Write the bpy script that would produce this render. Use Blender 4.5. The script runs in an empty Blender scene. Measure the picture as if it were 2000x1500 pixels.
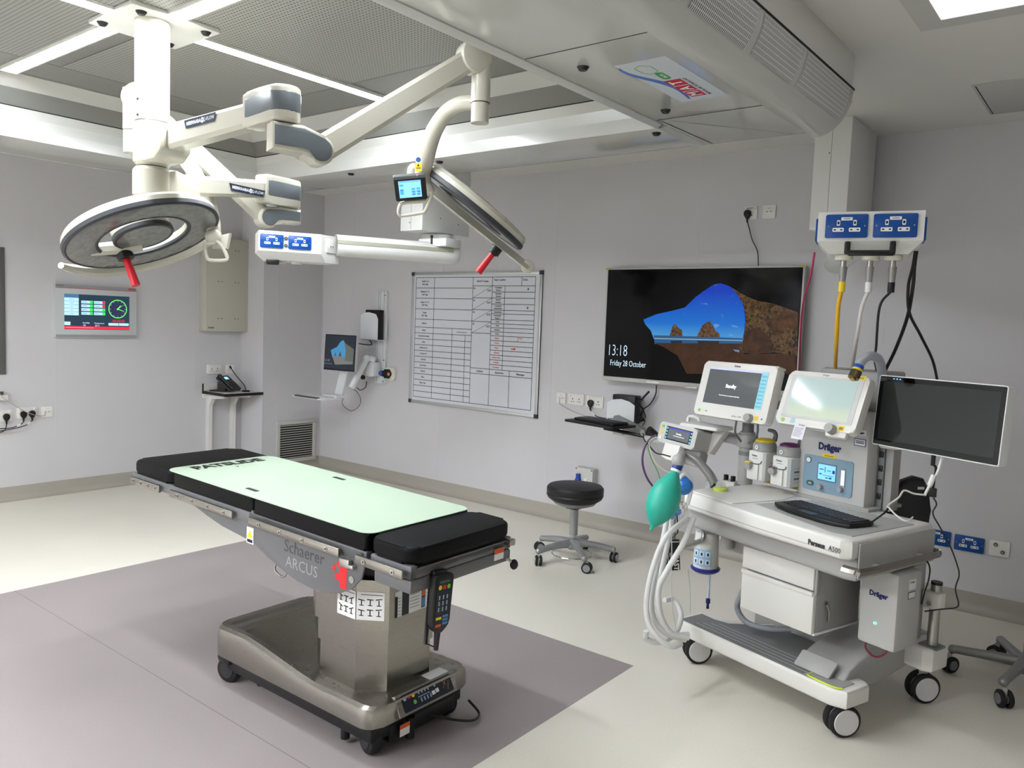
import bpy, bmesh, math, random
from mathutils import Vector, Matrix
random.seed(4)
# ------------------------------------------------------------------ camera, world, exposure
FOC = 1550.0
_dB = Vector((-1969, 194, -FOC)).normalized(); _dA = Vector((1228, 74, -FOC)).normalized()
_X = -_dB; _Y = (_dA - _X * _dA.dot(_X)).normalized(); _Z = _X.cross(_Y)
RC = Matrix((_X, _Y, _Z))                      # camera axes -> room axes
CAM = Vector((0, 0, 1.55))
cam_d = bpy.data.cameras.new('camera'); cam = bpy.data.objects.new('camera', cam_d)
bpy.context.scene.collection.objects.link(cam)
cam_d.sensor_width = 36; cam_d.lens = FOC / 2000 * 36; cam_d.clip_start = .05; cam_d.clip_end = 60
cam.matrix_world = Matrix.Translation(CAM) @ RC.to_4x4()
bpy.context.scene.camera = cam
SC = bpy.context.scene
SC.view_settings.view_transform = 'Standard'; SC.view_settings.look = 'None'
SC.view_settings.gamma = 1; SC.view_settings.use_curve_mapping = False
SC.view_settings.exposure = 1.27
w = bpy.data.worlds.new('world'); SC.world = w; w.use_nodes = True
w.node_tree.nodes['Background'].inputs[0].default_value = (.62, .61, .6, 1)
w.node_tree.nodes['Background'].inputs[1].default_value = .2
STRIP_E = 57.0; PANEL_E = 0.9; ES = 2 ** -SC.view_settings.exposure
# ------------------------------------------------------------------ room measures (metres)
XA = -6.91; XBOX = -6.54; YBOX = 4.46; YB = 5.15; ZC = 2.745
CX0, CX1, CY0, CY1 = -4.67, -1.71, .155, 3.12          # opening of the canopy
OX0, OX1, OY0, OY1 = -5.22, -1.045, -.35, 3.62          # outline of the canopy
ZS = 2.41; ZI = 2.69                                    # soffit, diffuser ceiling
def ray(px, py): return (RC @ Vector((px - 1000, -(py - 750), -FOC))).normalized()
def at(px, py, x=None, y=None, z=None):
    d = ray(px, py)
    i, v = (0, x) if x is not None else (1, y) if y is not None else (2, z)
    return CAM + d * ((v - CAM[i]) / d[i])
def dist(px, py, t): return CAM + ray(px, py) * t
# ------------------------------------------------------------------ materials
def lin(c): return tuple(((v / 255) / 12.92 if v / 255 <= .04045 else ((v / 255 + .055) / 1.055) ** 2.4) for v in c)
_m = {}
def mat(name, rgb, rough=.5, metal=0., emit=0., trans=0., alpha=1., coat=0., bump=0., bscale=200., noise=0., spec=.5, ior=1.45):
    if name in _m: return _m[name]
    m = bpy.data.materials.new(name); m.use_nodes = True; nt = m.node_tree; b = nt.nodes['Principled BSDF']
    c = lin(rgb) + (1,)
    b.inputs['Base Color'].default_value = c; b.inputs['Roughness'].default_value = rough
    b.inputs['Metallic'].default_value = metal; b.inputs['Specular IOR Level'].default_value = spec
    b.inputs['IOR'].default_value = ior
    if emit: b.inputs['Emission Color'].default_value = c; b.inputs['Emission Strength'].default_value = emit if emit > 5 else emit * ES
    if trans: b.inputs['Transmission Weight'].default_value = trans
    if alpha < 1: b.inputs['Alpha'].default_value = alpha
    if coat: b.inputs['Coat Weight'].default_value = coat; b.inputs['Coat Roughness'].default_value = .08
    if bump or noise:
        tc = nt.nodes.new('ShaderNodeTexCoord'); n = nt.nodes.new('ShaderNodeTexNoise'); n.inputs['Scale'].default_value = bscale
        nt.links.new(tc.outputs['Object'], n.inputs['Vector'])
        if bump:
            bp = nt.nodes.new('ShaderNodeBump'); bp.inputs['Strength'].default_value = bump; bp.inputs['Distance'].default_value = .01
            nt.links.new(n.outputs['Fac'], bp.inputs['Height']); nt.links.new(bp.outputs['Normal'], b.inputs['Normal'])
        if noise:
            mx = nt.nodes.new('ShaderNodeMix'); mx.data_type = 'RGBA'
            mx.inputs[6].default_value = tuple(v * (1 - noise) for v in c[:3]) + (1,); mx.inputs[7].default_value = tuple(min(1, v * (1 + noise)) for v in c[:3]) + (1,)
            nt.links.new(n.outputs['Fac'], mx.inputs[0]); nt.links.new(mx.outputs[2], b.inputs['Base Color'])
    _m[name] = m; return m
def brushed(name, rgb, rough, sc):
    m = mat(name, rgb, rough, 1.0); nt = m.node_tree; b = nt.nodes['Principled BSDF']
    tc = nt.nodes.new('ShaderNodeTexCoord'); mp = nt.nodes.new('ShaderNodeMapping'); mp.inputs['Scale'].default_value = sc
    n = nt.nodes.new('ShaderNodeTexNoise'); n.inputs['Scale'].default_value = 6; n.inputs['Detail'].default_value = 4
    nt.links.new(tc.outputs['Object'], mp.inputs[0]); nt.links.new(mp.outputs[0], n.inputs['Vector'])
    mr = nt.nodes.new('ShaderNodeMapRange'); mr.inputs[3].default_value = rough - .01; mr.inputs[4].default_value = rough + .03
    nt.links.new(n.outputs['Fac'], mr.inputs[0]); nt.links.new(mr.outputs[0], b.inputs['Roughness'])
    return m
WALL = mat('wall_panel_lilac', (204, 202, 204), .32, noise=.02, bscale=3, spec=.4)
SEAM = mat('wall_seam_weld', (204, 202, 208), .4)
CEIL = mat('ceiling_white_paint', (220, 218, 213), .6, noise=.015, bscale=4)
GLW = mat('canopy_gloss_white', (188, 188, 182), .16, coat=.2)
PLATE = mat('diffuser_plain_metal', (126, 126, 121), .38, .2)
COVE = mat('coved_skirting_vinyl', (166, 161, 150), .45, noise=.02, bscale=8)
STEELC = mat('pendant_white', (224, 224, 220), .35)
WHITE = mat('white_plastic', (226, 225, 220), .35)
WHT2 = mat('white_socket_plastic', (228, 226, 220), .25)
CREAM = mat('lamp_cream_enamel', (190, 187, 173), .25, coat=.2)
GREY = mat('lamp_slate_grey', (96, 102, 106), .35)
DGREY = mat('dark_rubber_trim', (52, 54, 58), .5)
BLACK = mat('black_plastic', (16, 16, 17), .42)
RUB = mat('black_rubber', (24, 24, 25), .65)
BLUE = mat('medical_socket_blue', (6, 70, 146), .3)
RED = mat('red_handle', (196, 22, 38), .35)
CHR = mat('chrome', (205, 205, 205), .12, 1.0)
STL = brushed('brushed_stainless', (152, 148, 141), .27, (3, 3, 220))
STL2 = mat('satin_steel', (178, 176, 172), .3, 1.0)
ALU = mat('satin_aluminium_paint', (158, 160, 160), .38, .6)
LEDM = mat('led_strip', (244, 249, 255), .5, emit=STRIP_E)
PANL = mat('led_panel', (250, 249, 255), .5, emit=PANEL_E)
PANH = mat('added_led_panel', (244, 249, 255), .5, emit=24.0)  # emitter for the added panels out of view
TXT = mat('black_print', (22, 22, 24), .6)
REDT = mat('red_print', (200, 40, 38), .6)
NAVY = mat('navy_print', (28, 34, 96), .6)
YEL = mat('yellow_label', (238, 208, 30), .5)
PAPER = mat('white_label', (232, 232, 230), .5)
SLOT = mat('dark_slot', (20, 20, 20), .8)
GUN = mat('table_grey_paint', (104, 104, 105), .45)
PAD = mat('black_pad_vinyl', (13, 13, 14), .5, bump=.06, bscale=400, spec=.15)
MWH = mat('machine_warm_white', (226, 224, 218), .32)
MGR = mat('machine_grey', (164, 163, 160), .42)
MDG = mat('machine_mid_grey', (118, 119, 120), .5)
# floor with inlaid darker square, weld lines and specks
def floor_mat():
    m = bpy.data.materials.new('vinyl_floor'); m.use_nodes = True; nt = m.node_tree; b = nt.nodes['Principled BSDF']; L = nt.links
    g = nt.nodes.new('ShaderNodeNewGeometry'); s = nt.nodes.new('ShaderNodeSeparateXYZ'); L.new(g.outputs['Position'], s.inputs[0])
    def cmp_(v, op, t):
        n = nt.nodes.new('ShaderNodeMath'); n.operation = op; L.new(v, n.inputs[0]); n.inputs[1].default_value = t; return n.outputs[0]
    def mul(a, c, op='MULTIPLY'):
        n = nt.nodes.new('ShaderNodeMath'); n.operation = op; L.new(a, n.inputs[0]); L.new(c, n.inputs[1]); return n.outputs[0]
    ins = mul(mul(cmp_(s.outputs[0], 'GREATER_THAN', -4.68), cmp_(s.outputs[0], 'LESS_THAN', -1.71)),
              mul(cmp_(s.outputs[1], 'GREATER_THAN', .15), cmp_(s.outputs[1], 'LESS_THAN', 3.155)))
    def line(v, t, wd=.0022):
        n = nt.nodes.new('ShaderNodeMath'); n.operation = 'SUBTRACT'; L.new(v, n.inputs[0]); n.inputs[1].default_value = t
        a = nt.nodes.new('ShaderNodeMath'); a.operation = 'ABSOLUTE'; L.new(n.outputs[0], a.inputs[0])
        return cmp_(a.outputs[0], 'LESS_THAN', wd)
    seam = mul(line(s.outputs[1], 1.655), ins)
    n1 = nt.nodes.new('ShaderNodeTexNoise'); n1.inputs['Scale'].default_value = 1.4; n1.inputs['Detail'].default_value = 3
    n2 = nt.nodes.new('ShaderNodeTexNoise'); n2.inputs['Scale'].default_value = 160; n2.inputs['Detail'].default_value = 2
    L.new(g.outputs['Position'], n1.inputs['Vector']); L.new(g.outputs['Position'], n2.inputs['Vector'])
    mx = nt.nodes.new('ShaderNodeMix'); mx.data_type = 'RGBA'; L.new(ins, mx.inputs[0])
    mx.inputs[6].default_value = lin((220, 215, 202)) + (1,); mx.inputs[7].default_value = lin((150, 141, 140)) + (1,)
    m3 = nt.nodes.new('ShaderNodeMix'); m3.data_type = 'RGBA'; L.new(seam, m3.inputs[0]); L.new(mx.outputs[2], m3.inputs[6]); m3.inputs[7].default_value = lin((120, 113, 108)) + (1,)
    mr = nt.nodes.new('ShaderNodeMapRange'); mr.inputs[3].default_value = .93; mr.inputs[4].default_value = 1.07; L.new(n1.outputs['Fac'], mr.inputs[0])
    mr2 = nt.nodes.new('ShaderNodeMapRange'); mr2.inputs[1].default_value = .3; mr2.inputs[2].default_value = .7; mr2.inputs[3].default_value = .96; mr2.inputs[4].default_value = 1.04; L.new(n2.outputs['Fac'], mr2.inputs[0])
    hv = nt.nodes.new('ShaderNodeVectorMath'); hv.operation = 'SCALE'; L.new(m3.outputs[2], hv.inputs[0]); L.new(mul(mr.outputs[0], mr2.outputs[0]), hv.inputs['Scale'])
    L.new(hv.outputs[0], b.inputs['Base Color']); b.inputs['Roughness'].default_value = .42; b.inputs['Specular IOR Level'].default_value = .35
    return m
FLOOR = floor_mat()
def perf_mat():
    m = bpy.data.materials.new('perforated_diffuser'); m.use_nodes = True; nt = m.node_tree; b = nt.nodes['Principled BSDF']; L = nt.links
    g = nt.nodes.new('ShaderNodeNewGeometry'); v = nt.nodes.new('ShaderNodeTexVoronoi'); v.inputs['Scale'].default_value = 55; v.inputs['Randomness'].default_value = 0
    L.new(g.outputs['Position'], v.inputs['Vector'])
    r = nt.nodes.new('ShaderNodeValToRGB'); r.color_ramp.elements[0].position = .30; r.color_ramp.elements[1].position = .38
    r.color_ramp.elements[0].color = lin((48, 48, 46)) + (1,); r.color_ramp.elements[1].color = lin((150, 150, 144)) + (1,)
    L.new(v.outputs['Distance'], r.inputs[0]); L.new(r.outputs[0], b.inputs['Base Color']); b.inputs['Roughness'].default_value = .45; b.inputs['Metallic'].default_value = .1
    return m
PERF = perf_mat()
# ------------------------------------------------------------------ mesh builder
def frame(o, xd, yd):
    x = Vector(xd).normalized(); z = x.cross(Vector(yd)).normalized(); y = z.cross(x)
    M = Matrix.Identity(4)
    for i in range(3): M[i][0] = x[i]; M[i][1] = y[i]; M[i][2] = z[i]; M[i][3] = o[i]
    return M
def FB(px, py, Y=YB):  o = at(px, py, y=Y); return frame(o, (1, 0, 0), (0, 0, 1))
def FA(px, py, X=XA):  o = at(px, py, x=X); return frame(o, (0, 1, 0), (0, 0, 1))
def rrect(w, h, r, n=5, cx=0, cy=0):
    r = min(r, w / 2 - 1e-5, h / 2 - 1e-5); p = []
    for (sx, sy, a0) in ((1, -1, -90), (1, 1, 0), (-1, 1, 90), (-1, -1, 180)):
        for i in range(n + 1):
            a = math.radians(a0 + 90 * i / n); p.append((cx + sx * (w / 2 - r) + r * math.cos(a), cy + sy * (h / 2 - r) + r * math.sin(a)))
    return p
def circ(r, n=24, cx=0, cy=0, a0=0, a1=360):
    k = n if a1 - a0 >= 360 else n + 1
    return [(cx + r * math.cos(math.radians(a0 + (a1 - a0) * i / n)), cy + r * math.sin(math.radians(a0 + (a1 - a0) * i / n))) for i in range(k)]
def spline(pts, n=8):
    P = [Vector(p) for p in pts]
    if len(P) < 3: return P
    Q = [P[0] * 2 - P[1]] + P + [P[-1] * 2 - P[-2]]; out = []
    for i in range(1, len(Q) - 2):
        a, b, c, d = Q[i - 1], Q[i], Q[i + 1], Q[i + 2]
        for k in range(n):
            t = k / n; out.append(.5 * (2 * b + (c - a) * t + (2 * a - 5 * b + 4 * c - d) * t * t + (3 * b - a - 3 * c + d) * t ** 3))
    out.append(P[-1]); return out
COL = SC.collection
def wm(o):
    M = o.matrix_basis.copy(); p = o.parent
    while p: M = p.matrix_basis @ M; p = p.parent
    return M
class MB:
    def __init__(s, T=None): s.bm = bmesh.new(); s.mats = []; s.T = T.copy() if T else Matrix.Identity(4)
    def mi(s, m):
        if m not in s.mats: s.mats.append(m)
        return s.mats.index(m)
    def add(s, vs, fs, m, T=None):
        M = s.T @ T if T is not None else s.T; k = s.mi(m)
        V = [s.bm.verts.new(M @ Vector(v)) for v in vs]
        for f in fs:
            try: F = s.bm.faces.new([V[i] for i in f]); F.material_index = k
            except ValueError: pass
        return s
    def merge(s, b2, m, T=None):
        b2.verts.index_update(); vs = [v.co.copy() for v in b2.verts]; fs = [[v.index for v in f.verts] for f in b2.faces]
        s.add(vs, fs, m, T); b2.free(); return s
    def box(s, c, d, m, bev=0, T=None, seg=2):
        b = bmesh.new(); bmesh.ops.create_cube(b, size=1)
        for v in b.verts: v.co = Vector((v.co.x * d[0] + c[0], v.co.y * d[1] + c[1], v.co.z * d[2] + c[2]))
        if bev: bmesh.ops.bevel(b, geom=b.edges[:], offset=min(bev, min(d) * .49), segments=seg, affect='EDGES', profile=.5)
        return s.merge(b, m, T)
    def bx(s, x0, x1, y0, y1, z0, z1, m, bev=0, T=None):
        return s.box(((x0 + x1) / 2, (y0 + y1) / 2, (z0 + z1) / 2), (abs(x1 - x0), abs(y1 - y0), abs(z1 - z0)), m, bev, T)
    def prism(s, poly, z0, z1, m, T=None, bev=0, seg=2):
        b = bmesh.new(); n = len(poly)
        lo = [b.verts.new((p[0], p[1], z0)) for p in poly]; hi = [b.verts.new((p[0], p[1], z1)) for p in poly]
        f1 = b.faces.new(list(reversed(lo))); f2 = b.faces.new(hi)
        for i in range(n): b.faces.new((lo[i], lo[(i + 1) % n], hi[(i + 1) % n], hi[i]))
        if bev:
            es = list(f1.edges) + list(f2.edges)
            try: bmesh.ops.bevel(b, geom=es, offset=bev, segments=seg, affect='EDGES', profile=.5, clamp_overlap=True)
            except Exception: pass
        bmesh.ops.recalc_face_normals(b, faces=b.faces[:])
        return s.merge(b, m, T)
    def flat(s, poly, z, m, T=None):                  # thin print: 0.4 mm thick
        return s.prism(poly, z, z + .0004, m, T)
    def rect(s, x0, x1, y0, y1, z, m, T=None, th=.0004): return s.prism([(x0, y0), (x1, y0), (x1, y1), (x0, y1)], z, z + th, m, T)
    def cyl(s, p0, p1, r, m, r2=None, n=24, T=None, bev=0):
        p0, p1 = Vector(p0), Vector(p1); r2 = r if r2 is None else r2
        L = (p1 - p0).length
        if bev: prof = [(0, 0), (r - bev, 0), (r - bev * .3, bev * .3), (r, bev), (r2, L - bev), (r2 - bev * .3, L - bev * .3), (r2 - bev, L), (0, L)]
        else: prof = [(0, 0), (r, 0), (r2, L), (0, L)]
        return s.lathe(prof, p0, p1 - p0, m, n, T)
    def lathe(s, prof, o, axis, m, n=24, T=None, a0=0, a1=360):
        z = Vector(axis).normalized(); x = z.orthogonal().normalized(); y = z.cross(x); o = Vector(o)
        full = a1 - a0 >= 360; k = n if full else n + 1; vs = []; fs = []; rows = []
        for (r, h) in prof:
            if r < 1e-7: rows.append([len(vs)] * k); vs.append(o + z * h); continue
            row = []
            for i in range(k):
                a = math.radians(a0 + (a1 - a0) * i / n); row.append(len(vs)); vs.append(o + z * h + (x * math.cos(a) + y * math.sin(a)) * r)
            rows.append(row)
        for j in range(len(rows) - 1):
            A, B = rows[j], rows[j + 1]
            for i in range(k if full else k - 1):
                i2 = (i + 1) % k; q = [A[i], A[i2], B[i2], B[i]]; u = []
                for t in q:
                    if t not in u: u.append(t)
                if len(u) > 2: fs.append(u)
        return s.add(vs, fs, m, T)
    def tube(s, pts, r, m, n=10, T=None, smooth=8, caps=True, flat=1.0):
        P = spline(pts, smooth) if smooth else [Vector(p) for p in pts]; N = len(P)
        if isinstance(r, (list, tuple)):
            R = [r[min(int(i / (N - 1) * (len(r) - 1)), len(r) - 2)] * (1 - ((i / (N - 1) * (len(r) - 1)) - min(int(i / (N - 1) * (len(r) - 1)), len(r) - 2))) + r[min(int(i / (N - 1) * (len(r) - 1)), len(r) - 2) + 1] * ((i / (N - 1) * (len(r) - 1)) - min(int(i / (N - 1) * (len(r) - 1)), len(r) - 2)) for i in range(N)]
        else: R = [r] * N
        vs = []; fs = []; up = None
        for i, p in enumerate(P):
            d = (P[min(i + 1, N - 1)] - P[max(i - 1, 0)]).normalized()
            if up is None: up = d.orthogonal().normalized()
            up = (up - d * up.dot(d)).normalized(); sd = d.cross(up)
            for k in range(n):
                a = 2 * math.pi * k / n; vs.append(p + (up * math.cos(a) + sd * math.sin(a) * flat) * R[i])
        for i in range(N - 1):
            for k in range(n):
                k2 = (k + 1) % n; fs.append((i * n + k, i * n + k2, (i + 1) * n + k2, (i + 1) * n + k))
        if caps: fs.append(tuple(reversed(range(n)))); fs.append(tuple((N - 1) * n + k for k in range(n)))
        return s.add(vs, fs, m, T)
    def sphere(s, c, r, m, T=None, u=20, v=12):
        b = bmesh.new(); bmesh.ops.create_uvsphere(b, u_segments=u, v_segments=v, radius=1)
        rr = (r, r, r) if not isinstance(r, (tuple, list)) else r
        for q in b.verts: q.co = Vector((q.co.x * rr[0] + c[0], q.co.y * rr[1] + c[1], q.co.z * rr[2] + c[2]))
        return s.merge(b, m, T)
    def text(s, t, size, x, y, z, m, T=None, align='CENTER', bold=0., sx=1., th=.0004):
        cu = bpy.data.curves.new('lettering', 'FONT'); cu.body = t; cu.size = size; cu.align_x = align; cu.align_y = 'CENTER'
        cu.extrude = th / 2; cu.offset = bold; cu.resolution_u = 2
        ob = bpy.data.objects.new('lettering', cu); me = bpy.data.meshes.new_from_object(ob)
        vs = [(v.co.x * sx + x, v.co.y + y, v.co.z + z + th / 2) for v in me.vertices]; fs = [tuple(p.vertices) for p in me.polygons]
        bpy.data.objects.remove(ob); bpy.data.curves.remove(cu); bpy.data.meshes.remove(me)
        return s.add(vs, fs, m, T)
    def build(s, name, parent=None, label=None, cat=None, group=None, kind=None, ang=35, recalc=True):
        bm = s.bm
        if recalc: bmesh.ops.recalc_face_normals(bm, faces=bm.faces[:])
        if parent is not None: M = wm(parent).inverted(); o = None
        else:
            xs = [v.co for v in bm.verts]; o = Vector(((min(v.x for v in xs) + max(v.x for v in xs)) / 2, (min(v.y for v in xs) + max(v.y for v in xs)) / 2, min(v.z for v in xs)))
            M = Matrix.Translation(-o)
        bmesh.ops.transform(bm, matrix=M, verts=bm.verts[:])
        me = bpy.data.meshes.new(name); bm.to_mesh(me); bm.free()
        for q in s.mats: me.materials.append(q)
        me.polygons.foreach_set('use_smooth', [True] * len(me.polygons)); me.set_sharp_from_angle(angle=math.radians(ang))
        ob = bpy.data.objects.new(name, me); COL.objects.link(ob)
        if parent is not None: ob.parent = parent
        else: ob.location = o
        tag(ob, label, cat, group, kind); return ob
def tag(o, label=None, cat=None, group=None, kind=None):
    for k, v in (('label', label), ('category', cat), ('group', group), ('kind', kind)):
        if v: o[k] = v
    return o
def empty(name, M, label, cat, group=None):
    o = bpy.data.objects.new(name, None); COL.objects.link(o); o.empty_display_size = .1
    if not isinstance(M, Matrix): M = Matrix.Translation(Vector(M))
    o.matrix_basis = M; tag(o, label, cat, group); return o
def kids(o): return [c for c in bpy.data.objects if c.parent == o]
def dup(o, M=None, label=None, group=None, parent=None):
    c = o.copy(); COL.objects.link(c); c.parent = parent
    if M is not None: c.matrix_basis = M
    if label: c['label'] = label
    if group: c['group'] = group
    for k in kids(o): dup(k, parent=c)
    return c
def S(name, b): return b.build(name, kind='structure')
# ------------------------------------------------------------------ room shell
XR, YF = 2.2, -2.6
S('floor', MB().bx(XA - .1, XR + .1, YF - .1, YB + .1, -.06, 0, FLOOR))
S('ceiling', MB().bx(XA - .1, XR + .1, YF - .1, YB + .1, ZC, ZC + .06, CEIL))
S('wall_back', MB().bx(XBOX, XR + .1, YB, YB + .1, 0, ZC, WALL))
S('wall_left', MB().bx(XA - .1, XA, YF - .1, 1.62, 0, ZC, WALL).bx(XA - .1, XA, 1.62, 2.40, 0, 1.0, WALL).bx(XA - .1, XA, 1.62, 2.40, 1.98, ZC, WALL).bx(XA - .1, XA, 2.40, YB + .1, 0, ZC, WALL))
S('wall_left_boxing', MB().bx(XA, XBOX, YBOX, YB + .1, 0, ZC, WALL))
S('wall_front', MB().bx(XA - .1, XR + .1, YF - .1, YF, 0, ZC, WALL))
S('wall_right', MB().bx(XR, XR + .1, YF, YB, 0, ZC, WALL))
fr = mat('window_frame_grey', (92, 92, 90), .5)
b = MB()
b.bx(XA - .06, XA + .012, 2.34, 2.40, 1.0, 1.98, fr, .004).bx(XA - .06, XA + .012, 1.62, 1.68, 1.0, 1.98, fr, .004)
b.bx(XA - .06, XA + .012, 1.68, 2.34, 1.92, 1.98, fr, .004).bx(XA - .06, XA + .012, 1.68, 2.34, 1.0, 1.06, fr, .004)
b.bx(XA - .05, XA - .03, 1.68, 2.34, 1.06, 1.92, mat('window_pane_dark', (60, 62, 66), .08))
S('window_1', b)
def seam(n, x0, x1, y0, y1, z0=.13, z1=ZC - .01): S('trim_%d' % n, MB().bx(x0, x1, y0, y1, z0, z1, SEAM))
k = 1
for y in (2.769, 3.98): seam(k, XA, XA + .0012, y - .002, y + .002); k += 1
for x in (-6.07, -4.878, -3.66, -2.456, -1.22, -.02): seam(k, x - .002, x + .002, YB - .0012, YB); k += 1
seam(k, XBOX, XBOX + .0012, 4.98 - .35, 4.98 - .346); k += 1
seam(k, XBOX - .003, XBOX + .003, YBOX - .003, YBOX + .003, 0, ZC); k += 1
seam(k, XBOX, XBOX + .006, YB - .006, YB, 0, ZC)
# coved skirting: vinyl turned up the wall with a small fillet
def cove(name, a, b_, nrm, h=.11, r=.05):
    a, b_, nrm = Vector(a), Vector(b_), Vector(nrm)
    prof = [(0, h), (.003, h), (.004, r)] + [(.004 + r - r * math.cos(t), r - r * math.sin(t)) for t in [math.radians(q) for q in (15, 30, 45, 60, 75, 90)]] + [(0, 0)]
    m = MB(); n = len(prof); vs = [a + nrm * p[0] + Vector((0, 0, p[1])) for p in prof] + [b_ + nrm * p[0] + Vector((0, 0, p[1])) for p in prof]
    fs = [(i, (i + 1) % n, n + (i + 1) % n, n + i) for i in range(n)] + [tuple(range(n)), tuple(range(2 * n - 1, n - 1, -1))]
    m.add(vs, fs, COVE); S(name, m)
cove('baseboard_back', (XBOX, YB, 0), (XR, YB, 0), (0, -1, 0))
cove('baseboard_left', (XA, YF, 0), (XA, YBOX, 0), (1, 0, 0))
cove('baseboard_boxing', (XBOX, YBOX, 0), (XBOX, YB, 0), (1, 0, 0))
cove('baseboard_boxing_end', (XA, YBOX, 0), (XBOX, YBOX, 0), (0, -1, 0))
# ------------------------------------------------------------------ laminar flow canopy
can = empty('ventilation_canopy', ((CX0 + CX1) / 2, (CY0 + CY1) / 2, ZC), 'large glossy white ventilation canopy hanging from the ceiling over the operating table', 'ventilation canopy')
b = MB()
b.bx(OX0 + .04, CX0, OY0 + .04, OY1 - .12, ZS, ZS + .02, GLW, .003).bx(CX0, CX1, CY1, OY1 - .12, ZS, ZS + .02, GLW, .003).bx(CX0, CX1, OY0 + .04, CY0, ZS, ZS + .02, GLW, .003)
b.bx(CX1 + .055, -1.20, OY0, OY1 - .12, ZS, ZS + .02, GLW, .003)
b.prism([(CX1, CY0), (CX1 + .055, CY0), (CX1 + .055, CY1 - .06), (CX1, CY1)], ZS - .004, ZS + .03, mat('canopy_edge_strip', (184, 184, 180), .3), bev=.004)
b.bx(CX1, CX1 + .055, OY0, CY0, ZS, ZS + .02, GLW).bx(CX1, CX1 + .055, CY1, OY1 - .12, ZS, ZS + .02, GLW)
sf = b.build('soffit', can)
b = MB()
for y in (1.10, 2.10, 3.0): b.bx(CX1 + .06, -1.20, y - .002, y + .002, ZS - .0008, ZS, SLOT)
b.add([(CX1 + .07, 3.02, ZS - .0006), (CX1 + .076, 3.02, ZS - .0006), (CX1 + .09, OY1 - .12, ZS - .0006), (CX1 + .082, OY1 - .12, ZS - .0006)], [(0, 1, 2, 3)], SLOT)
b.add([(-1.6, 3.03, ZS - .0006), (-1.6, 3.034, ZS - .0006), (-1.25, 3.49, ZS - .0006), (-1.25, 3.486, ZS - .0006)], [(0, 1, 2, 3)], SLOT)
b.build('panel_joints', sf, kind='stuff')
b = MB()                                   # inner skirt: lower vertical panels, gap, splayed upper band
q0 = .0
def ringwall(d0, z0, d1, z1, m):
    A = [(CX0 - d0, CY0 - d0), (CX1 + d0, CY0 - d0), (CX1 + d0, CY1 + d0), (CX0 - d0, CY1 + d0)]
    B = [(CX0 - d1, CY0 - d1), (CX1 + d1, CY0 - d1), (CX1 + d1, CY1 + d1), (CX0 - d1, CY1 + d1)]
    b.add([(x, y, z0) for x, y in A] + [(x, y, z1) for x, y in B], [(i, (i + 1) % 4, 4 + (i + 1) % 4, 4 + i) for i in range(4)], m)
ringwall(-.002, ZS + .002, -.002, ZS + .06, GLW); ringwall(-.002, ZS + .06, -.008, ZS + .11, GLW); ringwall(-.008, ZS + .11, -.03, ZS + .152, GLW)
ringwall(-.03, ZS + .152, -.028, ZS + .158, SLOT); ringwall(-.028, ZS + .158, -.10, ZS + .23, PLATE); ringwall(-.10, ZS + .23, -.20, ZI, GLW)
b.build('inner_skirt', can, recalc=False)
b = MB()
cx, cy = -3.19, 1.655; pr = .95
b.bx(CX0, CX1, CY0, CY1, ZI, ZI + .01, PLATE)
df = b.build('diffuser_ceiling', can)
for sx in (-1, 1):
    for sy in (-1, 1):
        MB().bx(cx + sx * .04, cx + sx * pr, cy + sy * .04, cy + sy * pr, ZI - .004, ZI - .0005, PERF).build('perforated_panel', df)
b = MB()
for d in (pr + .02, 1.25):
    for (x0, x1, y0, y1) in ((cx - d, cx + d, cy + d - .002, cy + d + .002), (cx - d, cx + d, cy - d - .002, cy - d + .002), (cx - d - .002, cx - d + .002, cy - d, cy + d), (cx + d - .002, cx + d + .002, cy - d, cy + d)):
        b.bx(x0, x1, y0, y1, ZI - .001, ZI, mat('joint_grey', (120, 120, 118), .5))
b.build('panel_joints', df, kind='stuff')
for i, (dx, dy) in enumerate(((1, 0), (-1, 0), (0, 1), (0, -1))):
    b = MB(); l0, l1, wd = .17, 1.24, .034; yo = -.09 if dx < 0 else 0
    if dx: x0, x1 = sorted((cx + dx * l0, cx + dx * l1)); args = (x0, x1, cy + yo - wd, cy + yo + wd)
    else: y0, y1 = sorted((cy + dy * l0, cy + dy * l1)); args = (cx - wd, cx + wd, y0, y1)
    b.bx(*args, ZI - .012, ZI - .006, LEDM)
    x0, x1, y0, y1 = args; e = .008
    b.bx(x0 - e, x1 + e, y0 - e, y0, ZI - .014, ZI, WHITE).bx(x0 - e, x1 + e, y1, y1 + e, ZI - .014, ZI, WHITE).bx(x0 - e, x0, y0, y1, ZI - .014, ZI, WHITE).bx(x1, x1 + e, y0, y1, ZI - .014, ZI, WHITE)
    b.build('light_strip', can, label='bright white light strip')
MB().prism(rrect(.36, .36, .01), ZI - .02, ZI - .005, WHITE, Matrix.Translation((cx, cy, 0)), bev=.003).build('centre_plate', can)
b = MB()                                   # outer fascias up to the ceiling
b.bx(OX0, OX0 + .04, OY0, OY1, ZS, ZC, GLW, .012).bx(OX0, OX1 - .021, OY1 - .03, OY1 - .001, ZS + .12, ZC, GLW, .004).bx(OX0, OX1, OY0, OY0 + .03, ZS, ZC, GLW, .012)
b.add([(OX0 + .04, OY1 - .12, ZS), (-1.18, OY1 - .12, ZS), (-1.18, OY1 - .06, ZS + .035), (OX0 + .04, OY1 - .06, ZS + .035), (-1.10, OY1 - .015, ZS + .09), (OX0 + .04, OY1 - .015, ZS + .09), (OX1, OY1, ZS + .14), (OX0, OY1, ZS + .14)], [(0, 1, 2, 3), (3, 2, 4, 5), (5, 4, 6, 7)], GLW)
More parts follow.
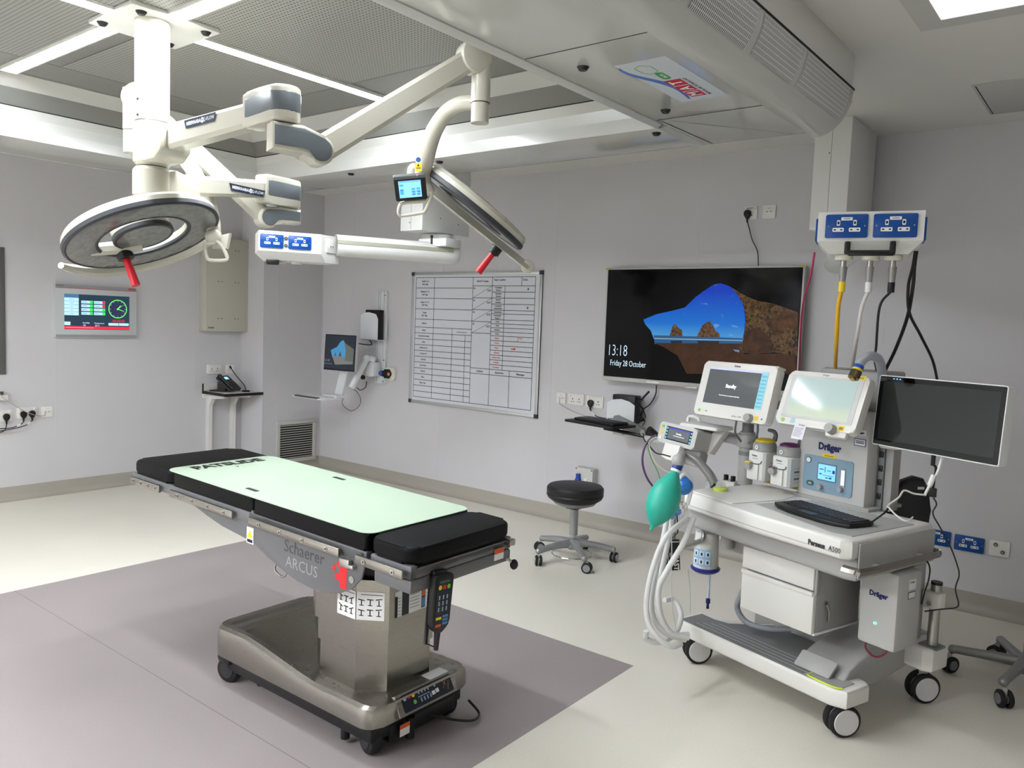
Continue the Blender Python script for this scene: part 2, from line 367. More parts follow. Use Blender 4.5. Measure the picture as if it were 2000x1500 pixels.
b.bx(OX1 - .02, OX1 - .006, OY0, OY1 - .001, 2.602, ZC, mat('fascia_white', (214, 212, 206), .4))
b.bx(OX1 - .02, OX1 + .002, OY0, OY1, 2.594, 2.602, SLOT)
b.build('fascia', can)
# curved return air side: quarter-ellipse shell with slotted grille
def slot_mat():
    m = bpy.data.materials.new('slotted_grille'); m.use_nodes = True; nt = m.node_tree; b = nt.nodes['Principled BSDF']; L = nt.links
    uv = nt.nodes.new('ShaderNodeUVMap'); s = nt.nodes.new('ShaderNodeSeparateXYZ'); L.new(uv.outputs[0], s.inputs[0])
    def f(v, op, t, t2=None):
        n = nt.nodes.new('ShaderNodeMath'); n.operation = op; L.new(v, n.inputs[0])
        if hasattr(t, 'links'): L.new(t, n.inputs[1])
        else: n.inputs[1].default_value = t
        return n.outputs[0]
    a = f(f(f(s.outputs[0], 'MULTIPLY', 95.0), 'FRACT', 0), 'LESS_THAN', .42)
    c = f(f(f(s.outputs[1], 'MULTIPLY', 8.0), 'FRACT', 0), 'LESS_THAN', .84)
    k = f(a, 'MULTIPLY', c)
    mx = nt.nodes.new('ShaderNodeMix'); mx.data_type = 'RGBA'; L.new(k, mx.inputs[0]); mx.inputs[6].default_value = lin((218, 218, 214)) + (1,); mx.inputs[7].default_value = lin((62, 62, 60)) + (1,)
    L.new(mx.outputs[2], b.inputs['Base Color']); b.inputs['Roughness'].default_value = .3
    return m
SLT = slot_mat()
ex, ez, rx_, rz_ = -1.20, 2.594, OX1 + 1.20, 2.594 - ZS
def arc(t): return (ex + rx_ * math.sin(t), ez - rz_ * math.cos(t))
def shell(y0, y1, t0, t1, m, off=0., n=14, uv=False):
    me = bpy.data.meshes.new('shell'); vs = []; fs = []
    for i in range(n + 1):
        x, z = arc(t0 + (t1 - t0) * i / n); nx, nz = math.sin(t0 + (t1 - t0) * i / n), -math.cos(t0 + (t1 - t0) * i / n)
        vs += [(x + nx * off, y0, z + nz * off), (x + nx * off, y1, z + nz * off)]
    for i in range(n): fs.append((2 * i, 2 * i + 1, 2 * i + 3, 2 * i + 2))
    return vs, fs
v, f_ = shell(OY0, OY1 - .01, 0, math.pi / 2, GLW)
b = MB(); b.add(v, f_, GLW)
n = 14; b.add([v[2 * i + 1] for i in range(n + 1)] + [(ex, OY1 - .01, ez)], [tuple(range(n + 2))], GLW)
duct = b.build('curved_side', can, ang=60)
ys = [3.58, 2.99, 2.56, 2.10, 1.62, 1.14, .66, .18]
for i in range(len(ys) - 1):
    v, f_ = shell(ys[i + 1] + .025, ys[i] - .025, math.radians(46), math.radians(88), SLT, .002)
    me = bpy.data.meshes.new('return_air_grille'); me.from_pydata(v, [], f_); uvl = me.uv_layers.new(name='UVMap')
    for p in me.polygons:
        for li, vi in zip(p.loop_indices, p.vertices): uvl.data[li].uv = ((v[vi][1]), (vi // 2) / n)
        p.use_smooth = True
    me.materials.append(SLT); g = bpy.data.objects.new('return_air_grille', me); COL.objects.link(g); g.parent = can; g.matrix_basis = wm(can).inverted()
# logo sticker
T = frame((-1.345, 2.56, ZS), (0, 1, 0), (-1, 0, 0)); T = frame((-1.345, 2.56, ZS), (0, -1, 0), (-1, 0, 0))
b = MB(T @ Matrix.Identity(4)) if False else MB(frame((-1.345, 2.56, ZS - .0003), (0, -1, 0), (-1, 0, 0)))
if (b.T.to_3x3() @ Vector((0, 0, 1))).z > 0: b = MB(frame((-1.345, 2.56, ZS - .0003), (0, -1, 0), (1, 0, 0)))
b.rect(-.25, .25, -.095, .095, 0, mat('sticker_grey', (196, 200, 204), .35))
b.prism([(-.20, -.030), (.02, -.030), (.02, .030), (-.20, .030)], .0004, .0008, mat('logo_red', (190, 20, 36), .4))
for i, ch in enumerate('MAT'): b.text(ch, .062, -.165 + i * .074, -.001, .0009, PAPER, bold=.001)
for xx in (-.127, -.053): b.rect(xx - .002, xx + .002, -.030, .030, .0009, PAPER)
b.text('MEDICAL AIR TECHNOLOGY', .017, -.09, -.045, .0005, TXT)
b.prism(rrect(.085, .032, .016, cx=.075, cy=.005), .0004, .0008, mat('logo_green', (60, 150, 70), .4)); b.text('eco', .030, .075, .005, .0009, PAPER)
pl = [(.11, .030), (.135, .050), (.19, .050), (.21, .022), (.185, -.006), (.13, -.006)]
for i in range(6):
    p, q = Vector(pl[i]), Vector(pl[(i + 1) % 6]); d = (q - p).normalized(); nn = Vector((-d.y, d.x)) * .0015
    b.prism([p - nn, q - nn, q + nn, p + nn], .0004, .0007, mat('logo_green', (60, 150, 70), .4))
sw = [(-.22 + .44 * i / 20, .052 + .035 * math.sin(math.pi * i / 20 * 1.6 + 3.4) * (.4 + i / 20)) for i in range(21)]
for i in range(20):
    t = .004 + .010 * math.sin(math.pi * i / 20); t2 = .004 + .010 * math.sin(math.pi * (i + 1) / 20)
    b.prism([(sw[i][0], sw[i][1] - t), (sw[i + 1][0], sw[i + 1][1] - t2), (sw[i + 1][0], sw[i + 1][1] + t2), (sw[i][0], sw[i][1] + t)], .0003, .0006, mat('logo_blue', (70, 110, 190), .4))
b.build('maker_sticker', can, label='grey sticker with red square letters and a blue swoosh')
for (x, y, z) in [(-1.532, 2.266, ZS), (-1.544, 2.877, ZS), (-1.751, 3.19, ZS), (-3.817, 3.20, ZS), (-3.071, 3.19, ZS), (-4.429, 3.20, ZS), (-4.74, 1.611, ZS), (-1.53, 1.3, ZS),
                  (cx - .12, cy - .15, ZI - .02), (cx + .13, cy - .12, ZI - .02), (cx - .13, cy + .13, ZI - .02), (cx + .14, cy + .14, ZI - .02)]:
    MB().lathe([(.0, -.012), (.013, -.012), (.019, -.004), (.021, 0)], (x, y, z), (0, 0, 1), BLACK, 16).build('rubber_stop', can)
# ceiling panels and hatch
def panel(x0, x1, y0, y1, label, grp=None, pm=None):
    o = empty('ceiling_light', ((x0 + x1) / 2, (y0 + y1) / 2, ZC), label, 'ceiling light', grp)
    b = MB(); f = .085
    for a in ((x0 - f, x1 + f, y0 - f, y0), (x0 - f, x1 + f, y1, y1 + f), (x0 - f, x0, y0, y1), (x1, x1 + f, y0, y1)): b.bx(*a, ZC - .006, ZC, mat('light_frame', (196, 196, 192), .5))
    b.build('frame', o)
    MB().bx(x0, x1, y0, y1, ZC - .004, ZC - .001, pm or PANL).build('diffuser', o)
panel(-.68, -.08, 2.2, 3.38, 'recessed square white light panel at the top right, its near edge cut by the frame')
for x in (-4.6, -2.6): panel(x - .6, x + .6, -1.9, -1.3, 'added white light panel, out of view in the ceiling behind the camera', 'added light panels out of view behind the camera', PANH)  # added out of view to brighten the walls
b = MB().bx(-.72, 0.1, 4.32, 4.92, ZC - .004, ZC, mat('hatch_grey', (188, 187, 184), .6), .001)
b.bx(-.706, -.702, 4.34, 4.90, ZC - .0052, ZC - .003, SLOT)
b.build('ceiling_hatch', label='flat square access hatch in the ceiling at the right', cat='hatch')
# ================================================================== wall fittings
def root(name, T, label, cat, group=None): return empty(name, T, label, cat, group)
def sock_pins(b, x, y, m=SLOT, s=1.0):
    b.rect(x - .0035 * s, x + .0035 * s, y + .009 * s, y + .021 * s, .0102, m).rect(x - .014 * s, x - .006 * s, y - .009 * s, y - .003 * s, .0102, m).rect(x + .006 * s, x + .014 * s, y - .009 * s, y - .003 * s, .0102, m)
def white_double(T, label, grp=None):
    o = root('double_socket', T, label, 'wall socket', grp)
    b = MB(T); b.prism(rrect(.148, .088, .006), 0, .010, WHT2, bev=.0025)
    for sx in (-1, 1): sock_pins(b, sx * .03, -.012); b.cyl((sx * .066, 0, .0095), (sx * .066, 0, .0105), .0025, ALU, n=10)
    b.build('faceplate', o)
    for sx in (-1, 1): MB(T).box((sx * .052, .026, .012), (.012, .018, .005), WHITE, .0015).build('switch', o)
    MB(T).rect(-.03, .03, .032, .04, .0102, mat('label_strip', (214, 214, 210), .4)).build('label_strip', o)
    return o
def blue_double(T, parent=None, label=None, grp=None, s=1.0):
    if parent is None:
        o = root('blue_double_socket', T, label, 'wall socket', grp); nm = 'faceplate'
    else: o = parent; nm = 'blue_socket'
    b = MB(T); b.prism(rrect(.150 * s, .088 * s, .006), 0, .010, BLUE, bev=.0025)
    for sx in (-1, 1): b.cyl((sx * .064 * s, 0, .0095), (sx * .064 * s, 0, .0108), .0028, CHR, n=10)
    f = b.build(nm, o)
    b = MB(T); W2 = mat('socket_insert_white', (236, 236, 232), .3)
    for sx in (-1, 1):
        x = sx * .029 * s; b.prism(rrect(.012 * s, .021 * s, .003, cx=x, cy=.012 * s), .0095, .0115, W2); b.prism(rrect(.040 * s, .015 * s, .003, cx=x, cy=-.014 * s), .0095, .0115, W2)
        b.rect(x - .0035 * s, x + .0035 * s, .007 * s, .017 * s, .0116, SLOT)
        for q in (-1, 1): b.rect(x + q * .0115 * s - .004, x + q * .0115 * s + .004, -.0165 * s, -.0115 * s, .0116, SLOT)
    b.prism(rrect(.040 * s, .012 * s, .001, cy=.027 * s), .0095, .0110, PAPER); b.rect(-.012, .012, .0255 * s, .0285 * s, .0111, mat('grey_print', (120, 120, 130), .5))
    b.build('pin_inserts', f if parent is None else f, kind='stuff')
    return o
def data_single(T, label, grp=None, cable=False, kindn='network_outlet'):
    o = root(kindn, T, label, 'data outlet', grp)
    b = MB(T); b.prism(rrect(.086, .086, .004), 0, .009, WHT2, bev=.0025)
    for sx in (-1, 1): b.cyl((sx * .034, 0, .0085), (sx * .034, 0, .0095), .002, ALU, n=8)
    b.rect(-.008, -.003, .022, .025, .0092, SLOT).rect(.006, .011, .022, .025, .0092, SLOT)
    b.build('faceplate', o)
    for sx in (-1, 1): MB(T).prism(rrect(.024, .014, .002, cx=sx * .013, cy=.003), .008, .013, mat('jack_white', (238, 238, 234), .3)).prism(rrect(.012, .007, .001, cx=sx * .013, cy=.001), .013, .0134, mat('grey_print', (120, 120, 130), .5)).build('jack', o)
    return o
def plug(T, label, path, col=BLACK, tag_at=None, grp=None, r=.0035):
    o = root('power_plug', T, label, 'power plug', grp)
    pts = circ(.024, 18, 0, 0, -30, 210) + [(-.010, -.034), (.010, -.034)]
    MB(T).prism(pts, .011, .036, BLACK, bev=.006).build('plug_body', o)
    b = MB(T); b.tube([(0, -.028, .022), (0, -.045, .022), (.002, -.06, .02)], [.0085, .007, .005], BLACK, smooth=4)
    b.build('strain_relief', o)
    MB().tube([T @ Vector((.002, -.058, .02))] + path, r, BLACK, n=8).build('flex', o)
    if tag_at: MB().tube(tag_at, .0065, PAPER, n=6, smooth=0).build('cable_tag', o, label='white cable tag')
    return o
# --- back wall sockets
data_single(FB(1097, 777), 'cream data outlet with a plugged cable, left end of the socket row beneath the television')
white_double(FB(1126, 780), 'empty white double socket between the data outlet and the plugged socket under the television', )
T3 = FB(1163, 785); white_double(T3, 'white double socket with one black plug, right end of the row below the television')
Y = YB - .03
plug(frame(T3 @ Vector((-.03, -.008, 0)), (1, 0, 0), (0, 0, 1)), 'black plug in the socket row beneath the television', [at(1158, 806, y=5.11), at(1165, 813, y=5.09), at(1182, 817, y=5.03), at(1200, 818, y=4.9)], tag_at=[at(1156, 804, y=5.11), at(1162, 811, y=5.10)])
MB().tube([at(1093, 779, y=5.13), at(1093, 788, y=5.12), at(1100, 793, y=5.12), at(1120, 804, y=5.11), at(1142, 812, y=5.08), at(1160, 816, y=5.0)], .0028, mat('cable_grey', (168, 164, 156), .5), n=6).build('network_cable', label='thin grey cable drooping from the data outlet to the black keyboard tray', cat='cable')
T4 = FB(1467, 416); white_double_T = T4
o = root('single_socket', T4, 'white single socket with a black plug high on the wall above the television', 'wall socket')
b = MB(T4); b.prism(rrect(.088, .088, .005), 0, .010, WHT2, bev=.0025); sock_pins(b, 0, -.012); b.rect(-.03, .018, .028, .033, .0102, mat('grey_print', (120, 120, 130), .5)); b.build('faceplate', o)
MB(T4).box((.031, .026, .012), (.011, .016, .005), WHITE, .0015).build('switch', o)
plug(frame(T4 @ Vector((-.015, -.005, 0)), (1, 0, 0), (0, 0, 1)), 'black plug above the television with its cable running down', [at(1463, 445, y=5.12), at(1469, 468, y=5.125), at(1479, 490, y=5.125), at(1481, 512, y=5.125), at(1481, 540, y=5.12)])
data_single(FB(1503, 414), 'cream data outlet high on the wall beside the socket above the television')
blue_double(FB(1829, 1049), None, 'blue double socket low on the wall, partly behind the worktop rail', s=1.0)
blue_double(FB(1893, 1062), None, 'blue double socket low on the wall beside the square plate with two metal terminals', s=1.0)
T5 = FB(1952, 1071); o = root('earth_bonding_plate', T5, 'white square plate with two round metal terminals, low at the far right', 'wall plate')
MB(T5).prism(rrect(.098, .088, .004), 0, .009, WHT2, bev=.0025).build('faceplate', o)
for (x, y) in ((-.018, .02), (.018, -.018)): MB(T5).cyl((x, y, .008), (x, y, .014), .011, mat('terminal_brass', (120, 112, 96), .3, 1.0), n=16).cyl((x, y, .013), (x, y, .018), .006, STL2, n=12).build('terminal', o)
# --- isolator box behind the stool
T6 = FB(1150, 931); o = root('isolator_socket_box', T6, 'grey wall box with blue plug and rotary switch behind the round stool', 'isolator')
MB(T6).prism(rrect(.16, .15, .006), 0, .075, mat('enclosure_grey', (200, 200, 196), .45), bev=.004).build('enclosure', o)
MB(T6).cyl((.035, -.025, .074), (.035, -.025, .082), .028, WHT2).box((.035, -.025, .090), (.014, .05, .018), mat('dial_white', (235, 235, 232), .3), .003).build('rotary_switch', o)
b = MB(T6); b.cyl((-.04, -.02, .074), (-.04, -.02, .105), .022, mat('plug_blue', (24, 70, 170), .35), bev=.004).box((-.04, .01, .09), (.03, .04, .026), mat('plug_blue', (24, 70, 170), .35), .004).box((-.04, -.05, .09), (.022, .04, .02), mat('plug_blue', (24, 70, 170), .35), .004); b.build('blue_plug', o, label='blue industrial plug')
for (x, y) in ((-.07, .065), (.07, .065), (-.07, -.065), (.07, -.065)): MB(T6).cyl((x, y, .0745), (x, y, .0765), .005, BLACK, n=10).build('corner_screw', o)
# --- left wall sockets
FAw = lambda px, py: frame(at(px, py, x=XA), (0, 1, 0), (0, 0, 1))
white_double(FAw(418, 721), 'cream double socket above the telephone shelf')
data_single(FAw(448.5, 721), 'cream data outlet above the right end of the telephone shelf')
T7 = FAw(52, 806); white_double(T7, 'white double socket with two black plugs on the left wall')
data_single(FAw(91, 804), 'cream data outlet with a grey cable on the left wall, beside the double socket')
T8 = FAw(2, 812); white_double(T8, 'white double socket at the left frame edge beneath the white box')
o = root('wall_outlet_box', FAw(-6, 778), 'white box cut by the left frame edge, above the sockets', 'wall box')
TT = FAw(-6, 776); MB(TT).prism(rrect(.12, .04, .004), 0, .05, WHITE, bev=.003).build('housing', o)
MB(TT).cyl((.02, .022, .025), (.02, .045, .025), .016, mat('dark_grey_knob', (70, 70, 74), .5)).build('knob', o)
for (T, dx, lab, path, tg) in (
    (T7, -.03, 'black plug in the left half of the double socket on the left wall', [at(44, 826, x=-6.88), at(38, 830, x=-6.87), at(20, 836, x=-6.87), at(-12, 838, x=-6.87)], [at(40, 829, x=-6.865), at(33, 832, x=-6.865)]),
    (T7, .032, 'black plug in the right half of the double socket on the left wall', [at(60, 823, x=-6.88), at(54, 829, x=-6.85), at(36, 835, x=-6.845), at(5, 841, x=-6.84), at(-12, 843, x=-6.84)], [at(59, 824, x=-6.855), at(53, 829, x=-6.85)]),
    (T8, .03, 'black plug in the double socket at the left frame edge', [at(12, 833, x=-6.88), at(11, 838, x=-6.87), at(5, 843, x=-6.89), at(-10, 847, x=-6.89)], None)):
    plug(frame(T @ Vector((dx, -.006, 0)), (0, 1, 0), (0, 0, 1)), lab, path, tag_at=tg)
MB().tube([at(-4, 766, x=-6.84), at(10, 780, x=-6.84), at(30, 793, x=-6.85), at(52, 805, x=-6.84), at(66, 810, x=-6.84), at(80, 812.5, x=-6.86), at(88, 811, x=-6.88), at(89, 806, x=-6.885)], .003, mat('cable_grey', (168, 164, 156), .5), n=6).build('network_cable', label='grey cable sagging from the left frame edge to the data outlet on the left wall', cat='cable')
# --- wall control panel with clock
T = frame((XA, 3.08, 1.51), (0, 1, 0), (0, 0, 1))
o = root('theatre_control_panel', T, 'grey framed wall control panel with a lit screen showing a green clock', 'control panel')
SIL = mat('panel_silver', (196, 200, 200), .4); SIL2 = mat('panel_rim_silver', (150, 150, 154), .4)
W_, H_ = .66, .435
b = MB(T); b.prism(rrect(W_, H_, .008), 0, .035, SIL, bev=.004)
b.rect(-W_ / 2 + .002, W_ / 2 - .002, H_ / 2 - .03, H_ / 2 - .002, .0352, SIL2).rect(-W_ / 2 + .002, W_ / 2 - .002, -H_ / 2 + .002, -H_ / 2 + .024, .0352, SIL2)
b.rect(-W_ / 2 + .002, W_ / 2 - .002, H_ / 2 - .034, H_ / 2 - .030, .0354, mat('panel_red_line', (190, 60, 70), .4))
b.text('THEATRE', .014, -W_ / 2 + .035, H_ / 2 - .015, .036, TXT).text('MEDITEK', .016, W_ / 2 - .04, H_ / 2 - .017, .036, REDT, bold=.001)
b.build('housing', o)
def em(n, rgb, e=1.): return mat(n, rgb, .4, emit=e)
b = MB(T); sx0, sx1, sy0, sy1 = -.262, .268, -.150, .138; z = .0353
b.rect(sx0, sx1, sy0, sy1, z, em('screen_slate', (30, 52, 68), .9)); z += .0006
lb = em('screen_pale_blue', (168, 208, 234), .9)
b.rect(sx0, sx0 + .112, .108, sy1, z, em('screen_mid_blue', (62, 104, 140), .9))
for i in range(5): b.rect(sx0, sx0 + .112, .108 - .029 * (i + 1) + .002, .108 - .029 * i, z, lb); b.text(['LIGHTING', 'CAMERA', 'MUSIC', 'GASES', 'ALARM'][i], .008, sx0 + .056, .094 - .029 * i, z + .0005, NAVY)
gr = em('screen_green', (40, 235, 70), .9); rd = em('screen_red', (214, 40, 60), .9)
for i in range(4):
    for j in range(2):
        x = -.130 + j * .101; y = .088 - i * .031; b.rect(x, x + .092, y - .023, y, z, lb).rect(x + .068, x + .092, y - .022, y - .001, z + .0006, rd if (j == 1 and i < 2) else gr)
        b.rect(x + .006, x + .045, y - .014, y - .010, z + .0006, em('screen_grey', (110, 130, 150), .6))
cxk, cyk, R = .168, .028, .078; gl = em('screen_lime', (120, 250, 120), .95)
b.prism(circ(R + .004, 40, cxk, cyk), z, z + .0004, em('screen_dark_green', (20, 90, 40), .8)); b.prism(circ(R, 40, cxk, cyk), z + .0005, z + .0008, gl); b.prism(circ(R - .006, 40, cxk, cyk), z + .0009, z + .0012, em('screen_clock', (38, 44, 74), .8))
def hand(a, l, wd):
    a = math.radians(a); d = Vector((math.sin(a), math.cos(a))); n_ = Vector((d.y, -d.x)) * wd; c = Vector((cxk, cyk)) - d * .008; e = Vector((cxk, cyk)) + d * l
    b.prism([c - n_, e - n_ * .5, e + n_ * .5, c + n_], z + .0013, z + .0016, gl)
hand(39, .040, .0045); hand(109, .056, .0032); hand(52, .062, .0012)
for i in range(12): a = math.radians(30 * i); b.rect(cxk + math.sin(a) * .064 - .002, cxk + math.sin(a) * .064 + .002, cyk + math.cos(a) * .064 - .002, cyk + math.cos(a) * .064 + .002, z + .0013, em('screen_white', (225, 235, 240), .8))
b.text('00:00:00', .030, .176, -.075, z + .0006, rd)
for x in (.090, .178): b.rect(x, x + .084, -.114, -.092, z, lb)
b.rect(sx0, sx0 + .046, -.116, -.088, z, lb)
ws = em('screen_white', (225, 235, 240), .8)
b.text('Humidity', .015, -.092, -.095, z, ws).text('0%', .018, -.105, -.116, z, ws).text('Temperature', .015, .014, -.097, z, ws).text('20°C', .018, -.002, -.118, z, ws)
b.rect(sx0, sx1, -.146, -.124, z, rd).rect(sx0 + .008, -.03, -.137, -.133, z + .0006, em('screen_pink', (240, 150, 150), .8))
b.build('screen', o)
# --- whiteboard
T = frame((-4.508, YB, 1.378), (1, 0, 0), (0, 0, 1)); W_, H_ = 1.47, 1.182
o = root('whiteboard', T, 'large aluminium framed whiteboard printed with a theatre count table', 'whiteboard')
MB(T).rect(-W_ / 2, W_ / 2, -H_ / 2, H_ / 2, .004, mat('whiteboard_enamel', (214, 216, 222), .18), th=.008).build('board', o)
b = MB(T); fw = .026; al = mat('board_aluminium', (196, 198, 198), .3, .6)
b.bx(-W_ / 2, W_ / 2, H_ / 2 - fw, H_ / 2, 0, .02, al, .003).bx(-W_ / 2, W_ / 2, -H_ / 2, -H_ / 2 + fw, 0, .02, al, .003).bx(-W_ / 2, -W_ / 2 + fw, -H_ / 2 + fw, H_ / 2 - fw, 0, .02, al, .003).bx(W_ / 2 - fw, W_ / 2, -H_ / 2 + fw, H_ / 2 - fw, 0, .02, al, .003)
b.build('frame', o)
for sx in (-1, 1):
    for sy in (-1, 1): MB(T).box((sx * (W_ / 2 - .014), sy * (H_ / 2 - .014), .011), (.034, .034, .026), mat('corner_cap', (46, 48, 52), .5), .005).build('corner_cap', o)
b = MB(T); xl, xr, yt, yb = -.685, .665, .545, -.535; lw = .0022
def H(x0, x1, y): b.rect(x0, x1, y - lw, y + lw, .0125, TXT)
def V(x, y0, y1): b.rect(x - lw, x + lw, min(y0, y1), max(y0, y1), .0125, TXT)
# columns measured across the printed area
c1, c2, c3, c4, c5, c6, c7 = -.455, -.225, -.072, .005, .200, .335, .498
m0 = .000
H(xl, xr, yt); H(xl, xr, yb); V(xl, yt, yb); V(xr, yt, yb)
xm = .0; xs = .215; xt = .352; xd = .485
rows = [yt, .452, .360, .265, .172, .100]
for y in rows[1:]: H(xl, xm, y)
V(c1, yt, yb); V(xm, yt, yb); V(xs, yt, yb)
lab = [('Small 4 x 4', 'Red Tags'), ('Medium 9 x 9', 'Red Tags'), ('Large 12 x 12', 'Red Tags'), ('Tonsil', 'Red Tags'), ('Sutures',)]
def lbl(ls, x, y, m=TXT, s=.019, dy=.026, al='CENTER'):
    for i, t in enumerate(ls): b.text(t, s, x, y + dy * ((len(ls) - 1) / 2 - i), .0125, m, bold=.0005, align=al)
for i, l in enumerate(lab): lbl(l, (xl + c1) / 2, (rows[i] + rows[i + 1]) / 2)
sm = ['Blades', 'Hypodermic Sheaths', 'Reels', 'Diathermy Tip', 'Scratch Pad', 'Cartridge', 'Pen & Ruler', 'Pledgets', 'Slings', 'Nylon Tape', '', '']
y = .100; st = (.100 - yb) / 12; ry = []
for i, l in enumerate(sm):
    if l: lbl((l,), (xl + c1) / 2, y - st / 2, s=.0165)
    y -= st
    if i < 11: H(xl, xm, y)
V(c2, .100, yb); V(c3, .100 - st, yb); b.rect(c2 + lw, xm - lw, .10 - st * .5, .10 - lw * 2, .01255, mat('whiteboard_enamel', (214, 216, 222), .18)); lbl(('Specialty Specific',), (c2 + xm) / 2, .100 - st / 2, s=.0175)
H(xm, xr, .452 + .02); lbl(('IN/OUT Swabs',), (xm + xs) / 2, .51, s=.021)
ys_ = [.472, .370, .270, .170, .072]
for i in range(4):
    H(xm, xs, ys_[i + 1]); b.prism([(xm, ys_[i + 1]), (xm + .006, ys_[i + 1]), (xs, ys_[i] - .002), (xs - .006, ys_[i] - .002)], .0125, .0129, TXT)
    b.text('IN', .019, xm + .018, ys_[i] - .022, .0125, TXT, bold=.0006); b.text('OUT', .021, xs - .032, ys_[i] - .040, .0125, TXT, bold=.0006)
lbl(('Team Leader:',), xs + .012, .522, s=.024, al='LEFT'); V(xd + .04, yt, .472); lbl(('Date:',), xd + .052, .522, s=.024, al='LEFT')
team = [('Consultant', 'Surgeon'), ('Operating', 'Surgeon'), ('Surgical', 'Assistant'), ('Consultant', 'Anaesthetist'), ('Anaesthetist',), ('Anaesthetic', 'Support'), ('Scrub',), ('CSW',), ('Students',), ('X-Ray',), ('Patient',), ('D.O.B.',), ('Ward',), ('Allergies',), ('Infection Risks',), ('Laterality',), ('Procedure',)]
hs = [1.5, 1.5, 1.5, 1.5, .9, 1.45, 1, 1, 1, 1, 1.2, 1.2, 1.2, 1.2, 1.2, 1.2, 1.2]; tot = sum(hs); y = .472; yend = -.228
for l, h in zip(team, hs):
    hh = h / tot * (.472 - yend); red = l[0] in ('Patient', 'D.O.B.', 'Ward', 'Allergies', 'Infection Risks', 'Laterality', 'Procedure')
    lbl(l, (xs + xt) / 2, y - hh / 2, REDT if red else TXT, s=.0165 if len(l[0]) < 13 else .0145, dy=.021)
    if l[0] == 'Consultant': b.text('#', .024, xr - .07, y - hh / 2, .0125, TXT, bold=.001)
    if l[0] == 'Patient': b.rect(xd + .02, xd + .024, y - hh, y, .0125, REDT); b.text('MRN:', .017, xd + .052, y - .014, .0125, REDT)
    if l[0] == 'Ward': b.prism([(.44, y - hh / 2 - .004), (.47, y - hh / 2 - .004), (.47, y - hh / 2 - .012), (.49, y - hh / 2), (.47, y - hh / 2 + .012), (.47, y - hh / 2 + .004), (.44, y - hh / 2 + .004)], .0125, .0129, REDT)
    y -= hh; H(xs, xr, y)
V(xt, .472, yend); H(xm, xs, yend + .0); H(xm, xr, -.275); V(.43, yend, yb)
lbl(('Implants',), (xm + xs) / 2, -.252, s=.022); lbl(('Specimens',), (xs + .43) / 2, -.252, s=.022); lbl(('Messages',), (.43 + xr) / 2, -.252, s=.022)
b.build('printed_table', o)
# --- television
TVY = 5.06; TVX0, TVX1, TVZ0, TVZ1 = -3.130, -1.683, 1.150, 1.976
o = root('television', (-2.406, YB, 1.56), 'large silver framed wall television showing a cave and beach lock screen', 'television')
b = MB(); b.bx(TVX0, TVX1, TVY, TVY + .045, TVZ0, TVZ1, mat('tv_silver', (196, 196, 192), .35, .3), .004); b.build('housing', o)
MB().bx(TVX0 + .3, TVX1 - .3, TVY + .04, YB - .012, TVZ0 + .2, TVZ1 - .25, BLACK, .01).build('rear_bulge', o)
T = frame(((TVX0 + TVX1) / 2, TVY, (TVZ0 + TVZ1) / 2), (1, 0, 0), (0, 0, 1))
hw, hh = (TVX1 - TVX0) / 2 - .012, (TVZ1 - TVZ0) / 2
def TP(zx, zy):                                   # crop coordinates of the picture on the screen
    p = at(1100 + zx * .35, 450 + zy * .35, y=TVY); q = T.inverted() @ p; return (max(-hw, min(hw, q.x)), max(-hh + .03, min(hh - .012, q.y)))
def scr_noise(name, c0, c1, sc, e, dist_=1.0):
    if name in _m: return _m[name]
    m = mat(name, c0, .12, emit=e, spec=.12); nt = m.node_tree; bb = nt.nodes['Principled BSDF']; tc = nt.nodes.new('ShaderNodeTexCoord'); n = nt.nodes.new('ShaderNodeTexNoise')
    n.inputs['Scale'].default_value = sc; n.inputs['Detail'].default_value = 6; n.inputs['Roughness'].default_value = .7; n.inputs['Distortion'].default_value = dist_
    r = nt.nodes.new('ShaderNodeValToRGB'); r.color_ramp.elements[0].position = .38; r.color_ramp.elements[1].position = .66
    r.color_ramp.elements[0].color = lin(c0) + (1,); r.color_ramp.elements[1].color = lin(c1) + (1,)
    nt.links.new(tc.outputs['Object'], n.inputs['Vector']); nt.links.new(n.outputs['Fac'], r.inputs[0]); nt.links.new(r.outputs[0], bb.inputs['Emission Color']); bb.inputs['Base Color'].default_value = (.01, .01, .01, 1)
    return m
def pic(name, rgb, e): 
    m = mat(name, rgb, .12, emit=e, spec=.12); m.node_tree.nodes['Principled BSDF'].inputs['Base Color'].default_value = (.01, .01, .01, 1); return m
